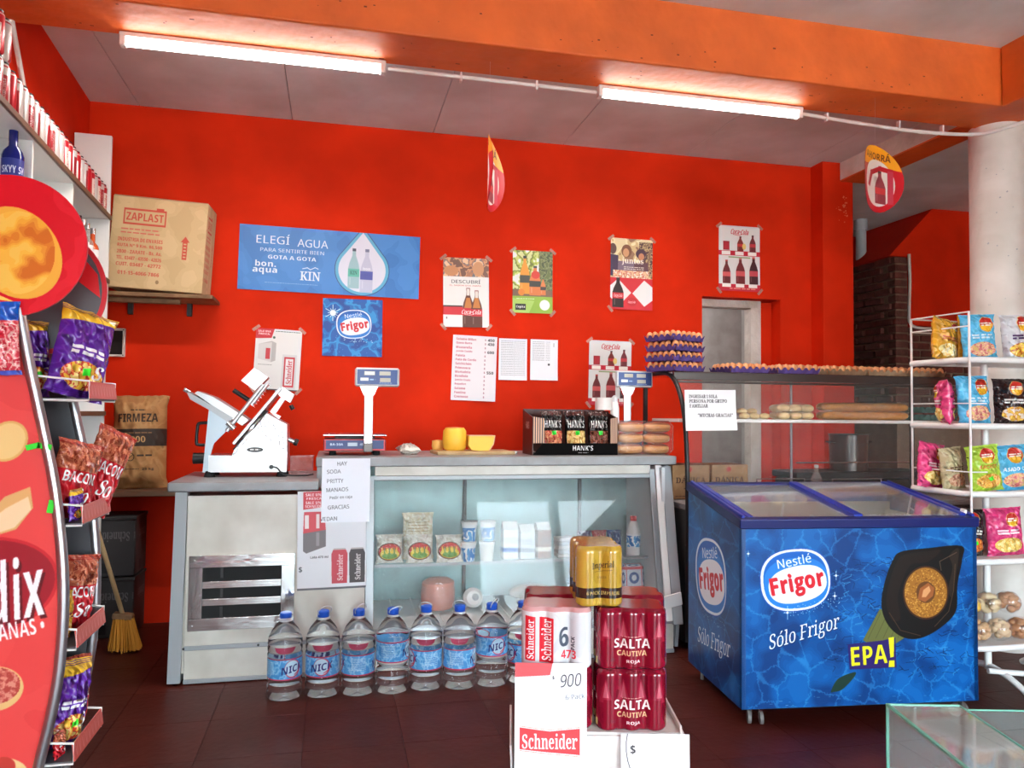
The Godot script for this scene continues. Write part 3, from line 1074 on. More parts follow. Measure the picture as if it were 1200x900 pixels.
func wall_unit() -> void:
	# white shelving along the left wall; local x = 0 at the wall side front edge, z from 0 (far end) towards the street
	var t := thing("shelving_unit", "white wall shelving with brown-edged shelves full of drinks", "shelving", V(-1.32, 0, -4.95), rad_to_deg(atan(0.056)))
	var Lz := 1.9
	var dp := 0.2
	var far := part(t, "end_panel", bx(V(-dp / 2, 1.49, 0.0), V(dp, 2.98, 0.025), 0.003), M.white_gloss)
	part(t, "back_panel", bx(V(-dp + 0.005, 1.3, Lz / 2), V(0.01, 2.4, Lz)), M.pale_blue)
	var ys := [0.1, 0.5, 0.92, 1.34, 1.74, 2.12, 2.5]
	for y in ys:
		var s := part(t, "shelf", bx(V(-dp / 2 + 0.004, y - 0.012, Lz / 2), V(dp - 0.02, 0.022, Lz), 0.002), M.white)
		part(s, "shelf_edge", bx(V(0.004, y - 0.012, Lz / 2), V(0.012, 0.026, Lz), 0.002), M.brown_edge)
	for z in [0.75, 1.38, 1.89]:
		part(t, "divider", bx(V(-dp / 2 - 0.004, 1.25, z), V(dp - 0.02, 2.46, 0.018)), M.white_gloss)
	var w := t.transform
	# tall beer cans in a row along the top
	var cans := [can_thing("beer_can", "white and red tall beer can on top of the wall shelving", rgb(206, 204, 200), rgb(160, 40, 48), 0), can_thing("red_beer_can", "red tall beer can on top of the wall shelving", rgb(186, 30, 42), rgb(230, 220, 210), 1)]
	var first := [true, true]
	var k := 0
	for row in 2:
		for i in 25:
			if row == 1 and i < 22:
				continue
			var kind := 0 if i > 11 and rng.randf() < 0.75 else (1 if rng.randf() < 0.7 else 0)
			var at: Vector3 = w * V(-0.04 - 0.0 * row, 2.501 + 0.17 * row, 0.06 + i * 0.0745)
			if first[kind]:
				cans[kind].position = at
				first[kind] = false
			else:
				dup(cans[kind], at, rng.randf_range(0, 360))
			k += 1
	# bottles in the cubbies
	bottle_thing("spirit_bottle", "blue glass spirit bottle with white lettering on the white shelving", w * V(-0.05, 2.12, 1.5), 0.04, 0.355, M.cobalt, M.cobalt, tex_blue_bottle(), 0.7)
	for b in [[0.62, "amber"], [0.53, "clear"], [0.44, "amber"], [0.35, "clear"], [0.26, "clear"], [0.13, "orange"]]:
		bottle_thing("liquor_bottle", {"clear": "clear liquor bottle with silver cap on the white shelving", "amber": "amber liquor bottle with dark cap on the white shelving", "orange": "orange liqueur bottle on the white shelving by the end panel"}[b[1]], w * V(-0.06, 2.12, b[0]), 0.034, 0.27, {"clear": M.clear_bottle, "amber": M.amber, "orange": M.orange_glass}[b[1]], M.black if b[1] == "amber" else M.steel, null)
	for b in [[1.16, rgb(92, 150, 50)], [1.08, rgb(214, 180, 40)], [0.95, rgb(120, 128, 130)], [1.44, rgb(170, 40, 60)]]:
		var c := can_thing("drink_can", "%s drink can in a cubby of the white shelving" % {1.16: "green", 1.08: "yellow", 0.95: "silver", 1.44: "red"}[b[0]], b[1], b[1], 2)
		c.position = w * V(-0.1, 2.121, b[0])


func can_thing(nm: String, label: String, c: Color, c2: Color, sd: int) -> Node3D:
	var t := thing(nm, label, "can", Vector3.ZERO, 0.0, nm.replace("_", " ") + "s on the wall shelving")
	if not G.has("can"):
		G.can = MB.new().lathe([Vector2(0, 0.004), Vector2(0.022, 0.002), Vector2(0.026, 0.0), Vector2(0.033, 0.012), Vector2(0.033, 0.148), Vector2(0.0265, 0.161)], 18).mesh()
		G.can_lid = MB.new().lathe([Vector2(0.0265, 0.161), Vector2(0.0275, 0.1665), Vector2(0.0265, 0.168), Vector2(0.0245, 0.163), Vector2(0, 0.163)], 18).mesh()
	var cv := Canvas.new(96, 80, c)
	var r := RandomNumberGenerator.new()
	r.seed = 40 + sd
	cv.rect(0, 4, 96, 3, c2)
	if sd < 2:
		cv.rect(8, 20, 26, 48, c2)
		cv.text("Schneider", 21, 44, 14, c, {"w": 40, "rot": -90, "serif": true})
		cv.rect(56, 20, 26, 48, c2)
		cv.text("Schneider", 69, 44, 14, c, {"w": 40, "rot": -90, "serif": true})
	else:
		cv.rect(0, 30, 96, 14, c.lightened(0.5))
	part(t, "body", G.can, mat(Color.WHITE, 0.3, 0.35, {"tex": cv.tex()}))
	part(t, "lid", G.can_lid, M.black if sd < 2 else M.alu)
	return t


func bottle_thing(nm: String, label: String, at: Vector3, r: float, h: float, ma: Material, cap: Material, tx, high := 0.58) -> void:
	var t := thing(nm, label, "bottle", at, 0.0, "bottles on the wall shelving")
	part(t, "glass", MB.new().lathe([Vector2(0, 0.002), Vector2(r * 0.9, 0.0), Vector2(r, 0.008), Vector2(r, h * high), Vector2(r * 0.85, h * (high + 0.06)), Vector2(r * 0.42, h * (high + 0.12)), Vector2(r * 0.38, h * 0.9), Vector2(0, h * 0.9)], 18), ma)
	part(t, "cap", MB.new().lathe([Vector2(r * 0.42, h * 0.88), Vector2(r * 0.42, h), Vector2(0, h)], 14), cap)
	var lab := MB.new().lathe([Vector2(r * 1.01, h * (high - 0.34)), Vector2(r * 1.01, h * (high - 0.04))], 18)
	part(t, "label", lab, mat(Color.WHITE, 0.5, 0, {"tex": tx}) if tx else M.paper)


# ------------------------------------------------------------------ printed surfaces
func logo_oval(cv: Canvas, cx: float, cy: float, rx: float, ry: float, rot := -10.0) -> void:
	cv.ell(cx, cy, rx, ry, rgb(20, 70, 160), rot * 0.4, 2.5)
	cv.ell(cx, cy, rx * 0.975, ry * 0.975, rgb(226, 236, 246), rot * 0.4, 2.5)
	cv.ell(cx, cy, rx * 0.9, ry * 0.9, rgb(12, 92, 182), rot * 0.4, 2.5)
	cv.ell(cx + rx * 0.02, cy + ry * 0.1, rx * 0.9, ry * 0.8, rgb(30, 120, 206), rot * 0.4, 2.5)
	cv.ell(cx + rx * 0.06, cy + ry * 0.14, rx * 0.82, ry * 0.58, rgb(236, 240, 246), rot, 2.4)
	cv.text("Nestlé", cx - rx * 0.04, cy - ry * 0.6, ry * 0.3, rgb(245, 248, 252), {"w": rx * 0.95, "rot": rot, "bold": false})
	cv.text("Frigor", cx + rx * 0.06, cy + ry * 0.16, ry * 0.74, rgb(150, 16, 30), {"w": rx * 1.5, "rot": rot})
	for d in [-1, 1]:
		cv.text("Frigor", cx + rx * 0.05 + d * rx * 0.012, cy + ry * 0.14 + d * ry * 0.01, ry * 0.74, rgb(206, 24, 38), {"w": rx * 1.5, "rot": rot})


func water(cv: Canvas, sd: int) -> void:
	cv.patches(0, 0, cv.w, cv.h, [rgb(0, 54, 116), rgb(0, 60, 124), rgb(0, 66, 132), rgb(0, 72, 140), rgb(0, 78, 148), rgb(2, 84, 156), rgb(6, 92, 166)], 0.007, sd)
	# the net of pale lines printed as sunlit water
	var nz := FastNoiseLite.new()
	nz.seed = sd
	nz.noise_type = FastNoiseLite.TYPE_CELLULAR
	nz.cellular_return_type = FastNoiseLite.RETURN_DISTANCE2_SUB
	nz.fractal_type = FastNoiseLite.FRACTAL_NONE
	nz.frequency = 0.016
	nz.domain_warp_enabled = true
	nz.domain_warp_amplitude = 26.0
	nz.domain_warp_frequency = 0.02
	for j in cv.h:
		for i in cv.w:
			var v := nz.get_noise_2d(i, j)
			if v < -0.93:
				var c := cv.im.get_pixel(i * 2, j * 2)
				cv.im.fill_rect(Rect2i(i * 2, j * 2, 2, 2), c.lerp(rgb(70, 160, 222), clampf((-0.93 - v) * 8.0, 0.0, 0.36)))


func tex_freezer_front() -> Texture2D:
	var cv := Canvas.new(560, 395, rgb(8, 90, 180))
	water(cv, 61)
	var F := func(x: float, y: float) -> Vector2: return Vector2((x - 222.0) * 0.6914, (y - 225.0) * 0.6583)
	var r := RandomNumberGenerator.new()
	r.seed = 5
	# splashes round the cone
	for k in 300:
		var c: Vector2 = F.call(r.randf_range(530, 1030), r.randf_range(330, 740))
		var a := r.randf() * TAU
		cv.line([c, c + Vector2(cos(a), sin(a) * 0.5) * r.randf_range(5, 20), c + Vector2(cos(a + 0.6), sin(a + 0.6) * 0.5) * r.randf_range(16, 34)], r.randf_range(0.4, 1.3), [rgb(2, 26, 66), rgb(6, 44, 90), rgb(60, 140, 196), rgb(2, 32, 76)][k % 4])
	var o: Vector2 = F.call(403, 404)
	logo_oval(cv, o.x, o.y, 83, 69)
	for k in 60:
		var c: Vector2 = F.call(r.randf_range(360, 560), 520 - r.randf_range(-10, 22))
		c.y -= (c.x - 95) * 0.18
		cv.ell(c.x, c.y, 0.8, 0.8, rgb(190, 226, 250))
	for s in [[375, 512, 9], [540, 392, 6], [245, 315, 4], [535, 460, 5]]:
		var c: Vector2 = F.call(s[0], s[1])
		cv.line([c - Vector2(s[2], 0), c + Vector2(s[2], 0)], 1.0, rgb(220, 240, 252)).line([c - Vector2(0, s[2] * 1.6), c + Vector2(0, s[2] * 1.6)], 1.0, rgb(220, 240, 252)).ell(c.x, c.y, 2.5, 2.5, rgb(240, 250, 255))
	o = F.call(432, 582)
	cv.text("Sólo Frigor", o.x + 1.5, o.y + 2, 42, rgb(4, 40, 100), {"w": 168, "rot": -15, "shear": 0.3, "serif": true, "bold": false})
	cv.text("Sólo Frigor", o.x, o.y, 42, rgb(240, 246, 250), {"w": 168, "rot": -15, "shear": 0.3, "serif": true, "bold": false})
	# the dipped cone
	var pl := func(a: Array) -> Array:
		var q := []
		for k in range(0, a.size(), 2):
			q.append(F.call(a[k], a[k + 1]))
		return q
	cv.blob(pl.call([520, 775, 545, 735, 600, 715, 600, 730, 560, 770, 530, 778]), rgb(22, 50, 40))
	cv.poly(pl.call([630, 610, 690, 505, 740, 540, 775, 605, 700, 650]), rgb(96, 100, 52))
	for k in 5:
		cv.line(pl.call([648 + k * 26, 605, 692 + k * 16, 520 + k * 18]), 0.9, rgb(66, 70, 34))
	cv.blob(pl.call([735, 345, 765, 315, 860, 304, 978, 298, 980, 345, 962, 430, 955, 520, 900, 575, 830, 608, 770, 604, 720, 565, 695, 500, 706, 420]), rgb(14, 10, 9))
	cv.blob(pl.call([748, 352, 775, 326, 860, 314, 905, 312, 860, 350, 800, 360, 770, 410, 752, 470, 760, 540, 730, 545, 712, 490, 722, 420]), rgb(28, 17, 12))
	cv.blob(pl.call([968, 306, 960, 380, 940, 470, 930, 440, 945, 370, 935, 330]), rgb(40, 30, 23))
	cv.line(pl.call([960, 320, 900, 350, 905, 380]), 1.6, rgb(92, 74, 58))
	cv.line(pl.call([955, 360, 948, 450, 930, 520, 880, 570]), 1.8, rgb(78, 58, 42))
	cv.line(pl.call([722, 520, 760, 580, 830, 600]), 1.6, rgb(74, 52, 36))
	o = F.call(850, 455)
	cv.ell(o.x, o.y, 56, 60, rgb(60, 34, 18))
	cv.ell(o.x, o.y, 52, 56, rgb(150, 98, 34))
	for k in 620:
		var a := r.randf() * TAU
		var d := sqrt(r.randf()) * 0.97
		cv.ell(o.x + cos(a) * d * 51, o.y + sin(a) * d * 55, 1.5, 1.2, [rgb(190, 134, 52), rgb(206, 154, 70), rgb(116, 72, 24), rgb(168, 112, 40)][k % 4])
	cv.ell(o.x, o.y - 1, 23, 24, rgb(96, 58, 26))
	cv.poly([o + Vector2(-20, 14), o + Vector2(-14, -10), o + Vector2(6, -22), o + Vector2(21, -10), o + Vector2(17, 8), o + Vector2(-2, 21)], rgb(150, 86, 44))
	cv.poly([o + Vector2(-10, 10), o + Vector2(-6, -6), o + Vector2(8, -15), o + Vector2(12, -4), o + Vector2(0, 10)], rgb(206, 146, 96))
	# name of the product
	o = F.call(660, 660)
	cv.poly(pl.call([578, 622, 700, 612, 742, 604, 745, 704, 584, 706]), rgb(40, 26, 96))
	cv.text("EPA", o.x - 6, o.y, 41, rgb(222, 220, 30), {"w": 86, "rot": -3, "bold": true})
	cv.poly(pl.call([718, 604, 738, 602, 736, 668, 724, 670]), rgb(222, 220, 30))
	cv.poly(pl.call([720, 680, 738, 680, 738, 702, 718, 702]), rgb(222, 220, 30))
	for k in 26:   # scuffs
		var c := Vector2(r.randf() * 560, 372 + r.randf() * 22)
		cv.line([c, c + Vector2(r.randf_range(2, 8), 0)], 0.6, rgb(120, 160, 200))
	return cv.tex()


func tex_freezer_side() -> Texture2D:
	var cv := Canvas.new(330, 445, rgb(8, 90, 180))
	water(cv, 67)
	logo_oval(cv, 150, 195, 100, 92)
	for k in 40:
		cv.ell(rng.randf_range(90, 240), rng.randf_range(285, 305), 0.9, 0.9, rgb(190, 226, 250))
	cv.text("Sólo Frigor", 168, 350, 52, rgb(240, 246, 250), {"w": 200, "rot": -6, "shear": 0.25, "serif": true, "bold": false})
	for p in [[165, 62], [165, 92]]:
		cv.ell(p[0], p[1], 2, 2, rgb(20, 40, 80))
	return cv.tex()


func tex_box(c: Color, sd: int) -> Texture2D:
	var cv := Canvas.new(64, 64, c)
	cv.patches(0, 0, 64, 64, [c, c.lightened(0.25), c, rgb(250, 240, 210)], 0.06, 90 + sd)
	return cv.tex()


func tex_blue_bottle() -> Texture2D:
	var cv := Canvas.new(160, 80, rgb(26, 40, 130))
	for x in [0, 40, 80, 120, 160]:
		cv.text("SKYY", x, 34, 22, rgb(225, 230, 245), {"w": 34})
	return cv.tex()


func small_bottle(cv: Canvas, x: float, y: float, w: float, h: float, body: Color, band: Color, cap: Color) -> void:   # soft drink bottle, feet at y
	cv.poly([Vector2(x - w * 0.5, y), Vector2(x - w * 0.5, y - h * 0.5), Vector2(x - w * 0.4, y - h * 0.64), Vector2(x - w * 0.16, y - h * 0.84), Vector2(x - w * 0.14, y - h), Vector2(x + w * 0.14, y - h), Vector2(x + w * 0.16, y - h * 0.84), Vector2(x + w * 0.4, y - h * 0.64), Vector2(x + w * 0.5, y - h * 0.5), Vector2(x + w * 0.5, y)], body)
	cv.rect(x - w * 0.5, y - h * 0.5, w, h * 0.2, band)
	cv.rect(x - w * 0.16, y - h * 1.02, w * 0.32, h * 0.07, cap)
	cv.line([Vector2(x - w * 0.3, y - h * 0.1), Vector2(x - w * 0.3, y - h * 0.26)], w * 0.08, body.lightened(0.25))


func cola(cv: Canvas, x: float, y: float, h: float, c: Color, w: float) -> void:
	cv.text("Coca", x - w * 0.25, y, h, c, {"w": w * 0.46, "serif": true, "shear": 0.25})
	cv.text("Cola", x + w * 0.27, y, h, c, {"w": w * 0.42, "serif": true, "shear": 0.25})
	cv.line([Vector2(x - w * 0.04, y + h * 0.05), Vector2(x + w * 0.06, y)], h * 0.12, c)
	cv.line([Vector2(x - w * 0.36, y + h * 0.55), Vector2(x - w * 0.1, y + h * 0.7), Vector2(x + w * 0.1, y + h * 0.5)], h * 0.08, c)


func poster_tex(which: String) -> Texture2D:
	var r := RandomNumberGenerator.new()
	r.seed = hash(which)
	var cv: Canvas
	match which:
		"water":
			cv = Canvas.new(594, 216, rgb(58, 124, 196))
			cv.patches(0, 0, 594, 216, [rgb(54, 118, 190), rgb(60, 126, 198), rgb(66, 132, 204)], 0.006, 3)
			var white := rgb(226, 234, 242)
			cv.text("ELEGÍ", 107, 42, 34, white, {"w": 106, "bold": false})
			cv.text("AGUA", 235, 50, 26, white, {"w": 100, "bold": false})
			cv.text("PARA SENTIRTE BIEN", 170, 80, 12, white, {"w": 205, "bold": false})
			cv.text("GOTA A GOTA", 170, 103, 13, white, {"w": 155, "bold": true})
			cv.text("bon.", 86, 126, 21, white, {"w": 66})
			cv.text("aqua", 84, 152, 22, white, {"w": 78})
			cv.text("KIN", 230, 160, 30, white, {"w": 66, "serif": true})
			cv.line([Vector2(205, 136), Vector2(220, 132), Vector2(230, 138), Vector2(245, 130), Vector2(255, 134)], 2.5, white)
			cv.fine(85, 188, 170, 1, 6, 1.6, rgb(150, 190, 226), r)
			# drop with two bottles
			for s in [[1.0, rgb(40, 62, 116)], [0.975, rgb(90, 170, 206)], [0.86, rgb(214, 216, 232)]]:
				var rr: float = 92.0 * s[0]
				var pts := [Vector2(400, 118 - rr * 1.5)]
				for k in 31:
					var th := deg_to_rad(-42.0 + k * 8.8)
					pts.append(Vector2(400 + cos(th) * rr, 128 + sin(th) * rr * 0.96))
				cv.poly(pts, s[1])
			small_bottle(cv, 372, 192, 38, 134, rgb(150, 186, 196), rgb(90, 176, 160), rgb(60, 70, 90))
			cv.text("KIN", 372, 138, 13, rgb(40, 96, 92), {"w": 24, "serif": true})
			small_bottle(cv, 415, 204, 42, 146, rgb(186, 190, 214), rgb(70, 80, 160), rgb(110, 116, 150))
			cv.text("bon", 415, 122, 9, rgb(230, 232, 244), {"w": 24})
		"frigor":
			cv = Canvas.new(250, 246, rgb(10, 90, 180))
			cv.patches(0, 0, 250, 246, [rgb(14, 70, 150), rgb(16, 104, 182), rgb(40, 140, 206), rgb(14, 86, 168)], 0.01, 8)
			for k in 12:
				var a := TAU * k / 12.0
				cv.line([Vector2(42, 62), Vector2(42 + cos(a) * (34 if k % 2 else 20), 62 + sin(a) * (34 if k % 2 else 20))], 2.5, rgb(220, 240, 240))
			cv.ell(42, 62, 12, 12, rgb(240, 250, 250))
			logo_oval(cv, 130, 108, 76, 64)
			for k in 26:
				cv.ell(r.randf_range(90, 215), 176 + r.randf_range(-8, 10), r.randf_range(1, 2.4), r.randf_range(1, 2), rgb(200, 230, 245))
			for k in 40:
				cv.ell(r.randf() * 250, r.randf_range(150, 246), 1.3, 1.3, rgb(110, 160, 220))
		"beer":
			cv = Canvas.new(146, 202, rgb(222, 220, 218))
			cv.poly([Vector2(0, 0), Vector2(58, 0), Vector2(50, 30), Vector2(0, 34)], rgb(200, 40, 52))
			cv.text("SALE UNA", 27, 9, 6, Color.WHITE, {"w": 40}).text("FRESCA.", 27, 18, 6, Color.WHITE, {"w": 36})
			cv.fine(62, 6, 78, 1, 4, 1.8, rgb(70, 90, 80), r)
			cv.poly([Vector2(10, 52), Vector2(52, 40), Vector2(66, 46), Vector2(66, 104), Vector2(52, 110), Vector2(10, 100)], rgb(176, 172, 170))
			cv.poly([Vector2(10, 52), Vector2(52, 44), Vector2(52, 110), Vector2(10, 100)], rgb(206, 202, 200))
			cv.rect(34, 64, 14, 36, rgb(190, 50, 60))
			cv.ell(58, 28, 4, 4, rgb(60, 90, 70))
			cv.rect(88, 82, 46, 114, rgb(206, 204, 204)).rect(94, 90, 34, 100, rgb(196, 52, 62)).rect(99, 96, 24, 88, rgb(226, 222, 222))
			cv.text("Schneider", 111, 140, 18, rgb(190, 40, 52), {"w": 78, "rot": -90, "serif": true})
			cv.fine(12, 118, 44, 1, 4, 1.4, rgb(120, 120, 120), r)
			cv.rect(0, 198, 146, 4, rgb(70, 60, 60))
		"bottles":
			cv = Canvas.new(162, 244, rgb(232, 232, 230))
			cv.patches(0, 0, 162, 66, [rgb(120, 84, 70), rgb(206, 150, 110), rgb(176, 120, 92), rgb(110, 110, 116), rgb(226, 186, 150)], 0.02, 17)
			cv.ell(28, 46, 26, 18, rgb(196, 136, 92)).ell(124, 38, 20, 26, rgb(200, 146, 104))
			cv.text("DESCUBRÍ", 80, 82, 15, rgb(50, 54, 60), {"w": 102, "bold": false})
			cv.text("EL SABOR QUE AMÁS", 78, 97, 7, rgb(190, 80, 80), {"w": 110, "bold": false})
			cv.rect(0, 168, 68, 5, rgb(60, 40, 40)).rect(0, 173, 68, 28, rgb(206, 34, 48)).rect(4, 204, 62, 36, rgb(240, 240, 240))
			cv.text("$", 12, 212, 8, rgb(40, 40, 40), {})
			for b in [[88, 136], [118, 128]]:
				small_bottle(cv, b[0], 244, 40, b[1], rgb(92, 44, 30), rgb(200, 32, 46), rgb(130, 30, 34))
				cv.poly([Vector2(b[0] - 14, 176), Vector2(b[0] - 6, 140), Vector2(b[0] + 6, 140), Vector2(b[0] + 14, 176)], rgb(196, 120, 50))
				cv.rect(b[0] - 5, 244 - b[1], 10, 24, rgb(226, 220, 214))
			cola(cv, 100, 190, 16, rgb(250, 240, 240), 72)
		"juice":
			cv = Canvas.new(147, 224, rgb(206, 222, 170))
			cv.patches(0, 0, 147, 164, [rgb(226, 232, 230), rgb(196, 206, 120), rgb(150, 170, 60), rgb(110, 124, 50), rgb(206, 214, 150)], 0.018, 23)
			cv.patches(96, 0, 51, 150, [rgb(96, 110, 60), rgb(130, 140, 90), rgb(70, 84, 50)], 0.05, 24)
			cv.rect(0, 140, 147, 24, rgb(120, 92, 70))
			small_bottle(cv, 44, 156, 36, 134, rgb(226, 150, 40), rgb(60, 60, 50), rgb(40, 44, 40))
			small_bottle(cv, 82, 160, 42, 104, rgb(214, 120, 60), rgb(50, 50, 44), rgb(60, 70, 50))
			cv.ell(84, 86, 16, 14, rgb(210, 60, 44))
			small_bottle(cv, 112, 158, 20, 60, rgb(214, 120, 60), rgb(60, 50, 50), rgb(60, 90, 60))
			cv.ell(32, 150, 12, 12, rgb(220, 130, 40))
			cv.rect(0, 164, 147, 60, rgb(140, 180, 60))
			cv.poly([Vector2(0, 172), Vector2(80, 180), Vector2(60, 224), Vector2(0, 224)], rgb(166, 200, 96))
			cv.rect(10, 192, 38, 22, rgb(30, 36, 30))
			cv.text("Cepita", 29, 203, 11, Color.WHITE, {"w": 32})
			cv.ell(118, 194, 19, 19, rgb(240, 242, 240))
			cv.fine(14, 172, 66, 1, 5, 2, rgb(226, 240, 200), r)
		"together":
			cv = Canvas.new(164, 263, rgb(214, 196, 150))
			cv.patches(0, 0, 164, 145, [rgb(226, 210, 166), rgb(236, 222, 180), rgb(206, 180, 130), rgb(150, 110, 84)], 0.012, 31)
			cv.patches(110, 10, 54, 130, [rgb(130, 100, 80), rgb(190, 166, 120), rgb(90, 62, 60)], 0.05, 33)
			cv.ell(8, 40, 14, 20, rgb(90, 56, 50)).poly([Vector2(0, 60), Vector2(30, 64), Vector2(28, 140), Vector2(0, 140)], rgb(62, 44, 76))
			cv.ell(62, 46, 20, 24, rgb(120, 78, 50)).ell(60, 52, 12, 16, rgb(206, 150, 106)).poly([Vector2(30, 84), Vector2(92, 84), Vector2(100, 140), Vector2(26, 140)], rgb(120, 100, 120))
			cv.ell(118, 54, 20, 18, rgb(70, 40, 60)).ell(120, 64, 11, 13, rgb(196, 130, 96)).poly([Vector2(92, 88), Vector2(146, 86), Vector2(150, 140), Vector2(92, 140)], rgb(96, 60, 70))
			cv.text("juntos", 86, 84, 28, rgb(246, 240, 230), {"w": 84, "serif": true})
			cv.fine(52, 104, 78, 4, 7, 2.6, rgb(236, 226, 210), r)
			cv.patches(10, 118, 140, 28, [rgb(226, 190, 150), rgb(200, 110, 90), rgb(240, 230, 210)], 0.06, 36)
			cv.rect(0, 146, 164, 117, rgb(206, 30, 44))
			cv.poly([Vector2(30, 150), Vector2(82, 200), Vector2(34, 250), Vector2(0, 220), Vector2(0, 176)], rgb(232, 230, 230))
			cv.poly([Vector2(132, 152), Vector2(164, 176), Vector2(164, 226), Vector2(132, 250), Vector2(86, 202)], rgb(232, 232, 232))
			small_bottle(cv, 30, 256, 44, 108, rgb(40, 18, 20), rgb(196, 40, 50), rgb(60, 30, 30))
			cola(cv, 30, 212, 11, rgb(246, 230, 230), 36)
			cv.ell(84, 234, 20, 16, rgb(190, 24, 38))
			cola(cv, 84, 234, 8, rgb(250, 230, 230), 30)
		"prices":   # two rows of bottles over red price shelves
			cv = Canvas.new(172, 250, rgb(214, 216, 218))
			cv.rect(4, 4, 164, 242, rgb(222, 224, 224))
			cola(cv, 88, 22, 20, rgb(196, 40, 56), 78)
			cv.rect(0, 96, 172, 18, rgb(196, 34, 58)).rect(0, 224, 172, 26, rgb(196, 34, 58))
			cv.rect(18, 60, 26, 34, rgb(150, 30, 48)).rect(22, 64, 18, 26, rgb(176, 40, 56))
			small_bottle(cv, 90, 96, 26, 56, rgb(120, 44, 40), rgb(196, 60, 60), rgb(60, 30, 40))
			cv.ell(106, 78, 8, 12, rgb(220, 200, 120))
			small_bottle(cv, 142, 98, 26, 64, rgb(110, 30, 40), rgb(190, 50, 60), rgb(60, 30, 40))
			for x in [12, 68, 122]:
				cv.rect(x, 98, 36, 14, rgb(244, 240, 236)).rect(x + 2, 222, 36, 14, rgb(244, 240, 236))
			cv.rect(40, 118, 92, 5, rgb(150, 170, 130))
			small_bottle(cv, 32, 222, 32, 88, rgb(104, 34, 40), rgb(206, 90, 92), rgb(176, 60, 60))
			small_bottle(cv, 90, 222, 38, 98, rgb(110, 34, 40), rgb(206, 90, 96), rgb(196, 120, 120))
			small_bottle(cv, 146, 222, 36, 104, rgb(64, 24, 32), rgb(190, 70, 80), rgb(206, 90, 90))
			cv.fine(44, 238, 112, 1, 5, 5, rgb(226, 140, 130), r)
		"list":
			cv = Canvas.new(158, 228, rgb(226, 222, 226))
			var items := ["Salame Milan", "Queso Barra", "Mozzarella", "Jamón Cocido", "Paleta", "Pata de Cerdo", "Salchichón", "Primavera", "Mortadela", "Bondiola", "Jamón Crudo", "Roquefort", "Salame", "Fontina", "Cremoso"]
			for k in items.size():
				cv.text(items[k], 12, 13 + k * 14.4, 8.5, rgb(186, 84, 106), {"left": true, "bold": true})
				cv.text("$", 116, 13 + k * 14.4, 8, rgb(150, 80, 100), {})
			for k in [0, 1, 3, 8]:
				cv.text(["450", "430", "", "600", "", "", "", "", "550"][k], 136, 13 + k * 14.4, 9.5, rgb(40, 36, 44), {"w": 24})
		"sheet_a", "sheet_b":
			cv = Canvas.new(103, 147, rgb(226, 228, 234))
			var n := 21 if which == "sheet_a" else 12
			for k in n:
				cv.fine(8, 8 + k * 6.0, 46, 1, 4, 1.5, rgb(130, 132, 140), r)
				cv.fine(58, 8 + k * 6.0, 38 if which == "sheet_a" else 16, 1, 4, 1.3, rgb(150, 152, 160), r)
			if which == "sheet_a":
				cv.rect(56, 6, 0.7, 128, rgb(120, 120, 130))
			else:
				cv.rect(87, 12, 1.4, 14, rgb(60, 60, 70)).ell(70, 90, 4, 4, rgb(40, 40, 46))
		"notice":
			cv = Canvas.new(150, 112, rgb(238, 238, 240))
			cv.text("INGRESAR 1 SOLA", 54, 18, 9, rgb(30, 30, 32), {"w": 84, "serif": true})
			cv.text("PERSONA POR GRUPO", 68, 31, 9, rgb(30, 30, 32), {"w": 112, "serif": true})
			cv.text("FAMILIAR", 40, 44, 9, rgb(30, 30, 32), {"w": 54, "serif": true})
			cv.text("\"MUCHAS GRACIAS\"", 88, 70, 9, rgb(30, 30, 32), {"w": 104, "serif": true})
		"handwritten":
			cv = Canvas.new(130, 176, rgb(232, 236, 244))
			var ink := rgb(60, 64, 72)
			var q := [["HAY", 54, 14], ["SODA", 32, 36], ["PRITTY", 36, 62], ["MANAOS", 42, 86], ["Pedir en caja", 52, 108], ["GRACIAS", 46, 134], ["VEDAN", 20, 166]]
			for k in q:
				cv.text(k[0], k[1], k[2], 10.5, ink, {"bold": false, "rot": -2.5})
		"cans":
			cv = Canvas.new(170, 248, rgb(226, 228, 232))
			cv.poly([Vector2(14, 2), Vector2(70, 0), Vector2(70, 40), Vector2(14, 46)], rgb(206, 52, 62))
			cv.text("SALE UNA", 42, 9, 7, Color.WHITE, {"w": 44}).text("FRESCA,", 42, 19, 7, Color.WHITE, {"w": 40}).text("SALE UNA", 42, 29, 7, Color.WHITE, {"w": 44}).text("SCHNEIDER", 42, 38, 7, Color.WHITE, {"w": 46})
			cv.poly([Vector2(16, 52), Vector2(66, 52), Vector2(70, 100), Vector2(14, 108)], rgb(206, 66, 76))
			cv.poly([Vector2(14, 106), Vector2(70, 98), Vector2(70, 140), Vector2(22, 156), Vector2(14, 150)], rgb(116, 110, 112))
			cv.rect(18, 60, 10, 34, rgb(236, 222, 220)).rect(46, 58, 8, 36, rgb(226, 206, 204)).rect(46, 104, 8, 34, rgb(150, 146, 146))
			cv.text("Lata 473 ml", 54, 166, 6, rgb(60, 60, 64), {"w": 44})
			cv.text("$", 8, 196, 15, rgb(70, 72, 76), {})
			for c in [[104, rgb(196, 60, 74)], [148, rgb(64, 56, 56)]]:
				cv.poly([Vector2(c[0] - 19, 234), Vector2(c[0] - 20, 160), Vector2(c[0] - 15, 148), Vector2(c[0] + 15, 148), Vector2(c[0] + 20, 160), Vector2(c[0] + 19, 234)], c[1])
				cv.rect(c[0] - 15, 146, 30, 4, rgb(190, 180, 180))
				cv.text("Schneider", c[0] + 1, 194, 15, rgb(238, 232, 230), {"w": 66, "rot": -90, "serif": true})
			cv.rect(0, 243, 170, 5, rgb(90, 90, 94))
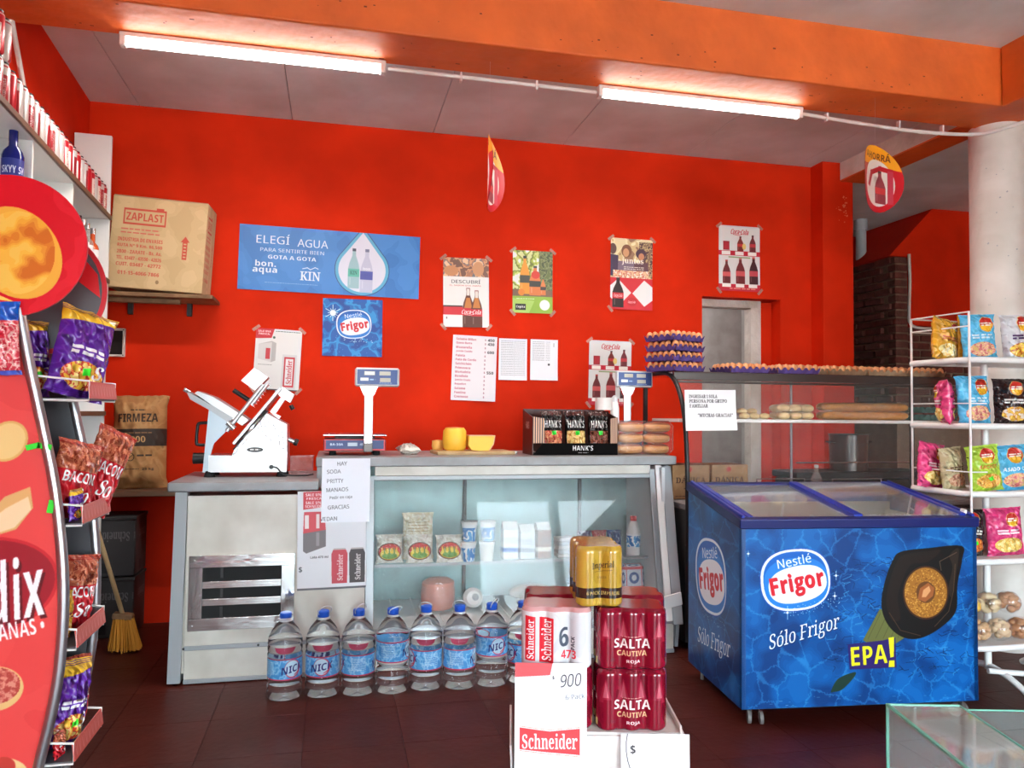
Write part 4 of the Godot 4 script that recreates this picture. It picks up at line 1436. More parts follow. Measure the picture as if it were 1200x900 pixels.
		"price":
			cv = Canvas.new(172, 256, rgb(244, 244, 246))
			cv.poly([Vector2(0, 0), Vector2(90, 0), Vector2(84, 28), Vector2(0, 34)], rgb(226, 80, 86))
			cv.text("$", 92, 34, 9, rgb(40, 40, 46), {})
			cv.text("900", 134, 40, 30, rgb(50, 50, 58), {"w": 50, "bold": false, "rot": -6, "shear": 0.2})
			cv.text("6-Pack", 144, 78, 12, rgb(60, 76, 90), {"w": 46, "bold": false, "rot": -6})
			cv.poly([Vector2(12, 150), Vector2(84, 158), Vector2(156, 152), Vector2(156, 212), Vector2(84, 206), Vector2(12, 200)], rgb(214, 52, 58))
			cv.line([Vector2(12, 147), Vector2(84, 155), Vector2(156, 149)], 1.4, rgb(200, 120, 90)).line([Vector2(12, 203), Vector2(84, 209), Vector2(156, 216)], 1.4, rgb(200, 120, 90))
			cv.text("Schneider", 84, 181, 36, rgb(246, 244, 242), {"w": 132, "serif": true})
			cv.text("Lata 473", 74, 138, 4, rgb(190, 190, 196), {})
		"dollar":
			cv = Canvas.new(160, 120, rgb(240, 240, 242))
			var pts := []
			for k in 13:
				var a := deg_to_rad(-50.0 + k * 9.0)
				pts.append(Vector2(150 - cos(a) * 138, 30 + sin(a) * 138))
			cv.line(pts, 2.0, rgb(50, 50, 54))
			cv.text("$", 28, 36, 22, rgb(34, 34, 38), {})
	return cv.tex()


func tex_bag(o: Dictionary) -> Texture2D:
	var r := RandomNumberGenerator.new()
	r.seed = o.seed
	var c: Color = o.base
	var cv := Canvas.new(120, 160, c)
	cv.patches(0, 0, 120, 160, [c, c, c.lightened(0.08), c.darkened(0.08)], 0.02, o.seed)
	var foods: Array = o.food
	if o.get("window", false):
		cv.patches(0, 0, 120, 62, foods, 0.06, o.seed + 1)
	else:
		cv.patches(14, 98, 92, 50, foods, 0.05, o.seed + 1, true)
	if o.has("badge"):
		var b: Array = o.badge
		cv.ell(b[0], b[1], b[2] * 1.06, b[2] * 1.06, rgb(240, 210, 120))
		cv.ell(b[0], b[1], b[2], b[2], rgb(196, 44, 34))
		cv.poly([Vector2(b[0] - b[2] * 0.95, b[1] + 4), Vector2(b[0] + b[2] * 0.95, b[1] - 2), Vector2(b[0] + b[2] * 0.6, b[1] + b[2] * 0.8), Vector2(b[0], b[1] + b[2]), Vector2(b[0] - b[2] * 0.6, b[1] + b[2] * 0.8)], rgb(236, 180, 40))
		cv.fine(b[0] - b[2] * 0.8, b[1] - 6, b[2] * 1.6, 2, 7, 4.5, rgb(250, 240, 220), r)
	if o.has("word"):
		cv.text(o.word, o.get("wx", 60), o.get("wy", 78), o.get("wh", 13), o.get("ink", Color.WHITE), {"w": o.get("ww", 70), "rot": o.get("rot", 0)})
	if o.has("script"):
		cv.text(o.script, o.get("sx", 74), o.get("sy", 100), o.get("shh", 22), Color.WHITE, {"w": o.get("sw", 50), "serif": true, "shear": 0.3, "rot": o.get("rot", 0)})
	if o.has("strokes"):
		cv.fine(24, 72, 74, 2, 9, 6, o.strokes, r)
	if o.has("band"):
		cv.poly([Vector2(0, 0), Vector2(120, 0), Vector2(120, 18), Vector2(0, 30)], o.band)
	if o.get("dot", false):
		cv.poly([Vector2(54, 112), Vector2(72, 108), Vector2(76, 120), Vector2(58, 124)], rgb(60, 226, 50))
	for y in [2, 5, 8, 152, 155, 158]:
		cv.rect(0, y, 120, 0.8, c.darkened(0.15))
	return cv.tex()


# ------------------------------------------------------------------ snacks
func bag_mesh(w: float, h: float, th: float, sd: int, crumple := 1.0) -> ArrayMesh:
	var nz := FastNoiseLite.new()
	nz.seed = sd
	nz.frequency = 9.0
	var m := MB.new()
	for s in [1.0, -1.0]:
		m.sheet(func(u: float, q: float):
			var a := u * 2.0 - 1.0
			var y := 1.0 - q
			var seal := smoothstep(0.0, 0.12, y) * smoothstep(0.0, 0.12, 1.0 - y)
			var fat := pow(maxf(0.0, 1.0 - a * a), 0.55) * pow(seal, 0.8)
			var x := a * w * 0.5 * (1.0 - 0.09 * seal)
			var wob := nz.get_noise_3d(a * 0.5, y * 0.7, s) * 0.14 * crumple * th * (0.4 + fat)
			var crease := sin(a * 11.0 + nz.get_noise_2d(a, y) * 6.0) * 0.035 * crumple * th * (1.0 - 0.7 * fat) * seal
			var ruffle := sin(a * 6.0 + sd) * 0.06 * th * (1.0 - seal)
			return V(x, y * h + nz.get_noise_2d(a * 0.4 + 5.0, q) * 0.012 * h * (1.0 - seal), s * (fat * th * 0.5 * (0.8 + 0.2 * sin(y * PI))) + wob + crease + ruffle), 16, 18, -s)
	return m.mesh()


func snack_bag(nm: String, label: String, tx: Texture2D, at: Vector3, rot: Vector3, w: float, h: float, th: float, sd: int, group: String, gloss := 0.25) -> MeshInstance3D:
	return solo(nm, label, "bag", bag_mesh(w, h, th, sd), mat(Color.WHITE, gloss, 0.0, {"tex": tx, "coat": 0.4}), at, rot, group)


func snack_display() -> void:
	# floor display for snacks: printed side panels edged with bent tube, trays between, a drum-shaped sign on top
	var t := thing("snack_display", "red floor display stand for snacks with round sign and bent tube frame", "display stand", V(0, 0, -2.65))
	var pts := [V(-0.956, 1.66, 0), V(-0.921, 1.48, 0), V(-0.880, 1.295, 0), V(-0.846, 1.137, 0), V(-0.823, 0.979, 0), V(-0.808, 0.821, 0), V(-0.806, 0.664, 0), V(-0.816, 0.509, 0), V(-0.836, 0.381, 0), V(-0.861, 0.255, 0), V(-0.9, 0.02, 0)]
	var cur := bez(pts, 4)
	for z in [0.0, -0.335]:
		var q := []
		for p in cur:
			q.append(p + V(0, 0, z))
		part(t, "bent_tube", MB.new().tube(q, 0.0165, 12), M.satin)
	# printed panel
	var poly := [Vector2(-1.25, 0.03), Vector2(-1.25, 1.66)]
	for p in cur:
		if p.y >= 0.03:
			poly.append(Vector2(p.x - 0.012, p.y))
	var cv := Canvas.new(173, 652, rgb(220, 68, 66))
	cv.patches(0, 0, 173, 652, [rgb(220, 68, 66), rgb(223, 72, 69), rgb(217, 65, 64)], 0.004, 4)
	var P := func(x: float, y: float) -> Vector2: return Vector2((x + 1.25) * 400.0, (1.66 - y) * 400.0)
	var o: Vector2 = P.call(-0.968, 1.25)
	cv.ell(o.x - 4, o.y, 22, 26, rgb(216, 172, 96), 30).ell(o.x - 4, o.y, 19, 23, rgb(228, 196, 128), 30)
	o = P.call(-0.955, 1.03)
	cv.poly([o + Vector2(-40, 18), o + Vector2(-10, -20), o + Vector2(18, -32), o + Vector2(22, -6), o + Vector2(4, 20), o + Vector2(-40, 34)], rgb(214, 168, 104))
	cv.poly([o + Vector2(-40, 22), o + Vector2(-8, -6), o + Vector2(16, -20), o + Vector2(20, -4), o + Vector2(2, 18), o + Vector2(-40, 32)], rgb(232, 204, 160))
	o = P.call(-0.975, 0.8)
	cv.ell(o.x - 30, o.y, 92, 62, rgb(196, 34, 44), -12).ell(o.x - 30, o.y, 88, 58, rgb(150, 18, 34), -12)
	cv.text("dix", o.x + 17, o.y + 4, 76, rgb(90, 10, 20), {"w": 62, "rot": -10, "shear": 0.12})
	cv.text("dix", o.x + 14, o.y, 76, rgb(240, 240, 240), {"w": 62, "rot": -10, "shear": 0.12})
	o = P.call(-0.945, 0.675)
	cv.text("GANAS •", o.x + 4, o.y, 20, rgb(244, 240, 238), {"w": 62, "rot": -9})
	o = P.call(-0.965, 0.5)
	cv.ell(o.x - 10, o.y, 32, 27, rgb(224, 186, 120)).patches(o.x - 38, o.y - 26, 56, 44, [rgb(170, 62, 52), rgb(196, 96, 84), rgb(214, 140, 120)], 0.12, 7, true)
	o = P.call(-0.98, 0.24)
	cv.ell(o.x, o.y, 36, 22, rgb(226, 190, 130)).ell(o.x + 8, o.y - 10, 14, 12, rgb(190, 60, 50)).ell(o.x - 10, o.y - 8, 12, 9, rgb(140, 170, 70))
	part(t, "side_panel", MB.new().prism(poly, -0.012, -0.004), mat(Color.WHITE, 0.35, 0, {"tex": cv.tex()}))
	part(t, "side_panel", MB.new().prism(poly, -0.331, -0.323), M.dark_panel)
	part(t, "back_panel", bx(V(-1.2, 0.85, -0.17), V(0.012, 1.6, 0.3)), M.dark_panel)
	# drum sign: two discs
	var dv := Canvas.new(240, 240, rgb(214, 24, 40))
	dv.ell(120, 120, 116, 116, rgb(206, 20, 36))
	dv.patches(0, 0, 240, 240, [rgb(216, 26, 42), rgb(220, 30, 46), rgb(212, 22, 38)], 0.006, 6)
	dv.ell(132, 132, 66, 82, rgb(236, 176, 66), -30)
	dv.patches(74, 60, 116, 142, [rgb(240, 196, 88), rgb(240, 186, 72), rgb(236, 170, 58), rgb(228, 152, 52), rgb(218, 130, 44), rgb(208, 112, 38)], 0.012, 62, true)
	dv.poly([Vector2(30, 158), Vector2(60, 172), Vector2(110, 206), Vector2(132, 216), Vector2(96, 212), Vector2(50, 188)], rgb(244, 204, 96))
	var sg := part(t, "round_sign", MB.new().cyl(V(0, 0, -0.006), V(0, 0, 0), 0.22, -1, 48), M.sign_edge, V(-0.985, 1.853, 0.012))
	part(sg, "printed_face", MB.new().prism(circle(0.2185, 48), 0.0005, 0.0015), mat(Color.WHITE, 0.25, 0, {"tex": dv.tex(), "coat": 0.5}))
	var s2 := part(t, "round_sign", MB.new().cyl(V(0, 0, -0.006), V(0, 0, 0), 0.22, -1, 48), M.sign_edge, V(-0.985, 1.75, -0.21))
	part(s2, "inner_face", MB.new().prism(circle(0.205, 40), 0.0005, 0.0015), M.dark_panel)
	part(s2, "inner_print", MB.new().prism([Vector2(-0.05, 0.19), Vector2(0.1, 0.17), Vector2(0.19, 0.06), Vector2(0.2, -0.02), Vector2(0.06, 0.09)], 0.002, 0.003), M.red)
	part(t, "sign_brace", bx(V(-0.985, 1.76, -0.1), V(0.012, 0.03, 0.2)), M.satin)
	# wire trays with red price strips
	var sv := Canvas.new(140, 24, rgb(196, 84, 76))
	for k in 9:
		sv.line([Vector2(8 + k * 15, 4), Vector2(12 + k * 15, 20), Vector2(16 + k * 15, 5)], 1.2, rgb(222, 160, 150))
	var sm := mat(Color.WHITE, 0.3, 0, {"tex": sv.tex()})
	var ys := [1.378, 0.985, 0.6, 0.25]
	for k in 4:
		var y: float = ys[k]
		var tr := Node3D.new()
		tr.name = "tray"
		t.add_child(tr, true)
		var back := -1.18
		var frontx: float = [-0.757, -0.766, -0.772, -0.77][k]
		part(tr, "tray_floor", bx(V((back + frontx) / 2, y + 0.004, -0.168), V(frontx - back, 0.006, 0.29)), M.dark_panel)
		part(tr, "price_strip", bx(V(0, 0, 0), V(0.3, 0.055, 0.005), 0.001), sm, V(frontx, y + 0.034, -0.168), V(0, 90, 0) + V(-8, 0, 0))
		part(tr, "rim_wire", MB.new().tube([V(back, y + 0.1, -0.02), V(frontx, y + 0.062, -0.02), V(frontx, y, -0.02), V(back, y + 0.004, -0.02)], 0.0035, 6), M.wire)
		part(tr, "rim_wire", MB.new().tube([V(back, y + 0.1, -0.316), V(frontx, y + 0.062, -0.316), V(frontx, y, -0.316), V(back, y + 0.004, -0.316)], 0.0035, 6), M.wire)
	for k in 5:
		var pz: Array = [[-0.9, 1.235, 0.014, 15], [-0.868, 1.235, 0.014, -10], [-0.845, 1.05, 0.015, 80], [-0.8, 0.91, 0.014, 5], [-1.1, 1.2, 0.014, 0]][k]
		if k < 3:
			part(t, "green_tag", bx(V(0, 0, 0), V(0.04, 0.017, 0.001)), M.green_tag, V(pz[0], pz[1], pz[2]), V(0, 0, pz[3]))
	# the bags lying in the trays; their tops lean out of the tray towards the customer side
	var red := tex_bag({"seed": 301, "base": rgb(196, 22, 34), "food": [rgb(150, 60, 40), rgb(206, 120, 84), rgb(180, 90, 64)], "window": true, "word": "BACON", "wy": 76, "wh": 22, "ww": 86, "script": "So", "sy": 112, "sw": 44, "shh": 30})
	var pur := tex_bag({"seed": 302, "base": rgb(92, 36, 150), "food": [rgb(230, 180, 60), rgb(200, 60, 40), rgb(240, 210, 120)], "band": rgb(236, 186, 44), "strokes": rgb(240, 236, 240), "script": "S", "sx": 92, "sy": 112, "sw": 22, "shh": 26, "dot": true})
	var yel := tex_bag({"seed": 303, "base": rgb(226, 170, 40), "food": [rgb(250, 220, 120), rgb(220, 150, 60)], "strokes": rgb(120, 40, 30)})
	var g := "snack bags in the red floor display"
	var L := ["purple snack bag with yellow top in the display's highest tray", "red bacon snack bag in the second tray of the red display", "red snack bag in the third tray of the red display", "purple snack bag in the lowest tray of the red display"]
	var yy := 1.39
	snack_bag("snack_bag", "purple and yellow snack bag standing in the display's highest tray", pur, V(-0.84, yy, -2.785), V(-6, 46, -14), 0.2, 0.3, 0.09, 1, g)
	snack_bag("snack_bag", "dark red snack bag behind the purple one in the display's highest tray", red, V(-0.85, yy, -2.9), V(-4, 70, -8), 0.15, 0.22, 0.07, 2, g)
	snack_bag("snack_bag", "second purple snack bag pushed back in the display's highest tray", pur, V(-0.97, yy, -2.78), V(-3, 62, 0), 0.17, 0.25, 0.08, 3, g)
	yy = 1.0
	snack_bag("snack_bag", "red bacon snack bag leaning forward in the display's second tray", red, V(-0.845, yy, -2.755), V(0, 52, -14), 0.17, 0.25, 0.07, 4, g)
	snack_bag("snack_bag", "red bacon snack bag leaning far out at the end of the display's second tray", red, V(-0.825, yy, -2.9), V(0, 48, -24), 0.16, 0.3, 0.07, 5, g)
	snack_bag("snack_bag", "purple snack bag low at the near end of the display's second tray", pur, V(-0.8, yy - 0.005, -2.72), V(0, 80, 0), 0.08, 0.1, 0.03, 6, g)
	yy = 0.615
	snack_bag("snack_bag", "red snack bag with white lettering in the display's third tray", red, V(-0.85, yy, -2.83), V(0, 55, -8), 0.18, 0.25, 0.09, 7, g)
	snack_bag("snack_bag", "yellow snack bag at the near end of the display's third tray", yel, V(-0.84, yy, -2.73), V(0, 76, -4), 0.11, 0.15, 0.05, 8, g)
	yy = 0.262
	snack_bag("snack_bag", "purple snack bag standing in the display's lowest tray", pur, V(-0.845, yy, -2.78), V(0, 62, -9), 0.17, 0.27, 0.09, 9, g)
	snack_bag("snack_bag", "red snack bag in the back of the display's lowest tray", red, V(-0.86, yy, -2.9), V(0, 58, -6), 0.15, 0.25, 0.07, 10, g)
	snack_bag("snack_bag", "red snack bag lying at the near end of the display's lowest tray", red, V(-0.82, yy, -2.7), V(0, 84, 0), 0.06, 0.08, 0.03, 11, g)
	# a clear bag of sweets hung on the near panel
	var sw := Canvas.new(80, 130, rgb(214, 90, 96))
	sw.patches(0, 34, 80, 90, [rgb(206, 60, 74), rgb(226, 140, 140), rgb(236, 190, 180), rgb(196, 40, 60)], 0.06, 71)
	sw.rect(0, 0, 80, 34, rgb(20, 90, 190)).ell(30, 20, 14, 10, rgb(214, 60, 60)).rect(0, 122, 80, 8, rgb(60, 90, 190))
	snack_bag("sweets_bag", "pink and blue bag of sweets hanging on the red display's side panel", sw.tex(), V(-1.0, 1.45, -2.62), V(0, 0, 3), 0.14, 0.225, 0.04, 12, "", 0.15)


func circle(r: float, n: int) -> Array:
	var out := []
	for k in n:
		out.append(Vector2(cos(TAU * k / n), sin(TAU * k / n)) * r)
	return out


func snack_rack() -> void:
	# white wire rack to the right of the freezer; local x from 0 at the left front post
	var t := thing("wire_rack", "white wire snack rack beside the round column", "rack", V(2.975, 0, -3.1))
	var W := 0.85
	var D := 0.34
	var ys := [1.636, 1.316, 0.99, 0.668, 0.26]
	for y in ys:
		var sh := Node3D.new()
		sh.name = "shelf"
		t.add_child(sh, true)
		part(sh, "sheet", MB.new().prism([Vector2(-0.03, -D), Vector2(W, -D), Vector2(W, 0.0), Vector2(0.06, 0.0), Vector2(0.0, -0.02)], -0.004, 0.004), M.wire, V(0, y - 0.006, 0), V(90, 0, 0))
		part(sh, "rim", MB.new().tube([V(-0.035, y - 0.006, -D), V(-0.012, y - 0.006, -0.06), V(0.02, y - 0.006, 0.0), V(0.1, y - 0.006, 0.012), V(W, y - 0.006, 0.012)], 0.015, 8), M.wire)
		part(sh, "rim", MB.new().tube([V(-0.035, y - 0.006, -D), V(W, y - 0.006, -D)], 0.009, 8), M.wire)
	for p in [V(0.0, 0, 0.0), V(-0.035, 0, -D)]:
		part(t, "post", MB.new().cyl(V(p.x, 0.87 if p.z < -0.1 else 0.8, p.z), V(p.x, 1.865, p.z), 0.0055, -1, 8), M.wire)
	for h in [0.0, -0.068]:
		part(t, "guard_wire", MB.new().tube([V(0.0, 1.862 + h, 0), V(-0.035, 1.862 + h, -D), V(0.25, 1.862 + h, -D - 0.003)], 0.004, 6), M.wire)
	for y in [1.42, 1.09]:
		part(t, "guard_wire", MB.new().tube([V(0.09, y, 0.004), V(0.0, y, 0), V(-0.035, y, -D)], 0.0035, 6), M.wire)
	part(t, "pole", MB.new().cyl(V(0.28, 0.08, -0.2), V(0.28, 1.64, -0.2), 0.017, -1, 14), M.wire)
	part(t, "pole", MB.new().cyl(V(0.7, 0.08, -0.2), V(0.7, 1.64, -0.2), 0.017, -1, 14), M.wire)
	for s in [0.02, -0.42]:
		part(t, "leg", MB.new().tube(bez([V(0.28, 0.1, -0.2), V(0.28, 0.08, -0.2 + (s + 0.2) * 0.5), V(0.3, 0.02, s)], 5), 0.016, 8), M.wire)
		part(t, "leg", MB.new().tube(bez([V(0.7, 0.1, -0.2), V(0.7, 0.08, -0.2 + (s + 0.2) * 0.5), V(0.72, 0.02, s)], 5), 0.016, 8), M.wire)
	part(t, "stretcher", MB.new().tube([V(0.2, 0.1, -0.12), V(0.85, 0.06, 0.05)], 0.014, 8), M.wire)
	var o := V(2.975, 0, -3.1)
	var g := "snack bags on the white wire rack"
	var ham := [rgb(226, 190, 120), rgb(222, 140, 140), rgb(236, 206, 150), rgb(206, 110, 110)]
	var pot := [rgb(236, 206, 110), rgb(226, 180, 80), rgb(246, 226, 150)]
	var tx := {
		"yellow": tex_bag({"seed": 401, "base": rgb(222, 160, 40), "food": [rgb(240, 220, 150), rgb(226, 180, 90), rgb(250, 240, 200)], "badge": [84, 36, 20], "strokes": rgb(190, 90, 40)}),
		"blue": tex_bag({"seed": 402, "base": rgb(84, 180, 222), "food": ham, "badge": [78, 38, 26], "strokes": rgb(200, 228, 240)}),
		"asado": tex_bag({"seed": 403, "base": rgb(84, 180, 222), "food": ham, "badge": [62, 36, 27], "word": "ASADO CRI", "wy": 84, "wh": 13, "ww": 84, "dot": false}),
		"white": tex_bag({"seed": 404, "base": rgb(214, 214, 218), "food": [rgb(226, 180, 60), rgb(180, 90, 40), rgb(240, 210, 90)], "badge": [70, 34, 28], "strokes": rgb(70, 40, 90)}),
		"dark": tex_bag({"seed": 405, "base": rgb(40, 24, 24), "food": [rgb(226, 210, 190), rgb(214, 150, 60), rgb(236, 190, 80)], "badge": [66, 34, 24], "strokes": rgb(230, 224, 216)}),
		"pink": tex_bag({"seed": 406, "base": rgb(222, 60, 120), "food": pot, "badge": [76, 40, 22], "strokes": rgb(250, 220, 230)}),
		"green": tex_bag({"seed": 407, "base": rgb(170, 204, 60), "food": [rgb(232, 170, 70), rgb(240, 196, 110), rgb(214, 140, 50)], "badge": [62, 36, 26], "word": "NACHOS", "wy": 74, "wh": 13, "ww": 64, "ink": rgb(206, 90, 40), "dot": true}),
		"brown": tex_bag({"seed": 408, "base": rgb(196, 180, 140), "food": [rgb(190, 140, 110), rgb(210, 170, 140), rgb(170, 110, 90)], "strokes": rgb(110, 80, 60)}),
		"black": tex_bag({"seed": 409, "base": rgb(28, 26, 26), "food": [rgb(206, 110, 40), rgb(180, 80, 30), rgb(230, 150, 60)], "badge": [60, 36, 24], "strokes": rgb(220, 216, 206), "dot": true}),
	}
	var rows := [
		["yellow", "yellow snack bag standing at the open end of the rack's top shelf", 0.02, 1.636, -0.18, 14, 0.2, 0.215, -8],
		["blue", "light blue snack bag on the rack's top shelf in front of the column", 0.16, 1.636, -0.1, -6, 0.2, 0.23, 3],
		["white", "white snack bag on the rack's top shelf", 0.385, 1.636, -0.08, -10, 0.2, 0.235, 2],
		["pink", "pink snack bag edge-on beside a light blue bag on the rack's second shelf", 0.0, 1.316, -0.15, 62, 0.17, 0.22, 0],
		["blue", "light blue snack bag standing on the rack's second shelf", 0.105, 1.316, -0.08, 0, 0.2, 0.24, 2],
		["dark", "dark brown and white snack bag on the rack's second shelf", 0.325, 1.316, -0.08, -8, 0.2, 0.23, 0],
		["pink", "pink snack bag crumpled at the open end of the rack's third shelf", -0.01, 0.99, -0.25, 12, 0.2, 0.23, -8],
		["brown", "greyish brown snack bag squeezed between pink and green bags", 0.05, 0.99, -0.155, 6, 0.15, 0.21, 6],
		["green", "green nacho bag on the rack's third shelf", 0.145, 0.99, -0.055, -4, 0.19, 0.225, 6],
		["asado", "light blue snack bag beside the green nacho bag", 0.335, 0.99, -0.08, -8, 0.2, 0.225, 5],
		["black", "black snack bag on the rack's fourth shelf behind the freezer corner", 0.1, 0.668, -0.12, 4, 0.18, 0.23, -4],
		["pink", "pink snack bag on the rack's fourth shelf", 0.29, 0.668, -0.09, -6, 0.21, 0.235, 3],
	]
	var sd := 50
	for r in rows:
		sd += 1
		snack_bag("snack_bag", r[1], tx[r[0]], o + V(r[2], r[3] + 0.002, r[4]), V(-3, r[5], r[8]), r[6], r[7], 0.075, sd, g)
	snack_bag("snack_bag", "yellow snack bag lying flat behind the bags of the rack's top shelf", tx.yellow, o + V(0.27, 1.636, -0.26), V(0, 0, -92) * 0.0, 0.2, 0.245, 0.05, 77, g)
	# bags of small bread and corn puffs on the bottom shelf
	var fc := [[rgb(196, 150, 104), "pale brown biscuit bag"], [rgb(206, 176, 140), "cream biscuit bag"], [rgb(176, 120, 74), "brown biscuit bag"], [rgb(222, 178, 50), "yellow corn puff bag"], [rgb(214, 190, 150), "pale biscuit bag"], [rgb(190, 140, 100), "tan biscuit bag"]]
	for k in 6:
		var m := MB.new()
		var r2 := RandomNumberGenerator.new()
		r2.seed = 900 + k
		var at := o + V(0.1 + (k % 3) * 0.118, 0.262 + 0.112 * (k / 3), -0.07 - 0.06 * (k / 3))
		for j in 26:
			var d := V(r2.randfn(), r2.randfn(), r2.randfn()).normalized() * 0.85
			m.ball(V(d.x * 0.042, 0.055 + d.y * 0.042, d.z * 0.042), V(0.022, 0.017, 0.02), 8, 5)
		var b := thing("biscuit_bag", "%s heaped on the rack's bottom shelf" % fc[k][1], "bag", at, 0.0, "bags on the rack's bottom shelf")
		var st := part(b, "biscuits", m, mat(fc[k][0], 0.6))
		st.set_meta("kind", "stuff")
		part(b, "film", MB.new().ball(V(0, 0.056, 0), V(0.0575, 0.056, 0.058), 14, 8), M.film)


# ------------------------------------------------------------------ beer
func pack_wrap(nx: int, nz: int, r: float, h: float) -> MB:
	var seq := []    # [centre, from, to]
	var cx := func(i: int) -> float: return (i - (nx - 1) * 0.5) * 2.0 * r
	var cz := func(j: int) -> float: return (j - (nz - 1) * 0.5) * 2.0 * r
	var e := 44.0
	# start in the middle of the back, go over the left side to the front, the right side and back again
	for i in range(nx / 2, -1, -1):
		if i == 0:
			seq.append([Vector2(cx.call(0), cz.call(0)), -90.0 + e, -180.0 - e])
		elif nx % 2 == 1 and i == nx / 2:
			seq.append([Vector2(cx.call(i), cz.call(0)), -90.0, -90.0 - e])
		else:
			pass
	for j in range(1, nz - 1):
		seq.append([Vector2(cx.call(0), cz.call(j)), -180.0 + e, -180.0 - e])
	seq.append([Vector2(cx.call(0), cz.call(nz - 1)), -180.0 + e, -270.0 - e])
	for i in range(1, nx - 1):
		seq.append([Vector2(cx.call(i), cz.call(nz - 1)), -270.0 + e, -270.0 - e])
	seq.append([Vector2(cx.call(nx - 1), cz.call(nz - 1)), -270.0 + e, -360.0 - e])
	for j in range(nz - 2, 0, -1):
		seq.append([Vector2(cx.call(nx - 1), cz.call(j)), -360.0 + e, -360.0 - e])
	seq.append([Vector2(cx.call(nx - 1), cz.call(0)), -360.0 + e, -450.0 - e])
	if nx % 2 == 1 and nx > 2:
		seq.append([Vector2(cx.call(nx / 2), cz.call(0)), -450.0 + e, -450.0])
	var pts := []
	var nms := []
	var rr := r + 0.0012
	for s in seq:
		var n := maxi(2, int(absf(s[2] - s[1]) / 14.0))
		for k in n + 1:
			var a := deg_to_rad(lerpf(s[1], s[2], float(k) / n))
			var d := Vector2(cos(a), sin(a))
			pts.append(s[0] + d * rr)
			nms.append(d)
	pts.append(pts[0])
	nms.append(nms[0])
	var run := [0.0]
	for k in pts.size() - 1:
		run.append(run[k] + (pts[k + 1] - pts[k]).length())
	var total: float = run[-1]
	var m := MB.new()
	var prev := []
	var lv := [[0.0, 0.9, 1.0], [0.008, 1.0, 0.97], [h - 0.018, 1.0, 0.1], [h - 0.006, 0.965, 0.04], [h, 0.86, 0.02]]
	for l in lv:
		var row := []
		for k in pts.size():
			var p: Vector2 = pts[k]
			var off: Vector2 = nms[k] * r * (1.0 - l[1]) * 1.6
			var q := p - off
			var up := 0.0 if l[1] >= 1.0 else (0.9 if l[0] > 0.05 else -0.9)
			row.append(m.vert(V(q.x, l[0], q.y), V(nms[k].x, up, nms[k].y), Vector2(run[k] / total, l[2])))
		if prev:
			for k in pts.size() - 1:
				m.quad4(prev[k], prev[k + 1], row[k + 1], row[k])
		prev = row
	# film over the top
	var c := m.vert(V(0, h - 0.003, 0), Vector3.UP, Vector2(0.5, 0.015))
	for k in pts.size() - 1:
		var a := m.vert(m.v[prev[k]], Vector3.UP, Vector2(0.5, 0.015))
		var b := m.vert(m.v[prev[k + 1]], Vector3.UP, Vector2(0.5, 0.015))
		m.tri(c, a, b)
	return m


func six_pack(nm: String, label: String, at: Vector3, turn: float, nx: int, nz: int, tx: Texture2D, can_c: Color, open := false, group := "") -> Node3D:
	var t := thing(nm, label, "beer pack", at, turn, group)
	var key := "wrap%d%d" % [nx, nz]
	if not G.has(key):
		G[key] = pack_wrap(nx, nz, 0.033, 0.168).mesh()
	part(t, "wrap", G[key], mat(Color.WHITE, 0.16, 0.0, {"tex": tx, "coat": 0.7}))
	var lid := mat(can_c, 0.3, 0.7)
	var cm := MB.new().lathe([Vector2(0, 0.001), Vector2(0.025, 0.0), Vector2(0.0322, 0.01), Vector2(0.0322, 0.143), Vector2(0.0268, 0.157), Vector2(0.0262, 0.1605), Vector2(0.0245, 0.158), Vector2(0, 0.158)], 16).mesh()
	for i in nx:
		for j in nz:
			part(t, "can", cm, lid, V((i - (nx - 1) * 0.5) * 0.066, 0.0025, (j - (nz - 1) * 0.5) * 0.066))
	return t


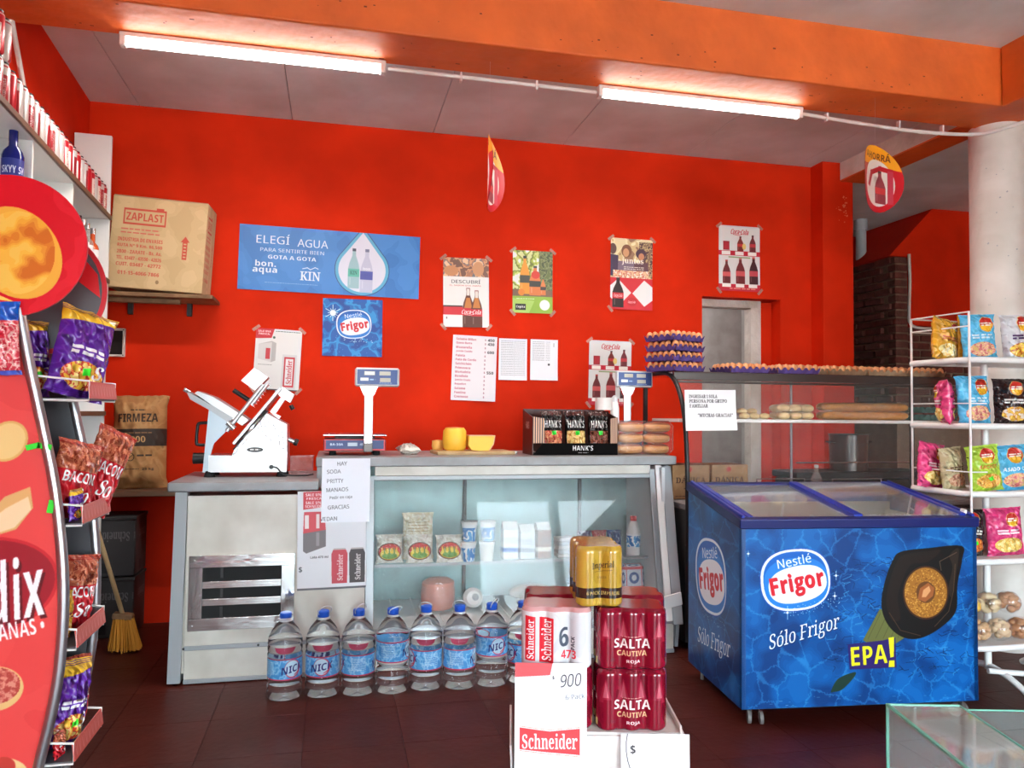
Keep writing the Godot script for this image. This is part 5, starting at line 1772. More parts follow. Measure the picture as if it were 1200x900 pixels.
func beer_stack() -> void:
	var turn := -13.0
	var B := Basis(Vector3.UP, deg_to_rad(turn))
	var o := V(0.79, 0, -2.06)      # middle of the front of the stack
	# base: a white display carton
	var cz := -0.16
	var t := thing("display_carton", "white cardboard carton standing under the stacked beer packs", "carton", o + B * V(-0.04, 0, cz), turn)
	part(t, "body", bx(V(0, 0.228, 0), V(0.46, 0.456, 0.34), 0.004), M.carton)
	part(t, "top", bx(V(0, 0.46, 0), V(0.44, 0.008, 0.33)), M.carton)
	part(t, "flap", bx(V(0.262, 0.36, 0.02), V(0.006, 0.2, 0.3), 0.001), M.carton, V(0, 0, 0), V(0, 0, 6))
	part(t, "flap", bx(V(-0.238, 0.34, 0.02), V(0.006, 0.2, 0.3), 0.001), M.carton, V(0, 0, 0), V(0, 0, 3))
	# printed films, one unit of width per perimeter (front in the middle)
	var sv := Canvas.new(620, 168, rgb(122, 12, 36))
	sv.patches(0, 14, 620, 154, [rgb(116, 10, 34), rgb(126, 12, 38), rgb(136, 16, 44), rgb(108, 8, 30)], 0.012, 12, false, 0.4)
	for sx in [310, 0, 620]:
		for k in 4:
			sv.poly([Vector2(sx - 78 + k * 52 - 20, 92), Vector2(sx - 78 + k * 52, 24), Vector2(sx - 78 + k * 52 + 20, 92)], rgb(146, 30, 54))
			sv.poly([Vector2(sx - 78 + k * 52 - 8, 78), Vector2(sx - 78 + k * 52, 32), Vector2(sx - 78 + k * 52 + 9, 78)], rgb(186, 84, 100))
		sv.rect(sx - 84, 84, 168, 82, rgb(128, 12, 36))
		sv.text("SALTA", sx, 98, 26, rgb(244, 238, 232), {"w": 106})
		sv.text("CAUTIVA", sx, 126, 15, rgb(226, 190, 140), {"w": 86})
		sv.text("ROJA", sx + 4, 150, 11, rgb(240, 230, 226), {"w": 40})
		sv.rect(sx - 64, 140, 16, 10, rgb(120, 30, 46))
		sv.fine(sx - 30, 78, 62, 1, 4, 2, rgb(210, 150, 140), rng)
	for sx in [150, 470]:
		for k in [-1, 1]:
			sv.rect(sx + k * 32 - 24, 30, 48, 110, rgb(146, 22, 44)).rect(sx + k * 32 - 24, 140, 48, 20, rgb(206, 176, 120))
			sv.text("SALTA", sx + k * 32, 80, 14, rgb(244, 238, 232), {"w": 40})
	var st := sv.tex()
	var hv := Canvas.new(620, 168, rgb(206, 206, 208))
	hv.patches(0, 0, 620, 168, [rgb(200, 200, 204), rgb(212, 212, 214), rgb(220, 220, 222)], 0.01, 13, false, 0.3)
	hv.rect(0, 0, 620, 12, rgb(200, 150, 150))
	for sx in [310, 0, 620]:
		hv.poly([Vector2(sx - 50, 26), Vector2(sx - 8, 30), Vector2(sx - 8, 158), Vector2(sx - 50, 156)], rgb(206, 30, 44))
		hv.text("Schneider", sx - 29, 92, 30, rgb(244, 240, 238), {"w": 118, "rot": -90, "serif": true})
		hv.poly([Vector2(sx - 92, 22), Vector2(sx - 62, 26), Vector2(sx - 62, 152), Vector2(sx - 92, 150)], rgb(206, 40, 52))
		hv.text("Schneider", sx - 77, 90, 22, rgb(240, 236, 236), {"w": 112, "rot": -90, "serif": true})
		hv.text("6", sx + 22, 82, 56, rgb(70, 78, 92), {"w": 28})
		hv.text("PACK", sx + 48, 100, 12, rgb(50, 52, 60), {"w": 38, "rot": -90})
		hv.text("473", sx + 36, 132, 24, rgb(214, 40, 56), {"w": 44})
	var ht := hv.tex()
	var iv := Canvas.new(620, 168, rgb(172, 138, 46))
	iv.patches(0, 0, 620, 168, [rgb(164, 130, 40), rgb(176, 142, 50), rgb(184, 150, 60)], 0.01, 14, false, 0.3)
	iv.rect(0, 118, 620, 30, rgb(44, 36, 28))
	for sx in [310, 0, 620]:
		iv.text("Imperial", sx - 2, 54, 24, rgb(48, 40, 30), {"w": 64, "serif": true, "shear": 0.15, "rot": -6})
		iv.line([Vector2(sx - 26, 72), Vector2(sx + 26, 66)], 1.4, rgb(90, 70, 30))
		iv.text("LAGER", sx - 4, 88, 7, rgb(120, 92, 40), {"w": 26})
		iv.text("6 PACK IMPERIAL", sx, 133, 10, rgb(190, 160, 90), {"w": 100})
	var it := iv.tex()
	# two columns of packs: silver pack on red ones left, red packs right, a second row behind
	var y1 := 0.465
	var y2 := 0.635
	var g := "dark red beer packs in the stack"
	six_pack("beer_pack", "dark red beer six-pack at the bottom of the stack, directly on the carton's front", o + B * V(0.04, y1, -0.066), turn, 3, 2, st, rgb(190, 190, 192), false, g)
	six_pack("beer_pack", "dark red beer six-pack under the gold pack", o + B * V(0.04, y2, -0.066), turn - 1.0, 3, 2, st, rgb(190, 190, 192), false, g)
	six_pack("beer_pack", "dark red beer six-pack hidden behind the price sheet", o + B * V(-0.168, y1 - 0.0, -0.075), turn, 3, 2, st, rgb(190, 190, 192), false, g)
	six_pack("silver_beer_pack", "silver and red beer six-pack above the price sheet", o + B * V(-0.17, y2, -0.07), turn - 4.0, 3, 2, ht, rgb(196, 196, 198))
	six_pack("beer_pack", "dark red beer six-pack in the back row behind the silver pack", o + B * V(-0.16, y2, -0.225), turn + 2.0, 3, 2, st, rgb(190, 190, 192), false, g)
	six_pack("beer_pack", "dark red beer six-pack in the back row beside the freezer side", o + B * V(0.065, y2, -0.225), turn + 3.0, 3, 2, st, rgb(190, 190, 192), false, g)
	six_pack("beer_pack", "dark red beer six-pack low in the back row of the stack", o + B * V(-0.16, y1, -0.225), turn, 3, 2, st, rgb(190, 190, 192), false, g)
	six_pack("beer_pack", "dark red beer six-pack low in the back row on the freezer side", o + B * V(0.06, y1, -0.225), turn, 3, 2, st, rgb(190, 190, 192), false, g)
	six_pack("gold_beer_pack", "gold beer pack on top of the stack", o + B * V(-0.055, 0.806, -0.11), turn + 3.0, 2, 3, it, rgb(206, 166, 60))
	# hanging price sheets
	paper("price_sheet", "white price sheet with red beer logo hanging in front of the stack", "sheet", "price", o + B * V(-0.19, 0.505, 0.016), V(-2, turn, 0), 0.2, 0.3, 0.004)
	paper("price_card", "white card with a dollar sign on the carton front", "card", "dollar", o + B * V(0.1, 0.395, 0.022), V(-4, turn, 0), 0.19, 0.14, 0.002)


# ------------------------------------------------------------------ water bottles
func water_bottles() -> void:
	var R := 0.081
	var H := 0.405
	var prof := [Vector2(0, 0.006), Vector2(0.05, 0.004), Vector2(0.07, 0.0), Vector2(R, 0.014), Vector2(R, 0.034), Vector2(R - 0.006, 0.042), Vector2(R, 0.05), Vector2(R, 0.064), Vector2(R - 0.006, 0.072), Vector2(R, 0.08), Vector2(R, 0.096), Vector2(R - 0.004, 0.102), Vector2(R - 0.004, 0.188), Vector2(R, 0.194), Vector2(R, 0.21), Vector2(R - 0.005, 0.217), Vector2(R, 0.225), Vector2(R, 0.242), Vector2(R - 0.005, 0.249), Vector2(R, 0.257), Vector2(R - 0.001, 0.27), Vector2(R - 0.008, 0.295), Vector2(R - 0.022, 0.32), Vector2(R - 0.042, 0.345), Vector2(0.027, 0.36), Vector2(0.025, 0.375), Vector2(0, 0.375)]
	var body := MB.new().lathe(prof, 28).mesh()
	var cap := MB.new().lathe([Vector2(0.026, 0.366), Vector2(0.0275, 0.368), Vector2(0.0275, 0.392), Vector2(0.024, 0.396), Vector2(0, 0.397)], 20).mesh()
	var ring := MB.new().lathe([Vector2(0.031, 0.356), Vector2(0.032, 0.36), Vector2(0.031, 0.365), Vector2(0.025, 0.365)], 20).mesh()
	var lab := MB.new().lathe([Vector2(R - 0.0005, 0.1), Vector2(R - 0.0005, 0.198)], 28).mesh()
	var cv := Canvas.new(512, 90, rgb(96, 170, 222))
	cv.patches(0, 0, 512, 90, [rgb(70, 150, 214), rgb(110, 182, 230), rgb(150, 204, 238), rgb(86, 164, 220)], 0.02, 44)
	cv.rect(0, 0, 512, 5, rgb(196, 50, 90)).rect(0, 85, 512, 5, rgb(196, 50, 90))
	for sx in [128, 384]:
		cv.ell(sx, 44, 40, 38, rgb(200, 60, 90)).ell(sx - 2, 43, 36, 34, rgb(190, 222, 240))
		cv.text("NICK", sx, 44, 30, rgb(24, 34, 116), {"w": 106, "rot": -8, "shear": 0.2})
		cv.line([Vector2(sx + 10, 70), Vector2(sx + 34, 56), Vector2(sx + 40, 34)], 4, rgb(206, 50, 80))
	for sx in [0, 256, 512]:
		cv.fine(sx - 36, 16, 72, 8, 7, 2.2, rgb(210, 232, 244), rng)
	var lm := mat(Color.WHITE, 0.35, 0, {"tex": cv.tex()})
	var spots := [[-0.207, 0, 300], [-0.033, 1, 268], [0.134, 2, 180], [0.298, 3, 340], [0.462, 4, 195], [0.627, 5, 160], [0.791, 6, 285], [0.956, 7, 200]]
	var notes := ["first of the row, nearest the vent grille", "second of the row, label facing out", "third of the row, handle flipped up", "fourth of the row, its label high", "fifth of the row", "sixth of the row", "seventh of the row, label facing out", "last one, behind the silver beer pack"]
	for s in spots:
		var k: int = s[1]
		var t := thing("water_bottle", "large clear water bottle with blue cap, %s" % notes[k], "bottle", V(s[0], 0, -3.83 + rng.randf_range(-0.012, 0.012)), 0.0, "water bottles along the deli counter")
		part(t, "body", body, M.water)
		var up := 0.052 if k in [3, 6] else 0.0
		part(t, "label", lab, lm, V(0, up, 0), V(0, s[2], 0))
		part(t, "cap", cap, M.cap_blue)
		part(t, "collar", ring, M.clear_plastic)
		var pts := []
		var flat := k in [0]
		for j in 13:
			var a := TAU * j / 13.0
			pts.append(V(cos(a) * 0.034, 0.0, sin(a) * 0.03 + 0.03))
		var side := -1.0 if k in [1, 2, 4, 7] else 1.0
		part(t, "handle", MB.new().tube(pts, 0.0026, 6, true), M.clear_plastic, V(0.0 if flat else side * 0.0, 0.37, -0.0), V(-8, 0 if flat else rng.randf_range(-140, 140), 0) if flat else V(-35 - rng.randf() * 30, rng.randf_range(-60, 60), 0))


# ------------------------------------------------------------------ glass box in the corner
func glass_tank() -> void:
	var A := V(1.514, 0.55, -1.877)
	var t := thing("glass_box", "clear glass box with green polished edges", "glass box", A, -14.0)
	# local: x along the back edge, z towards the customer
	var W := 0.2
	var Dp := 0.46
	var g := 0.006
	part(t, "left_pane", bx(V(0, -0.275, Dp / 2), V(g, 0.54, Dp)), M.glass)
	part(t, "back_pane", bx(V(W / 2, -0.275, 0), V(W, 0.54, g)), M.glass)
	part(t, "top_pane", bx(V(W / 2, -0.003, Dp / 2), V(W + g, g, Dp)), M.glass_dusty)
	part(t, "right_pane", bx(V(W + 0.115, -0.27, 0.02), V(0.22, 0.53, g)), M.glass)
	part(t, "floor_pane", bx(V(W / 2, -0.545, Dp / 2), V(W, g, Dp)), M.glass)
	for e in [[V(0, 0.001, Dp / 2), V(0.009, 0.006, Dp + 0.004)], [V(W, 0.001, Dp / 2), V(0.004, 0.004, Dp)], [V(W / 2, 0.001, 0), V(W, 0.005, 0.006)], [V(0, -0.275, 0), V(0.008, 0.55, 0.006)], [V(W + 0.115, -0.003, 0.02), V(0.22, 0.004, 0.006)], [V(W + 0.225, -0.27, 0.02), V(0.004, 0.53, 0.006)]]:
		part(t, "polished_edge", bx(e[0], e[1], 0.001), M.green_edge)
	part(t, "green_sticker", bx(V(W + 0.19, -0.05, 0.025), V(0.03, 0.025, 0.001)), M.green_tag)


func paper(nm: String, label: String, category: String, which: String, at: Vector3, rot: Vector3, w: float, h: float, curl := 0.004, tapes := 0, group := "") -> Node3D:
	var t := thing(nm, label, category, at, 0.0, group)
	t.rotation_degrees = rot
	var f := func(u: float, q: float, s: float):
		return V((u - 0.5) * w, (0.5 - q) * h, curl * (sin(u * 7.0 + which.length()) * 0.35 + pow(absf(q - 0.4), 2.0) * 3.0 * (0.4 + u)) + s)
	var m := MB.new()
	m.sheet(func(u: float, q: float): return f.call(u, q, 0.0006), 8, 8, -1.0)
	m.sheet(func(u: float, q: float): return f.call(u, q, 0.0), 8, 8, 1.0)
	part(t, "sheet", m, mat(Color.WHITE, 0.45, 0, {"tex": poster_tex(which)}))
	var cor := [V(-0.5, 0.5, 0), V(0.5, 0.5, 0), V(-0.5, -0.5, 0), V(0.5, -0.5, 0)]
	for k in tapes:
		part(t, "tape", bx(V(0, 0, 0), V(0.055, 0.02, 0.0006)), M.tape, V(cor[k].x * w, cor[k].y * h, 0.006), V(0, 0, [40, -40, -50, 48][k]))
	return t


func posters() -> void:
	var z := -5.293
	paper("water_banner", "wide blue mineral water banner on the red wall", "banner", "water", V(-0.038, 2.358, z), V(0, 0, -0.9), 1.188, 0.432, 0.002)
	paper("ice_cream_poster", "square blue ice cream poster under the water banner", "poster", "frigor", V(0.111, 1.92, z), V(0, 0, 0.2), 0.396, 0.389, 0.002)
	paper("beer_poster", "grey and red beer poster behind the meat slicer", "poster", "beer", V(-0.372, 1.69, z), V(0, 0, -2.4), 0.293, 0.405, 0.004, 4)
	paper("soft_drink_poster", "white poster with two cola bottles above the price list", "poster", "bottles", V(0.886, 2.194, z), V(0, 0, 0.8), 0.324, 0.487, 0.003, 4)
	paper("juice_poster", "green juice poster with fruit bottles", "poster", "juice", V(1.367, 2.292, z), V(0, 0, 0.2), 0.294, 0.448, 0.003, 4)
	paper("soft_drink_poster", "red and white cola poster with a photo of people", "poster", "together", V(2.119, 2.385, z), V(0, 0, -0.5), 0.329, 0.526, 0.005, 3)
	paper("soft_drink_poster", "grey and red cola price poster over the doorway", "poster", "prices", V(2.997, 2.55, z), V(0, 0, 0.0), 0.345, 0.5, 0.003, 4)
	paper("soft_drink_poster", "grey and red cola price poster partly behind the scale", "poster", "prices", V(1.955, 1.652, z), V(0, 0, -0.8), 0.326, 0.471, 0.003, 4)
	paper("price_list", "large white cold cuts price list with pink print", "sheet", "list", V(0.949, 1.664, z), V(0, 0, -1.6), 0.315, 0.455, 0.004)
	paper("price_sheet", "white printed sheet with three columns, beside the pink price list", "sheet", "sheet_a", V(1.226, 1.733, z), V(0, 0, -0.3), 0.205, 0.294, 0.005)
	paper("price_sheet", "white printed sheet half filled, with a black mark", "sheet", "sheet_b", V(1.455, 1.735, z), V(0, 0, -0.3), 0.202, 0.291, 0.005)
	# on the counter front and the bakery glass
	paper("beer_poster", "white poster with a red and a black beer can on the counter front", "poster", "cans", V(0.0, 0.695, -4.066), V(0, 0, 0.8), 0.342, 0.5, 0.003)
	paper("handwritten_note", "white handwritten note taped to the counter front", "note", "handwritten", V(0.065, 0.948, -4.052), V(0, 0, 0), 0.242, 0.325, 0.004)
	paper("door_notice", "white printed notice taped to the bakery case glass", "note", "notice", V(2.115, 1.38, -4.06), V(-3, 0, 0.8), 0.32, 0.235, 0.006)


func hanging_signs() -> void:
	var kinds := [["ring-shaped red and yellow cardboard sign hanging edge-on before the back wall", V(0.725, 2.535, -3.69), 77.0], ["red and yellow cardboard sign hanging by the white beam", V(2.86, 2.65, -3.6), 28.0]]
	var cv := Canvas.new(200, 200, rgb(196, 14, 32))
	cv.ell(100, 100, 100, 100, rgb(200, 16, 34))
	cv.poly([Vector2(0, 70), Vector2(30, 10), Vector2(100, 0), Vector2(170, 10), Vector2(200, 70), Vector2(150, 62), Vector2(100, 50), Vector2(50, 62)], rgb(240, 160, 30))
	cv.text("AHORRÁ", 100, 30, 26, rgb(110, 50, 20), {"w": 120})
	cv.ell(104, 112, 70, 70, rgb(236, 228, 220))
	cv.line([Vector2(60, 120), Vector2(76, 84), Vector2(120, 66), Vector2(160, 70)], 14, rgb(190, 24, 40))
	small_bottle(cv, 118, 172, 46, 96, rgb(150, 60, 70), rgb(206, 60, 60), rgb(90, 60, 50))
	cv.rect(148, 70, 20, 100, rgb(200, 60, 80))
	var tx := cv.tex()
	for k in kinds:
		var t := thing("hanging_sign", k[0], "sign", k[1], k[2])
		var m := MB.new()
		for s in [1.0, -1.0]:
			m.sheet(func(u: float, q: float):
				var a := u * TAU
				var rr := q * 0.185
				var x := cos(a) * rr
				var y := sin(a) * rr
				return V(x, y, 0.05 * (x / 0.185) * (x / 0.185) + 0.025 * x / 0.185 + 0.0008 * s), 32, 5, s)
		# print laid flat over the disc
		for i in m.v.size():
			m.t[i] = Vector2(0.5 + m.v[i].x / 0.37, 0.5 - m.v[i].y / 0.37)
		part(t, "disc", m, mat(Color.WHITE, 0.4, 0, {"tex": tx}))
		part(t, "string", MB.new().cyl(V(0, 0.18, 0), V(0, (3.1 - k[1].y), 0), 0.0004, -1, 5), M.paper)


# ------------------------------------------------------------------ things on the counters
func meat_slicer() -> void:
	# drawn in the slicer's own upright plane: x to the right, y up, z towards the customer
	var t := thing("meat_slicer", "brushed aluminium meat slicer on the low end of the counter", "slicer", V(-0.452, 0.996, -4.42), 0.0)
	var k := 0.000793
	var q := func(x: float, y: float) -> Vector2: return Vector2((x - 480.0) * k, (835.0 - y) * k + 0.022)
	var pl := func(a: Array) -> Array:
		var o := []
		for i in range(0, a.size(), 2):
			o.append(q.call(a[i], a[i + 1]))
		return o
	part(t, "housing", MB.new().prism(pl.call([235, 830, 235, 716, 385, 718, 400, 660, 530, 525, 600, 432, 735, 508, 742, 700, 738, 830]), -0.16, 0.07), M.brushed)
	part(t, "front_plate", MB.new().prism(pl.call([237, 826, 240, 722, 392, 724, 530, 545, 726, 694, 724, 826]), 0.07, 0.078), M.slicer_white)
	part(t, "thickness_plate", MB.new().box(V(0, 0, 0), V(0.018, 0.385, 0.2), 0.004), M.brushed, V(q.call(540, 450).x, q.call(540, 450).y, -0.01), V(0, 0, -38))
	part(t, "blade", MB.new().cyl(V(-0.004, 0, 0), V(0.004, 0, 0), 0.12, -1, 40), M.steel, V(q.call(500, 535).x + 0.004, q.call(500, 535).y, -0.02), V(0, 0, -38))
	part(t, "blade_guard", MB.new().box(V(0, 0, 0), V(0.008, 0.27, 0.16), 0.003), M.dark, V(q.call(495, 545).x, q.call(495, 545).y, 0.0), V(0, 0, -38))
	part(t, "carriage_plate", MB.new().prism(pl.call([225, 412, 362, 498, 345, 548, 262, 636, 240, 722, 232, 832, 195, 832]), 0.03, 0.05), M.slicer_blue)
	part(t, "tray", MB.new().prism(pl.call([132, 300, 152, 286, 250, 322, 400, 420, 482, 478, 440, 516, 300, 420]), -0.14, 0.05), M.slicer_white)
	part(t, "rail", MB.new().prism(pl.call([88, 300, 96, 292, 380, 462, 360, 500, 230, 412, 108, 342]), -0.05, 0.062), M.alu)
	part(t, "rail_knob", MB.new().cyl(V(-0.014, 0.008, 0), V(0.014, -0.008, 0), 0.011, -1, 12), M.steel, V(q.call(78, 284).x, q.call(78, 284).y, 0.02))
	var a2: Vector2 = q.call(345, 555)
	var b2: Vector2 = q.call(575, 235)
	part(t, "pusher_arm", MB.new().tube([V(a2.x, a2.y, 0.07), V((a2.x + b2.x) * 0.5, (a2.y + b2.y) * 0.5, 0.07), V(b2.x, b2.y, 0.06)], 0.011, 10), M.brushed)
	part(t, "pusher_plate", MB.new().prism(pl.call([428, 210, 512, 120, 604, 184, 520, 276]), -0.06, 0.06), M.slicer_white)
	var teeth := part(t, "toothed_edge", MB.new().box(V(0, 0, 0), V(0.01, 0.15, 0.1), 0.002), M.brushed, V(q.call(550, 300).x, q.call(550, 300).y, 0.0), V(0, 0, -35))
	for i in 8:
		var p: Vector2 = q.call(492 + i * 16.5, 384 - i * 23.0)
		part(teeth, "tooth", MB.new().cyl(V(0, 0, 0), V(0.016, -0.003, 0), 0.0035, 0.001, 6), M.steel, V(0.005, -0.07 + i * 0.02, 0.046))
	var h0: Vector2 = q.call(372, 275)
	var h1: Vector2 = q.call(478, 345)
	part(t, "pusher_handle", MB.new().tube([V(h0.x, h0.y, 0.0), V(h1.x, h1.y, 0.0)], 0.0125, 12), M.black)
	part(t, "sharpener_cover", MB.new().prism(pl.call([648, 276, 700, 248, 778, 300, 752, 356, 690, 320]), -0.04, 0.05), M.slicer_white)
	part(t, "sharpener_post", MB.new().prism(pl.call([690, 318, 716, 336, 655, 432, 690, 452, 676, 470, 618, 420]), -0.015, 0.03), M.brushed)
	var s0: Vector2 = q.call(762, 388)
	part(t, "sharpener_knob", MB.new().cyl(V(0, -0.014, 0), V(0, 0.014, 0), 0.012, -1, 12), M.black, V(s0.x, s0.y, 0.02), V(0, 0, 30))
	part(t, "carriage_clamp", MB.new().cyl(V(-0.02, 0.02, 0), V(0.015, -0.015, 0), 0.016, -1, 12), M.steel, V(q.call(375, 520).x, q.call(375, 520).y, 0.07))
	var g0: Vector2 = q.call(745, 610)
	part(t, "dial", MB.new().cyl(V(0, 0, 0), V(0.034, -0.014, 0), 0.012, -1, 12), M.steel, V(g0.x, g0.y, 0.03))
	part(t, "dial_knob", MB.new().cyl(V(0.03, -0.012, 0), V(0.05, -0.02, 0), 0.019, -1, 14), M.black, V(g0.x, g0.y, 0.03))
	var c := []
	for p in [[215, 500], [165, 502], [148, 520], [142, 630], [155, 648], [195, 650]]:
		var w: Vector2 = q.call(p[0], p[1])
		c.append(V(w.x, w.y, 0.0))
	part(t, "grip", MB.new().tube(bez(c, 4), 0.0085, 8), M.black)
	var n0: Vector2 = q.call(158, 742)
	part(t, "thickness_knob", MB.new().cyl(V(-0.03, 0, 0), V(0.03, 0, 0), 0.03, -1, 20), M.black, V(n0.x, n0.y, -0.02))
	for p in [[240, -0.12], [240, 0.05], [705, -0.12], [705, 0.05]]:
		var w: Vector2 = q.call(p[0], 850)
		part(t, "foot", MB.new().cyl(V(w.x, 0.0, p[1]), V(w.x, 0.032, p[1]), 0.03, 0.02, 14), M.rubber)
	var cv := Canvas.new(110, 36, rgb(196, 198, 200))
	cv.ell(55, 18, 54, 17, rgb(24, 24, 26))
	cv.fine(22, 13, 66, 1, 5, 9, rgb(206, 206, 206), rng)
	var bd: Vector2 = q.call(532, 678)
	part(t, "badge", MB.new().prism(ellipse(0.043, 0.014, 24), 0, 0.002), mat(Color.WHITE, 0.35, 0, {"tex": cv.tex()}), V(bd.x, bd.y, 0.078))
	var e0: Vector2 = q.call(640, 795)
	part(t, "cable", MB.new().tube(bez([V(e0.x, e0.y, 0.08), V(e0.x + 0.03, e0.y - 0.005, 0.09), V(e0.x + 0.07, 0.012, 0.08), V(0.3, 0.006, 0.07), V(0.345, 0.012, 0.06)], 6), 0.0045, 8), M.black)
	part(t, "cable_gland", MB.new().cyl(V(e0.x, e0.y, 0.076), V(e0.x, e0.y, 0.09), 0.012, -1, 12), M.black)


func ellipse(rx: float, ry: float, n: int) -> Array:
	var out := []
	for k in n:
		out.append(Vector2(cos(TAU * k / n) * rx, sin(TAU * k / n) * ry))
	return out


func scale_display(sd: int) -> Texture2D:
	var cv := Canvas.new(128, 54, rgb(26, 60, 128))
	cv.rect(22, 6, 34, 15, rgb(176, 172, 160)).rect(70, 6, 36, 15, rgb(176, 172, 160)).rect(72, 30, 34, 15, rgb(176, 172, 160)).rect(10, 30, 26, 11, rgb(232, 236, 240))
	cv.fine(40, 34, 18, 1, 4, 5, rgb(150, 180, 220), rng)
	if sd == 0:
		cv.rect(24, 8, 30, 11, rgb(226, 236, 240))
	cv.fine(70, 48, 40, 1, 3, 1.4, rgb(190, 206, 230), rng)
	return cv.tex()


func retail_scale(label: String, at: Vector3, px: float, topy: float, sd: int) -> void:
	var t := thing("retail_scale", label, "scale", at)
	var cv := Canvas.new(200, 44, rgb(34, 52, 110))
	cv.rect(0, 0, 200, 4, rgb(190, 36, 46)).rect(0, 38, 200, 6, rgb(190, 36, 46)).rect(0, 0, 5, 44, rgb(190, 36, 46)).rect(195, 0, 5, 44, rgb(190, 36, 46))
	cv.text("BA-30A", 40, 20, 9, rgb(196, 206, 226), {"w": 42}).rect(76, 13, 32, 14, rgb(170, 180, 196)).text("45", 122, 20, 9, rgb(196, 206, 226), {})
	part(t, "body", bx(V(0, 0.058, 0), V(0.34, 0.066, 0.3), 0.008), M.scale_blue)
	part(t, "front_label", MB.new().prism([Vector2(-0.165, 0.028), Vector2(0.165, 0.028), Vector2(0.165, 0.09), Vector2(-0.165, 0.09)], 0.15, 0.152), mat(Color.WHITE, 0.4, 0, {"tex": cv.tex()}))
	part(t, "pan", bx(V(0, 0.112, 0), V(0.35, 0.012, 0.31), 0.006), M.steel)
	part(t, "pan_support", bx(V(0, 0.098, 0), V(0.22, 0.02, 0.2), 0.004), M.dark)
	for s in [[-0.12, 0.1], [0.12, 0.1], [-0.12, -0.1], [0.12, -0.1]]:
		part(t, "foot", MB.new().cyl(V(s[0], 0, s[1]), V(s[0], 0.027, s[1]), 0.02, -1, 10), M.rubber)
	part(t, "pole_bracket", bx(V(px, 0.045, 0.165), V(0.05, 0.05, 0.03), 0.004), M.dark_alu)
	part(t, "pole", bx(V(px, topy * 0.5 + 0.02, 0.165), V(0.05, topy - 0.06, 0.018), 0.005), M.pole)
	part(t, "pole_neck", MB.new().prism([Vector2(px - 0.028, topy - 0.05), Vector2(px + 0.028, topy - 0.05), Vector2(px + 0.05, topy), Vector2(px - 0.05, topy)], 0.152, 0.176), M.pole)
	var hd := part(t, "display_head", bx(V(px + 0.045, topy + 0.05, 0.165), V(0.245, 0.106, 0.035), 0.01), M.grey_light)
	part(hd, "display", MB.new().prism([Vector2(px - 0.065, topy + 0.01), Vector2(px + 0.155, topy + 0.01), Vector2(px + 0.155, topy + 0.092), Vector2(px - 0.065, topy + 0.092)], 0.182, 0.1845), mat(Color.WHITE, 0.3, 0, {"tex": scale_display(sd)}))


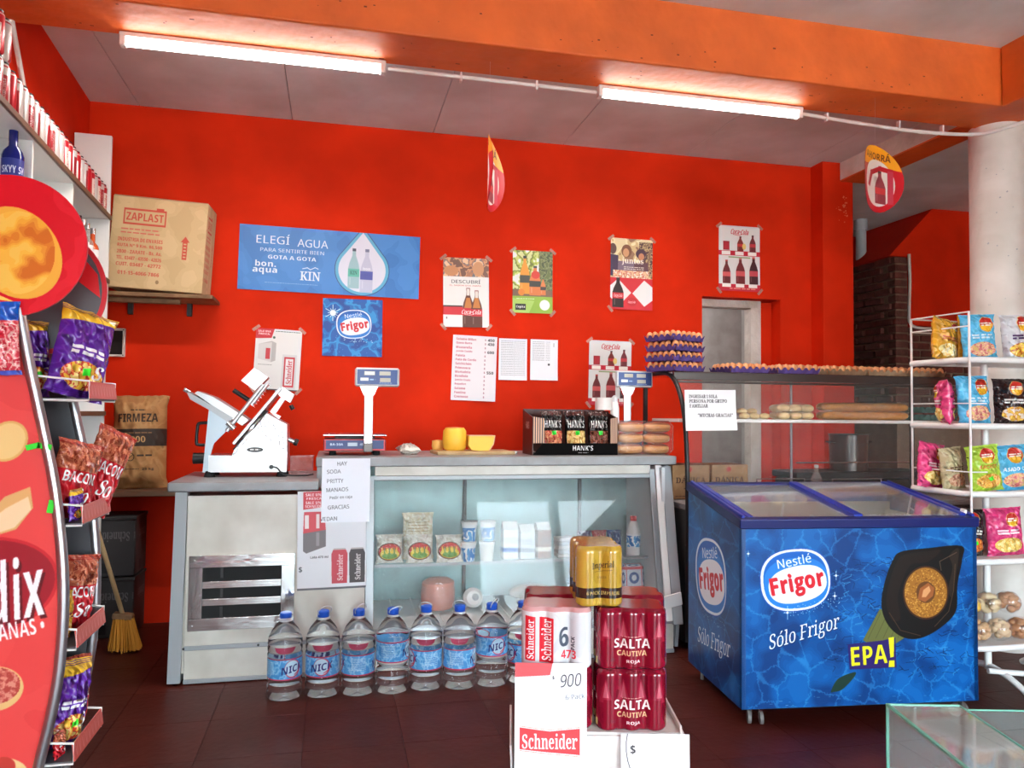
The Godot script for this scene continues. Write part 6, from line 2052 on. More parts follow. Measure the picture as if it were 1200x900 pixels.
func counter_things() -> void:
	M.slicer_white = mat(rgb(184, 184, 185), 0.34, 0.75)
	M.slicer_blue = mat(rgb(164, 174, 182), 0.36, 0.6)
	M.scale_blue = mat(rgb(150, 40, 52), 0.4)
	M.pole = mat(rgb(206, 208, 210), 0.25, 0.8)
	M.grey_light = mat(rgb(206, 208, 212), 0.4)
	meat_slicer()
	var top := 1.109
	retail_scale("blue and red retail scale with raised display on the worktop's open end", V(0.115, top, -4.5), 0.07, 0.385, 0)
	# plastic bag between slicer and worktop
	solo("plastic_bag", "crumpled clear plastic bag beside the meat slicer", "bag", bag_mesh(0.14, 0.11, 0.08, 91), M.pink_film, V(-0.17, 0.998, -4.4), V(0, 15, 0))
	solo("dough_parcel", "small cling-wrapped dough parcel on the worktop", "parcel", bag_mesh(0.13, 0.1, 0.06, 92), M.cream, V(0.43, top + 0.022, -4.42), V(-82, 10, 0))
	# cutting board with cheese
	solo("cutting_board", "pale wooden cutting board on the worktop", "board", bx(V(0, 0.01, 0), V(0.46, 0.02, 0.26), 0.004), M.board, V(0.8, top, -4.5), V(0, 3, 0))
	var rind := mat(rgb(222, 156, 70), 0.45)
	var flesh := mat(rgb(238, 190, 60), 0.5)
	var c1 := thing("cheese_piece", "tall half-round yellow cheese on the cutting board", "cheese", V(0.695, top + 0.021, -4.5), 0.0)
	part(c1, "wheel", MB.new().lathe([Vector2(0, 0), Vector2(0.06, 0.0), Vector2(0.074, 0.015), Vector2(0.078, 0.06), Vector2(0.074, 0.115), Vector2(0.06, 0.132), Vector2(0, 0.134)], 28, Vector2(0.92, 0.8)), flesh)
	part(c1, "rind", MB.new().lathe([Vector2(0.05, 0.128), Vector2(0.062, 0.1335), Vector2(0.02, 0.1365), Vector2(0, 0.137)], 24, Vector2(0.92, 0.8)), rind)
	var c2 := thing("cheese_piece", "cut cheese wedge with pale rind on the cutting board", "cheese", V(0.845, top + 0.021, -4.48), 0.0)
	part(c2, "wedge", MB.new().prism([Vector2(-0.078, 0.03), Vector2(-0.06, 0.005), Vector2(-0.02, 0), Vector2(0.045, 0.0), Vector2(0.07, 0.04), Vector2(0.078, 0.085), Vector2(-0.075, 0.085)], -0.05, 0.05), flesh)
	part(c2, "rind", MB.new().prism([Vector2(0.046, 0.0), Vector2(0.071, 0.036), Vector2(0.08, 0.09), Vector2(-0.076, 0.09), Vector2(-0.076, 0.0855), Vector2(0.074, 0.0855), Vector2(0.066, 0.04), Vector2(0.04, 0.0)], -0.052, 0.052), mat(rgb(226, 176, 120), 0.5))
	var c3 := thing("cheese_piece", "small cheese end behind the tall cheese", "cheese", V(0.605, top + 0.021, -4.575), 0.0)
	part(c3, "piece", MB.new().lathe([Vector2(0, 0), Vector2(0.03, 0), Vector2(0.036, 0.02), Vector2(0.034, 0.055), Vector2(0, 0.06)], 18), mat(rgb(232, 176, 90), 0.5))
	solo("knife_sharpener", "small white handled tool on the worktop", "tool", MB.new().box(V(0, 0.008, 0), V(0.1, 0.016, 0.03), 0.006), M.white, V(1.02, top, -4.47), V(0, -6, 0))
	# open display box of snack bags
	var hb := thing("snack_box", "black open display box for small snack bags on the worktop", "box", V(1.385, top, -4.44), 0.0)
	var fv := Canvas.new(216, 128, rgb(16, 14, 14))
	for k in 5:
		fv.rect(4 + k * 6, 10, 3, 112, rgb(206, 130, 90)).rect(190 + k * 6, 10, 3, 112, rgb(206, 130, 90))
	part(hb, "back", bx(V(0, 0.14, -0.12), V(0.52, 0.26, 0.004)), M.snack_brown)
	part(hb, "bottom", bx(V(0, 0.003, 0), V(0.52, 0.005, 0.24)), M.black)
	part(hb, "side", MB.new().prism([Vector2(-0.12, 0), Vector2(0.12, 0), Vector2(0.12, 0.22), Vector2(-0.12, 0.265)], -0.002, 0.002), M.snack_brown, V(0.26, 0, 0), V(0, -90, 0))
	var lsv := Canvas.new(100, 110, rgb(64, 26, 20))
	lsv.text("HANK'S", 50, 38, 18, rgb(206, 196, 190), {"w": 30})
	part(hb, "side", MB.new().prism([Vector2(-0.12, 0), Vector2(0.12, 0), Vector2(0.12, 0.22), Vector2(-0.12, 0.265)], -0.002, 0.002), mat(Color.WHITE, 0.4, 0, {"tex": lsv.tex()}), V(-0.26, 0, 0), V(0, -90, 0))
	var lip := Canvas.new(208, 44, rgb(14, 13, 13))
	lip.text("HANK'S", 122, 18, 18, rgb(236, 236, 236), {"w": 50})
	lip.fine(110, 34, 26, 1, 3, 2, rgb(180, 180, 180), rng)
	part(hb, "front_lip", MB.new().prism([Vector2(-0.26, 0), Vector2(0.26, 0), Vector2(0.26, 0.07), Vector2(-0.2, 0.07)], 0.116, 0.12), mat(Color.WHITE, 0.75, 0, {"tex": lip.tex()})).material_override.metallic_specular = 0.15
	part(hb, "stripes", MB.new().prism([Vector2(-0.26, 0.07), Vector2(-0.19, 0.07), Vector2(-0.19, 0.215), Vector2(-0.26, 0.225)], 0.116, 0.12), mat(Color.WHITE, 0.4, 0, {"tex": stripe_tex()}))
	part(hb, "stripes", MB.new().prism([Vector2(0.215, 0.07), Vector2(0.26, 0.07), Vector2(0.26, 0.225), Vector2(0.215, 0.215)], 0.116, 0.12), mat(Color.WHITE, 0.4, 0, {"tex": stripe_tex()}))
	var food := [[rgb(206, 120, 90), rgb(226, 160, 110), rgb(190, 70, 60)], [rgb(222, 186, 110), rgb(236, 206, 140), rgb(200, 150, 80)], [rgb(120, 66, 50), rgb(150, 90, 70), rgb(96, 46, 38)]]
	for k in 3:
		var bv := Canvas.new(90, 130, rgb(22, 20, 20))
		for j in 16:
			bv.rect(j * 6, 0, 3, 16, rgb(96, 50, 44))
		bv.text("HANK'S", 45, 42, 22, rgb(230, 226, 222), {"w": 70})
		bv.patches(6, 62, 78, 60, food[k], 0.07, 120 + k)
		bv.poly([Vector2(38, 64), Vector2(56, 62), Vector2(58, 74), Vector2(40, 76)], rgb(50, 220, 60))
		snack_bag("small_snack_bag", ["black snack bag with reddish contents in the black counter box", "black snack bag with yellow contents in the black counter box", "black snack bag with brown contents in the black counter box"][k], bv.tex(), V(1.385 + (k - 1) * 0.145 + 0.02, top + 0.007, -4.38), V(-6, 0, 0), 0.142, 0.255, 0.07, 130 + k, "small bags in the counter box")
	# bread rolls in two columns
	var bm := MB.new()
	bm.ball(V(0, 0.0325, 0), V(0.084, 0.0325, 0.055), 22, 14, 0.72)
	var bun := bm.mesh()
	var bt := Canvas.new(80, 60, rgb(206, 140, 80))
	bt.rect(0, 0, 80, 18, rgb(176, 96, 42))
	bt.patches(0, 0, 80, 24, [rgb(146, 70, 26), rgb(158, 82, 32), rgb(170, 94, 42)], 0.05, 81)
	bt.patches(0, 22, 80, 20, [rgb(198, 138, 76), rgb(208, 154, 92), rgb(184, 120, 62)], 0.05, 82)
	bt.patches(0, 42, 80, 18, [rgb(170, 96, 44), rgb(180, 108, 54)], 0.05, 83)
	var bmat := mat(Color.WHITE, 0.35, 0, {"tex": bt.tex(), "coat": 0.3})
	for r in 3:
		for c in 2:
			solo("bread_roll", "golden bread roll, %s layer of the bagged stack, %s side" % [["bottom", "middle", "top"][r], ["snack box", "bakery case"][c]], "bread roll", bun, bmat, V(1.748 + c * 0.172 + 0.004 * r, top + r * 0.066, -4.4), V(0, rng.randf_range(-5, 5), 0), "bagged bread rolls on the worktop")
	solo("bread_bag", "clear plastic bag round the stacked bread rolls", "bag", MB.new().box(V(0, 0.102, 0), V(0.38, 0.206, 0.13), 0.03), M.film, V(1.835, top, -4.4))
	# behind the box: second scale, white dispenser, tape roll
	retail_scale("retail scale with blue raised display behind the bread rolls", V(1.75, top, -4.725), 0.05, 0.415, 1)
	var ds := thing("squeeze_bottle", "tall white dispenser bottle behind the snack box", "bottle", V(1.69, top, -4.49))
	part(ds, "body", MB.new().lathe([Vector2(0, 0), Vector2(0.027, 0), Vector2(0.028, 0.28), Vector2(0.02, 0.32), Vector2(0, 0.32)], 18), M.white_gloss)
	part(ds, "cap", MB.new().lathe([Vector2(0.02, 0.318), Vector2(0.02, 0.345), Vector2(0.006, 0.36), Vector2(0, 0.36)], 14), M.grey_light)
	var tr := thing("tape_roll", "roll of white paper tape on the black snack box", "roll", V(1.6, top + 0.268, -4.44))
	part(tr, "roll", MB.new().lathe([Vector2(0.03, 0), Vector2(0.052, 0), Vector2(0.052, 0.075), Vector2(0.03, 0.075), Vector2(0.03, 0)], 24), M.white)


func stripe_tex() -> Texture2D:
	var cv := Canvas.new(40, 80, rgb(44, 22, 20))
	for k in 5:
		cv.rect(2 + k * 8, 0, 4, 80, rgb(206, 150, 110))
	return cv.tex()


func deli_contents() -> void:
	var y := 0.495
	var g := "chilled products on the deli counter's glass shelf"
	var bv := Canvas.new(96, 96, rgb(226, 220, 206))
	bv.patches(0, 0, 96, 96, [rgb(226, 220, 206), rgb(236, 232, 222), rgb(206, 198, 180)], 0.03, 140)
	bv.ell(48, 58, 44, 30, rgb(90, 60, 30)).ell(48, 58, 40, 27, rgb(214, 50, 36)).ell(48, 66, 36, 18, rgb(226, 190, 50)).ell(48, 72, 28, 10, rgb(110, 160, 50))
	for k in 7:
		bv.rect(18 + k * 9, 44, 4, 22, [rgb(240, 210, 60), rgb(90, 150, 50)][k % 2])
	var bt := mat(Color.WHITE, 0.35, 0, {"tex": bv.tex()})
	var burger := bag_mesh(0.16, 0.16, 0.05, 141)
	var L := ["burger pack with red oval logo at the open end of the deli shelf", "burger pack with red oval logo below a salad bag", "burger pack with red and green oval logo beside the tubs"]
	var P := [V(0.32, y, -4.44), V(0.49, y, -4.42), V(0.66, y, -4.4)]
	for k in 3:
		solo("burger_pack", L[k], "pack", burger, bt, P[k], V(-6 - k * 8, 0, 0), g)
	var sv := Canvas.new(96, 110, rgb(222, 212, 186))
	sv.patches(0, 0, 96, 110, [rgb(226, 216, 190), rgb(206, 190, 150), rgb(234, 228, 210)], 0.05, 143)
	sv.ell(46, 74, 22, 18, rgb(206, 40, 50)).fine(16, 22, 64, 4, 7, 2, rgb(170, 150, 110), rng)
	solo("pasta_bag", "beige bag with red logo standing behind the burger packs", "bag", bag_mesh(0.19, 0.27, 0.06, 144), mat(Color.WHITE, 0.35, 0, {"tex": sv.tex()}), V(0.49, y, -4.53), V(-4, 0, 0), g)
	# tubs with blue print and white lids
	var tv := Canvas.new(128, 50, rgb(236, 238, 240))
	tv.patches(0, 8, 128, 42, [rgb(40, 120, 190), rgb(236, 238, 240), rgb(70, 150, 206)], 0.03, 147)
	var tbm := MB.new().lathe([Vector2(0, 0), Vector2(0.036, 0), Vector2(0.044, 0.1)], 20).mesh()
	var lid := MB.new().lathe([Vector2(0.046, 0.096), Vector2(0.048, 0.1), Vector2(0.048, 0.112), Vector2(0.04, 0.114), Vector2(0, 0.114)], 20).mesh()
	var tm := mat(Color.WHITE, 0.35, 0, {"tex": tv.tex()})
	var tl := ["blue and white cream tub, lower one by the burger packs", "cream tub with plain label, lower one of the pair", "blue and white cream tub stacked on top by the burger packs", "blue and white cream tub stacked on the plain tub"]
	var tp := [V(0.77, y, -4.42), V(0.88, y, -4.42), V(0.775, y + 0.116, -4.42), V(0.885, y + 0.116, -4.42)]
	for k in 4:
		var t := thing("cream_tub", tl[k], "tub", tp[k], 40.0 * k, g)
		part(t, "cup", tbm, M.cream if k == 1 else tm)
		part(t, "lid", lid, M.white)
	# cartons, boxes and bottles further along
	var bl := [["white milk carton with blue print beside the tubs", rgb(226, 230, 236), 0.09, 0.22], ["white carton with grey print in the deli case", rgb(216, 220, 226), 0.09, 0.2], ["brown chocolate milk carton in the deli case", rgb(150, 96, 70), 0.085, 0.21]]
	for k in 3:
		var cvv := Canvas.new(48, 110, bl[k][1])
		cvv.rect(0, 66, 48, 16, [rgb(50, 100, 180), rgb(150, 156, 166), rgb(226, 210, 190)][k])
		cvv.fine(8, 30, 32, 3, 8, 3, bl[k][1].darkened(0.4), rng)
		var w: float = bl[k][2]
		var h: float = bl[k][3]
		var t := thing("milk_carton", bl[k][0], "carton", V(1.02 + k * 0.1, y, -4.45), 4.0 * k, g)
		part(t, "body", bx(V(0, h * 0.4, 0), V(w, h * 0.8, 0.08), 0.003), mat(Color.WHITE, 0.4, 0, {"tex": cvv.tex()}))
		part(t, "gable", MB.new().prism([Vector2(-0.04, 0), Vector2(0.04, 0), Vector2(0.004, h * 0.2), Vector2(-0.004, h * 0.2)], -w / 2, w / 2), M.white, V(0, h * 0.8, 0), V(0, 90, 0))
	for k in 5:
		solo("butter_block", "white wrapped butter block, number %s up the small pile in the deli case" % ["one", "two", "three", "four", "five"][k], "block", bx(V(0, 0.012, 0), V(0.11, 0.022, 0.08), 0.004), M.white if k % 2 == 0 else M.liner, V(1.36, y + 0.024 * k, -4.45), V(0, 3 * k, 0), g)
	var pk := [rgb(130, 90, 150), rgb(206, 120, 130), rgb(90, 130, 180)]
	for k in 3:
		solo("dairy_pack", ["purple dairy pack in the deli case", "rose dairy pack in the deli case", "blue dairy pack in the deli case"][k], "pack", bag_mesh(0.1, 0.15, 0.05, 150 + k), mat(pk[k], 0.4, 0, {"tex": tex_box(pk[k], 10 + k)}), V(1.49 + 0.095 * k, y, -4.46), V(-4, 0, 0), g)
	var db := thing("drink_bottle", "white yogurt bottle with red cap at the end of the deli shelf", "bottle", V(1.8, y, -4.45), 0.0, g)
	part(db, "body", MB.new().lathe([Vector2(0, 0), Vector2(0.04, 0), Vector2(0.042, 0.14), Vector2(0.03, 0.18), Vector2(0.018, 0.21), Vector2(0, 0.21)], 18), M.white_gloss)
	part(db, "label", MB.new().lathe([Vector2(0.0425, 0.05), Vector2(0.043, 0.13)], 18), tm)
	part(db, "cap", MB.new().lathe([Vector2(0.02, 0.205), Vector2(0.02, 0.235), Vector2(0, 0.236)], 14), M.red)
	# bottom of the case
	var ham := MB.new().lathe([Vector2(0, 0), Vector2(0.08, 0.0), Vector2(0.098, 0.02), Vector2(0.1, 0.09), Vector2(0.094, 0.15), Vector2(0.07, 0.168), Vector2(0, 0.17)], 22, Vector2(1.0, 0.8))
	var hm := thing("ham_block", "pink block of cooked ham on the deli case floor", "ham", V(0.6, 0.228, -4.44), 10.0)
	part(hm, "meat", ham, mat(rgb(222, 142, 126), 0.45, 0, {"tex": G.grime, "world": 3.0}))
	part(hm, "cling_film", MB.new().lathe([Vector2(0.06, 0.172), Vector2(0.092, 0.158), Vector2(0.101, 0.1), Vector2(0.101, 0.04)].duplicate(), 22, Vector2(1.0, 0.8)), M.film)
	var wc := thing("round_cheese", "round white cheese with printed label on the deli case floor", "cheese", V(0.8, 0.228, -4.42), 0.0)
	part(wc, "wheel", MB.new().lathe([Vector2(0, -0.03), Vector2(0.04, -0.03), Vector2(0.056, -0.015), Vector2(0.056, 0.015), Vector2(0.04, 0.03), Vector2(0, 0.03)], 26), M.white, V(0, 0.056, 0), V(80, 0, 0))
	part(wc, "print", MB.new().prism(circle(0.02, 18), 0.03, 0.031), M.grey, V(0.01, 0.06, 0), V(-10, 0, 0))
	var pv := Canvas.new(70, 90, rgb(206, 90, 96))
	pv.rect(12, 14, 46, 40, rgb(206, 214, 226)).ell(35, 34, 16, 14, rgb(90, 110, 160)).ell(35, 34, 8, 7, rgb(220, 224, 230))
	solo("cold_cut_pack", "reddish packaged cold cut with pale label at the end of the deli case floor", "pack", bx(V(0, 0.11, 0), V(0.14, 0.22, 0.06), 0.02), mat(Color.WHITE, 0.4, 0, {"tex": pv.tex()}), V(1.78, 0.228, -4.4), V(-6, 0, 0))
	var mor := mat(rgb(170, 140, 110), 0.5, 0, {"tex": G.grime, "world": 4.0})
	for k in 3:
		solo("cured_sausage", ["brown cured sausage lying on the deli case floor, behind", "brown cured sausage lying on the deli case floor, in the middle", "brown cured sausage lying on the deli case floor, in front"][k], "sausage", MB.new().ball(V(0, 0.045, 0), V(0.14, 0.044, 0.046), 18, 10), mor, V(1.18 + 0.05 * k, 0.226, -4.58 + 0.1 * k), V(0, 12 - 10 * k, 0), "sausages in the deli case")


func egg_tray_mesh() -> ArrayMesh:
	var f := func(u: float, q: float):
		var cx := cos(u * TAU * 6.0)
		var cz := cos(q * TAU * 5.0)
		return V((u - 0.5) * 0.28, 0.02 + 0.0092 * (cx + cz), (q - 0.5) * 0.235)
	var m := MB.new().sheet(f, 48, 40, -1.0)
	for s in [-1.0, 1.0]:   # scalloped outer walls
		m.sheet(func(u: float, q: float):
			var top: Vector3 = f.call(u, 0.0 if s < 0 else 1.0)
			return V(top.x * (1.0 - 0.05 * q), top.y * (1.0 - q), top.z * (1.0 - 0.05 * q) + s * (0.004 - 0.006 * q + 0.003 * cos(u * TAU * 6.0))), 48, 3, -s)
		m.sheet(func(u: float, q: float):
			var top: Vector3 = f.call(0.0 if s < 0 else 1.0, u)
			return V(top.x * (1.0 - 0.05 * q) + s * (0.004 - 0.006 * q + 0.003 * cos(u * TAU * 5.0)), top.y * (1.0 - q), top.z * (1.0 - 0.05 * q)), 40, 3, s)
	return m.mesh()


func case_contents() -> void:
	var purple := mat(rgb(98, 74, 150), 0.85, 0, {"tex": G.grime, "world": 4.0})
	var pulp := mat(rgb(176, 150, 120), 0.9, 0, {"tex": G.grime, "world": 4.0})
	var green := mat(rgb(60, 110, 100), 0.85)
	var tray := egg_tray_mesh()
	var egg := MB.new().lathe([Vector2(0, 0), Vector2(0.009, 0.0012), Vector2(0.016, 0.006), Vector2(0.0205, 0.0145), Vector2(0.0218, 0.023), Vector2(0.0205, 0.033), Vector2(0.0165, 0.0435), Vector2(0.01, 0.051), Vector2(0.004, 0.0545), Vector2(0, 0.055)], 14).mesh()
	var eg := [mat(rgb(196, 130, 82), 0.5), mat(rgb(186, 118, 72), 0.5), mat(rgb(206, 144, 96), 0.5), mat(rgb(206, 152, 100), 0.5)]
	var top := 1.618
	# [x, z, turn, level, kind, rows of eggs shown: 0 all, 1 front and left edge only]
	var trays := [[2.06, -4.42, 24.0, 0, 0, 1], [2.055, -4.42, 22.0, 1, 0, 1], [2.06, -4.42, 26.0, 2, 0, 1], [2.055, -4.42, 24.0, 3, 0, 0], [2.5, -4.42, 4.0, 0, 0, 0], [2.86, -4.42, -6.0, 0, 0, 0], [3.2, -4.42, -3.0, 0, 1, 0], [3.5, -4.42, -2.0, 0, 1, 0], [3.8, -4.42, 1.0, 0, 1, 0]]
	var where := ["bottom of the stack of four", "second in the stack of four", "third in the stack of four", "top of the stack of four", "single one beside the stack", "single one before the doorway", "next to a purple one", "between two of its kind", "behind the snack rack"]
	var i := 0
	for a in trays:
		var kind: int = a[4]
		var o := V(a[0], top + a[3] * 0.062, a[1])
		var B := Basis(Vector3.UP, deg_to_rad(a[2]))
		solo("egg_tray", "%s pulp egg tray on the bakery case, %s" % [["purple", "greyish brown"][kind], where[i]], "egg tray", tray, purple if kind == 0 else pulp, o, V(0, a[2], 0), "egg trays on the bakery case")
		for c in 6:
			for r in 5:
				if a[5] == 1 and not (r == 4 or c == 0):
					continue
				var p: Vector3 = o + B * V((c - 2.5) * 0.28 / 6.0, 0.0065, (r - 2.0) * 0.235 / 5.0)
				solo("egg", "brown egg in the %s egg tray, %s" % [["purple", "greyish brown"][kind], where[i]], "egg", egg, eg[(rng.randi() % 3) if kind == 0 else 1 + rng.randi() % 3], p, V(rng.randf_range(-6, 6), 0, rng.randf_range(-6, 6)), "eggs, " + where[i])
		i += 1
	# breads on the case shelf
	var sy := 1.33
	var crust := mat(rgb(210, 146, 66), 0.5, 0, {"tex": noise_tex(60, 0.03, 128, Color(0.8, 0.74, 0.66), Color(1, 1, 1)), "world": 5.0})
	var loaf := MB.new()
	loaf.X = Transform3D(Basis(Vector3.BACK, PI / 2), V(0, 0.027, 0))
	loaf.lathe([Vector2(0, -0.32), Vector2(0.014, -0.315), Vector2(0.024, -0.295), Vector2(0.0275, -0.26), Vector2(0.0275, 0.26), Vector2(0.024, 0.295), Vector2(0.014, 0.315), Vector2(0, 0.32)], 16)
	for k in 4:
		var w := -4.36 - 0.057 * (k % 2)
		solo("baguette", "long golden baguette in the clear bag, %s" % ["lower front", "lower back", "upper front", "upper back"][k], "baguette", loaf, crust, V(3.37, sy + 0.056 * (k / 2), w), V(0, 0, 0), "bagged baguettes on the case shelf")
	solo("bread_bag", "clear bag round the long baguettes", "bag", MB.new().ball(V(0, 0.055, 0), V(0.36, 0.06, 0.08), 20, 12), M.film, V(3.37, sy, -4.385))
	var pale := mat(rgb(226, 196, 142), 0.55, 0, {"tex": G.grime, "world": 4.0})
	for k in 12:
		solo("bread_bun", "pale bun in the clear bag beside the baguettes, %s layer" % ["lower", "upper"][k / 6], "bun", MB.new().ball(V(0, 0.024, 0), V(0.042, 0.026, 0.042), 12, 8), pale, V(2.76 + (k % 3) * 0.085, sy + 0.046 * (k / 6), -4.34 - 0.085 * ((k / 3) % 2)), V(0, 0, 0), "bagged buns on the case shelf")
	solo("bun_bag", "clear bag round the pale buns", "bag", MB.new().ball(V(0, 0.055, 0), V(0.15, 0.058, 0.1), 18, 10), M.film, V(2.845, sy, -4.38))
	for k in 5:
		solo("bread_bun", "small toasted bun in the bag nearest the notice", "bun", MB.new().ball(V(0, 0.018, 0), V(0.034, 0.02, 0.034), 12, 8), pale, V(2.5 + (k % 3) * 0.07, sy + 0.03 * (k / 3), -4.36 - 0.03 * (k / 3)), V(0, 0, 0), "small buns on the case shelf")
	solo("snack_pack", "yellow and clear snack pack standing behind the notice", "pack", bag_mesh(0.1, 0.1, 0.06, 170), mat(rgb(226, 196, 90), 0.4, 0, {"tex": tex_box(rgb(226, 190, 60), 22)}), V(2.37, sy, -4.36), V(-4, 0, 0))
	for k in 2:
		solo("egg_tray", ["dark green pulp egg tray inside the bakery case, lower", "dark green pulp egg tray inside the bakery case, upper"][k], "egg tray", tray, green, V(3.89, sy + 0.002 + 0.05 * k, -4.42), V(0, 0, 0), "egg trays inside the bakery case")
	# cartons and tray on the deck
	var dv := Canvas.new(130, 104, rgb(164, 124, 84))
	dv.patches(0, 0, 130, 104, [rgb(160, 120, 80), rgb(168, 128, 88), rgb(172, 132, 92)], 0.02, 180)
	dv.text("DÁNICA", 64, 44, 22, rgb(70, 44, 34), {"w": 104, "serif": true})
	dv.ell(60, 14, 8, 8, rgb(180, 60, 50))
	dv.fine(40, 70, 46, 1, 4, 3, rgb(90, 60, 46), rng)
	dv.fine(10, 94, 108, 1, 4, 2, rgb(90, 60, 46), rng)
	var dm := mat(Color.WHITE, 0.8, 0, {"tex": dv.tex()})
	var dl := ["brown margarine carton at the end of the bakery case deck", "brown margarine carton beside the first on the bakery case deck"]
	for k in 2:
		var t := thing("margarine_carton", dl[k], "carton", V(2.16 + k * 0.265, 0.832, -4.5), 0.0, "cartons in the bakery case")
		part(t, "body", bx(V(0, 0.105, 0), V(0.25, 0.21, 0.2), 0.003), dm)
		part(t, "tape", bx(V(0, 0.2105, 0), V(0.04, 0.001, 0.2)), M.tape)
	var lt := thing("wooden_tray", "small wooden tray with a pale cloth on the case deck", "tray", V(2.88, 0.832, -4.42))
	part(lt, "tray", bx(V(0, 0.025, 0), V(0.2, 0.05, 0.2), 0.006), M.wood)
	part(lt, "cloth", bx(V(0, 0.058, 0), V(0.15, 0.016, 0.15), 0.006), M.cream, V(0, 0, 0), V(14, 0, 0))
	var wb := thing("bottle", "small clear bottle on the case deck beside the wooden tray", "bottle", V(3.05, 0.832, -4.42))
	part(wb, "body", MB.new().lathe([Vector2(0, 0), Vector2(0.033, 0), Vector2(0.034, 0.12), Vector2(0.014, 0.16), Vector2(0.012, 0.19), Vector2(0, 0.19)], 16), M.clear_bottle)
	part(wb, "cap", MB.new().lathe([Vector2(0.014, 0.186), Vector2(0.014, 0.205), Vector2(0, 0.206)], 12), M.white)
	# dark stove behind the case
	var sv := thing("stove", "black cast stove standing behind the bakery case", "stove", V(3.75, 0, -5.0))
	part(sv, "body", bx(V(0, 0.45, 0), V(1.1, 0.9, 0.3), 0.01), M.black)
	part(sv, "top", bx(V(0, 0.93, 0), V(1.14, 0.05, 0.32), 0.01), M.dark)
	part(sv, "hob_rail", MB.new().tube([V(-0.55, 1.02, 0.13), V(0.55, 1.02, 0.13)], 0.006, 6), M.steel)
	var pot := thing("cooking_pot", "large dark cooking pot on the black stove", "pot", V(3.72, 0.956, -5.0))
	part(pot, "pot", MB.new().lathe([Vector2(0, 0), Vector2(0.13, 0), Vector2(0.135, 0.26), Vector2(0.142, 0.265), Vector2(0.13, 0.268), Vector2(0.125, 0.02), Vector2(0, 0.02)], 26), M.dark_alu)
	for s in [-1, 1]:
		part(pot, "handle", MB.new().tube([V(s * 0.134, 0.2, -0.03), V(s * 0.17, 0.21, -0.03), V(s * 0.17, 0.21, 0.03), V(s * 0.134, 0.2, 0.03)], 0.006, 6), M.black)


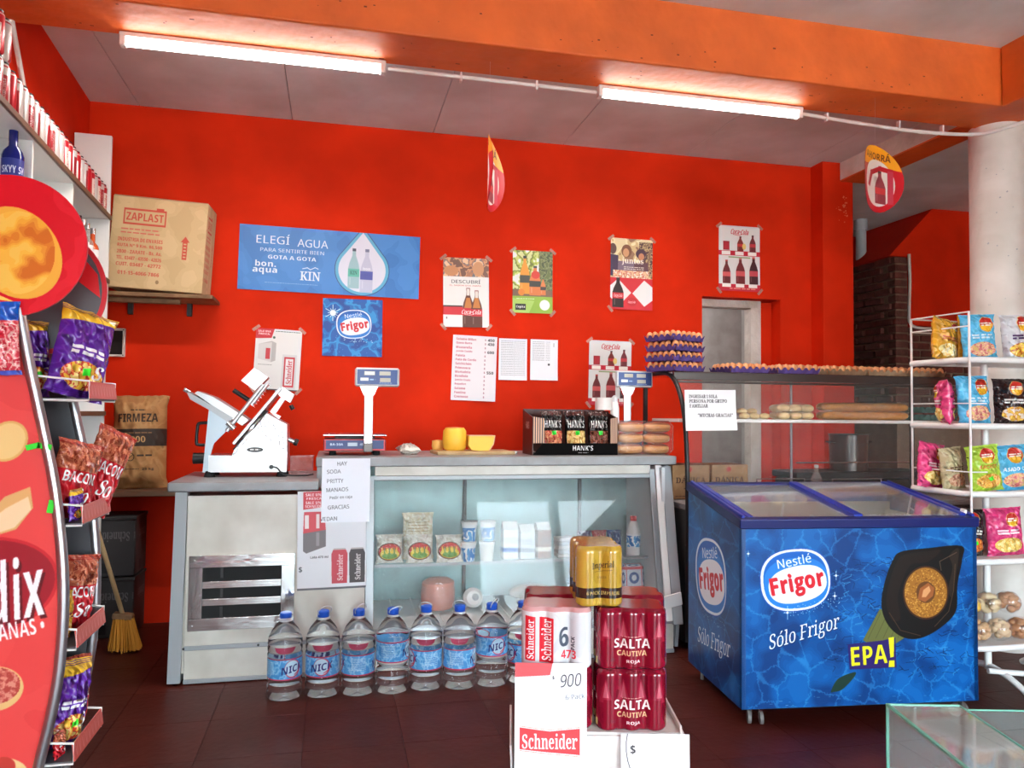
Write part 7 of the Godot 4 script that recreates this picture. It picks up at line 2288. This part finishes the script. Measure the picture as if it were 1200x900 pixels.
func back_corner() -> void:
	# plank shelf with the big carton
	var sh := thing("plank_shelf", "rough wooden plank shelf on the back wall", "shelf", V(-1.07, 2.06, -5.14))
	part(sh, "plank", bx(V(0, -0.012, 0), V(0.66, 0.024, 0.3), 0.003), M.wood)
	part(sh, "batten", bx(V(-0.08, -0.04, 0.06), V(0.42, 0.03, 0.04), 0.003), M.wood)
	for x in [-0.2, 0.15]:
		part(sh, "bracket", bx(V(x, -0.06, -0.13), V(0.03, 0.09, 0.03), 0.003), M.dark)
	var cv := Canvas.new(280, 280, rgb(198, 168, 124))
	cv.patches(0, 0, 280, 280, [rgb(194, 164, 120), rgb(200, 170, 126), rgb(206, 176, 132)], 0.008, 190)
	var ink := rgb(196, 78, 60)
	cv.rect(34, 36, 124, 50, ink).rect(38, 42, 116, 38, rgb(198, 168, 124))
	cv.text("ZAPLAST", 96, 61, 24, ink, {"w": 108})
	cv.rect(128, 30, 22, 8, ink)
	cv.fine(30, 98, 112, 2, 11, 4, ink.lightened(0.15), rng)
	var ln := ["INDUSTRIA DE ENVASES", "RUTA N° 9 Km. 86,500", "2800 - ZARATE - Bs. As.", "TEL. 03487 - 43550 - 42026", "CUIT. 03487 - 42772"]
	for k in ln.size():
		cv.text(ln[k], 88, 132 + k * 19, 11, ink, {"w": 130})
	cv.text("011-15-4066-7866", 90, 234, 11, ink, {"w": 120})
	cv.rect(212, 118, 14, 62, ink).poly([Vector2(206, 126), Vector2(219, 108), Vector2(232, 126)], ink)
	for k in 5:
		cv.rect(215, 130 + k * 10, 8, 4, rgb(200, 172, 130))
	cv.ell(146, 256, 5, 6, rgb(150, 120, 84))
	var bxn := thing("cardboard_box", "large cardboard box with red printing on the plank shelf", "box", V(-1.075, 2.075, -5.14), 0.0)
	bxn.rotation_degrees = V(0, -3, -3.0)
	part(bxn, "body", bx(V(0, 0.285, 0), V(0.55, 0.56, 0.24), 0.004), mat(Color.WHITE, 0.8, 0, {"tex": cv.tex()}))
	part(bxn, "flap", bx(V(0, 0.567, 0.06), V(0.54, 0.003, 0.12)), M.card)
	part(bxn, "flap", bx(V(0, 0.567, -0.06), V(0.54, 0.003, 0.12)), M.card)
	part(bxn, "tape", bx(V(0, 0.57, 0), V(0.54, 0.001, 0.05)), M.tape)
	# little wall box with a black sheet standing in for the shade inside
	var wb := thing("wall_vent", "small pale frame round a black sheet coloured as shade on the red wall", "vent", V(-1.375, 1.775, -5.3))
	part(wb, "frame", MB.new().box(V(0, 0.083, 0.012), V(0.15, 0.014, 0.024), 0.002).box(V(0, -0.083, 0.012), V(0.15, 0.014, 0.024), 0.002).box(V(0.068, 0, 0.012), V(0.014, 0.16, 0.024), 0.002).box(V(-0.068, 0, 0.012), V(0.014, 0.16, 0.024), 0.002), M.plaster)
	part(wb, "vent_shade_sheet", bx(V(0, 0, 0.002), V(0.13, 0.16, 0.004)), M.black)
	for p in [[-0.066, -0.08], [0.066, -0.08], [0.066, 0.08]]:
		part(wb, "screw", MB.new().cyl(V(p[0], p[1], 0.024), V(p[0], p[1], 0.027), 0.004, -1, 8), M.dark)
	# low table with the flour sack, crates under it
	var tb := thing("side_table", "dark low table in the back corner", "table", V(-1.08, 0, -5.13))
	part(tb, "table_top", bx(V(0, 0.85, 0), V(0.74, 0.035, 0.3), 0.004), M.brown_edge)
	for p in [[-0.34, 0.12], [0.34, 0.12], [-0.34, -0.12], [0.34, -0.12]]:
		part(tb, "leg", bx(V(p[0], 0.416, p[1]), V(0.04, 0.832, 0.04), 0.004), M.dark)
	var fv := Canvas.new(160, 270, rgb(176, 128, 78))
	fv.patches(0, 0, 160, 270, [rgb(172, 124, 74), rgb(180, 132, 82), rgb(166, 118, 70)], 0.015, 200)
	var bk := rgb(52, 38, 30)
	fv.text("FIRMEZA", 78, 66, 24, bk, {"w": 118})
	fv.fine(56, 42, 44, 1, 4, 3, bk, rng)
	fv.rect(0, 98, 160, 50, bk)
	fv.text("000", 80, 128, 18, rgb(190, 146, 96), {"w": 44})
	fv.fine(40, 108, 80, 1, 4, 3, rgb(140, 104, 70), rng)
	fv.ell(58, 178, 12, 12, bk).ell(58, 178, 10, 10, rgb(176, 128, 78)).line([Vector2(50, 184), Vector2(66, 172)], 1.5, bk)
	fv.fine(78, 172, 46, 1, 4, 5, bk, rng)
	fv.text("25 kg", 110, 214, 9, bk, {"w": 34}).fine(44, 212, 40, 1, 4, 2, bk, rng)
	var sk := bag_mesh(0.33, 0.57, 0.18, 205, 0.3)
	solo("flour_sack", "brown paper flour sack with dark band on the low table", "sack", sk, mat(Color.WHITE, 0.75, 0, {"tex": fv.tex()}), V(-1.155, 0.869, -5.12), V(-3, 4, 1))
	solo("paper_bundle", "folded brown paper lying on the low table", "paper", bx(V(0, 0.012, 0), V(0.22, 0.024, 0.2), 0.006), M.card, V(-0.86, 0.869, -5.13), V(0, 8, 0))
	var gv := Canvas.new(160, 120, rgb(54, 52, 54))
	gv.text("Schneider", 100, 40, 20, rgb(110, 108, 110), {"w": 90, "rot": 180, "serif": true})
	gv.rect(60, 92, 30, 20, rgb(24, 24, 26))
	var gm := mat(Color.WHITE, 0.6, 0, {"tex": gv.tex()})
	var gl := ["grey beer crate under the low table, lower one", "grey beer crate under the low table, upper one"]
	for k in 2:
		var t := thing("beer_crate", gl[k], "crate", V(-1.31, 0.002 + k * 0.358, -5.13), 0.0, "beer crates under the table")
		part(t, "shell", bx(V(0, 0.178, 0), V(0.34, 0.355, 0.28), 0.01), gm)
		part(t, "rim", bx(V(0, 0.345, 0), V(0.35, 0.02, 0.29), 0.004), M.dark)
	# broom leaning in the corner
	var br := thing("broom", "broom with wooden handle and yellow bristles", "broom", V(-1.11, 0.0, -4.7))
	part(br, "handle", MB.new().cyl(V(-0.02, 0.215, 0.0), V(-0.16, 1.2, 0.5), 0.012, -1, 10), M.board)
	part(br, "head", bx(V(0, 0, 0), V(0.11, 0.04, 0.05), 0.01), M.wood, V(-0.015, 0.2, 0), V(0, 0, -8))
	var bs := MB.new()
	for k in 130:
		var x := rng.randf_range(-0.05, 0.05)
		var z := rng.randf_range(-0.022, 0.022)
		bs.cyl(V(x - 0.012, 0.19, z), V(x * 1.7 + rng.randf_range(-0.008, 0.014), 0.004 + rng.randf_range(0, 0.012) + absf(x) * 0.3, z * 2.2), 0.0045, 0.0035, 5)
	var bo := part(br, "bristles", bs, mat(rgb(206, 136, 36), 0.7))
	bo.set_meta("kind", "stuff")
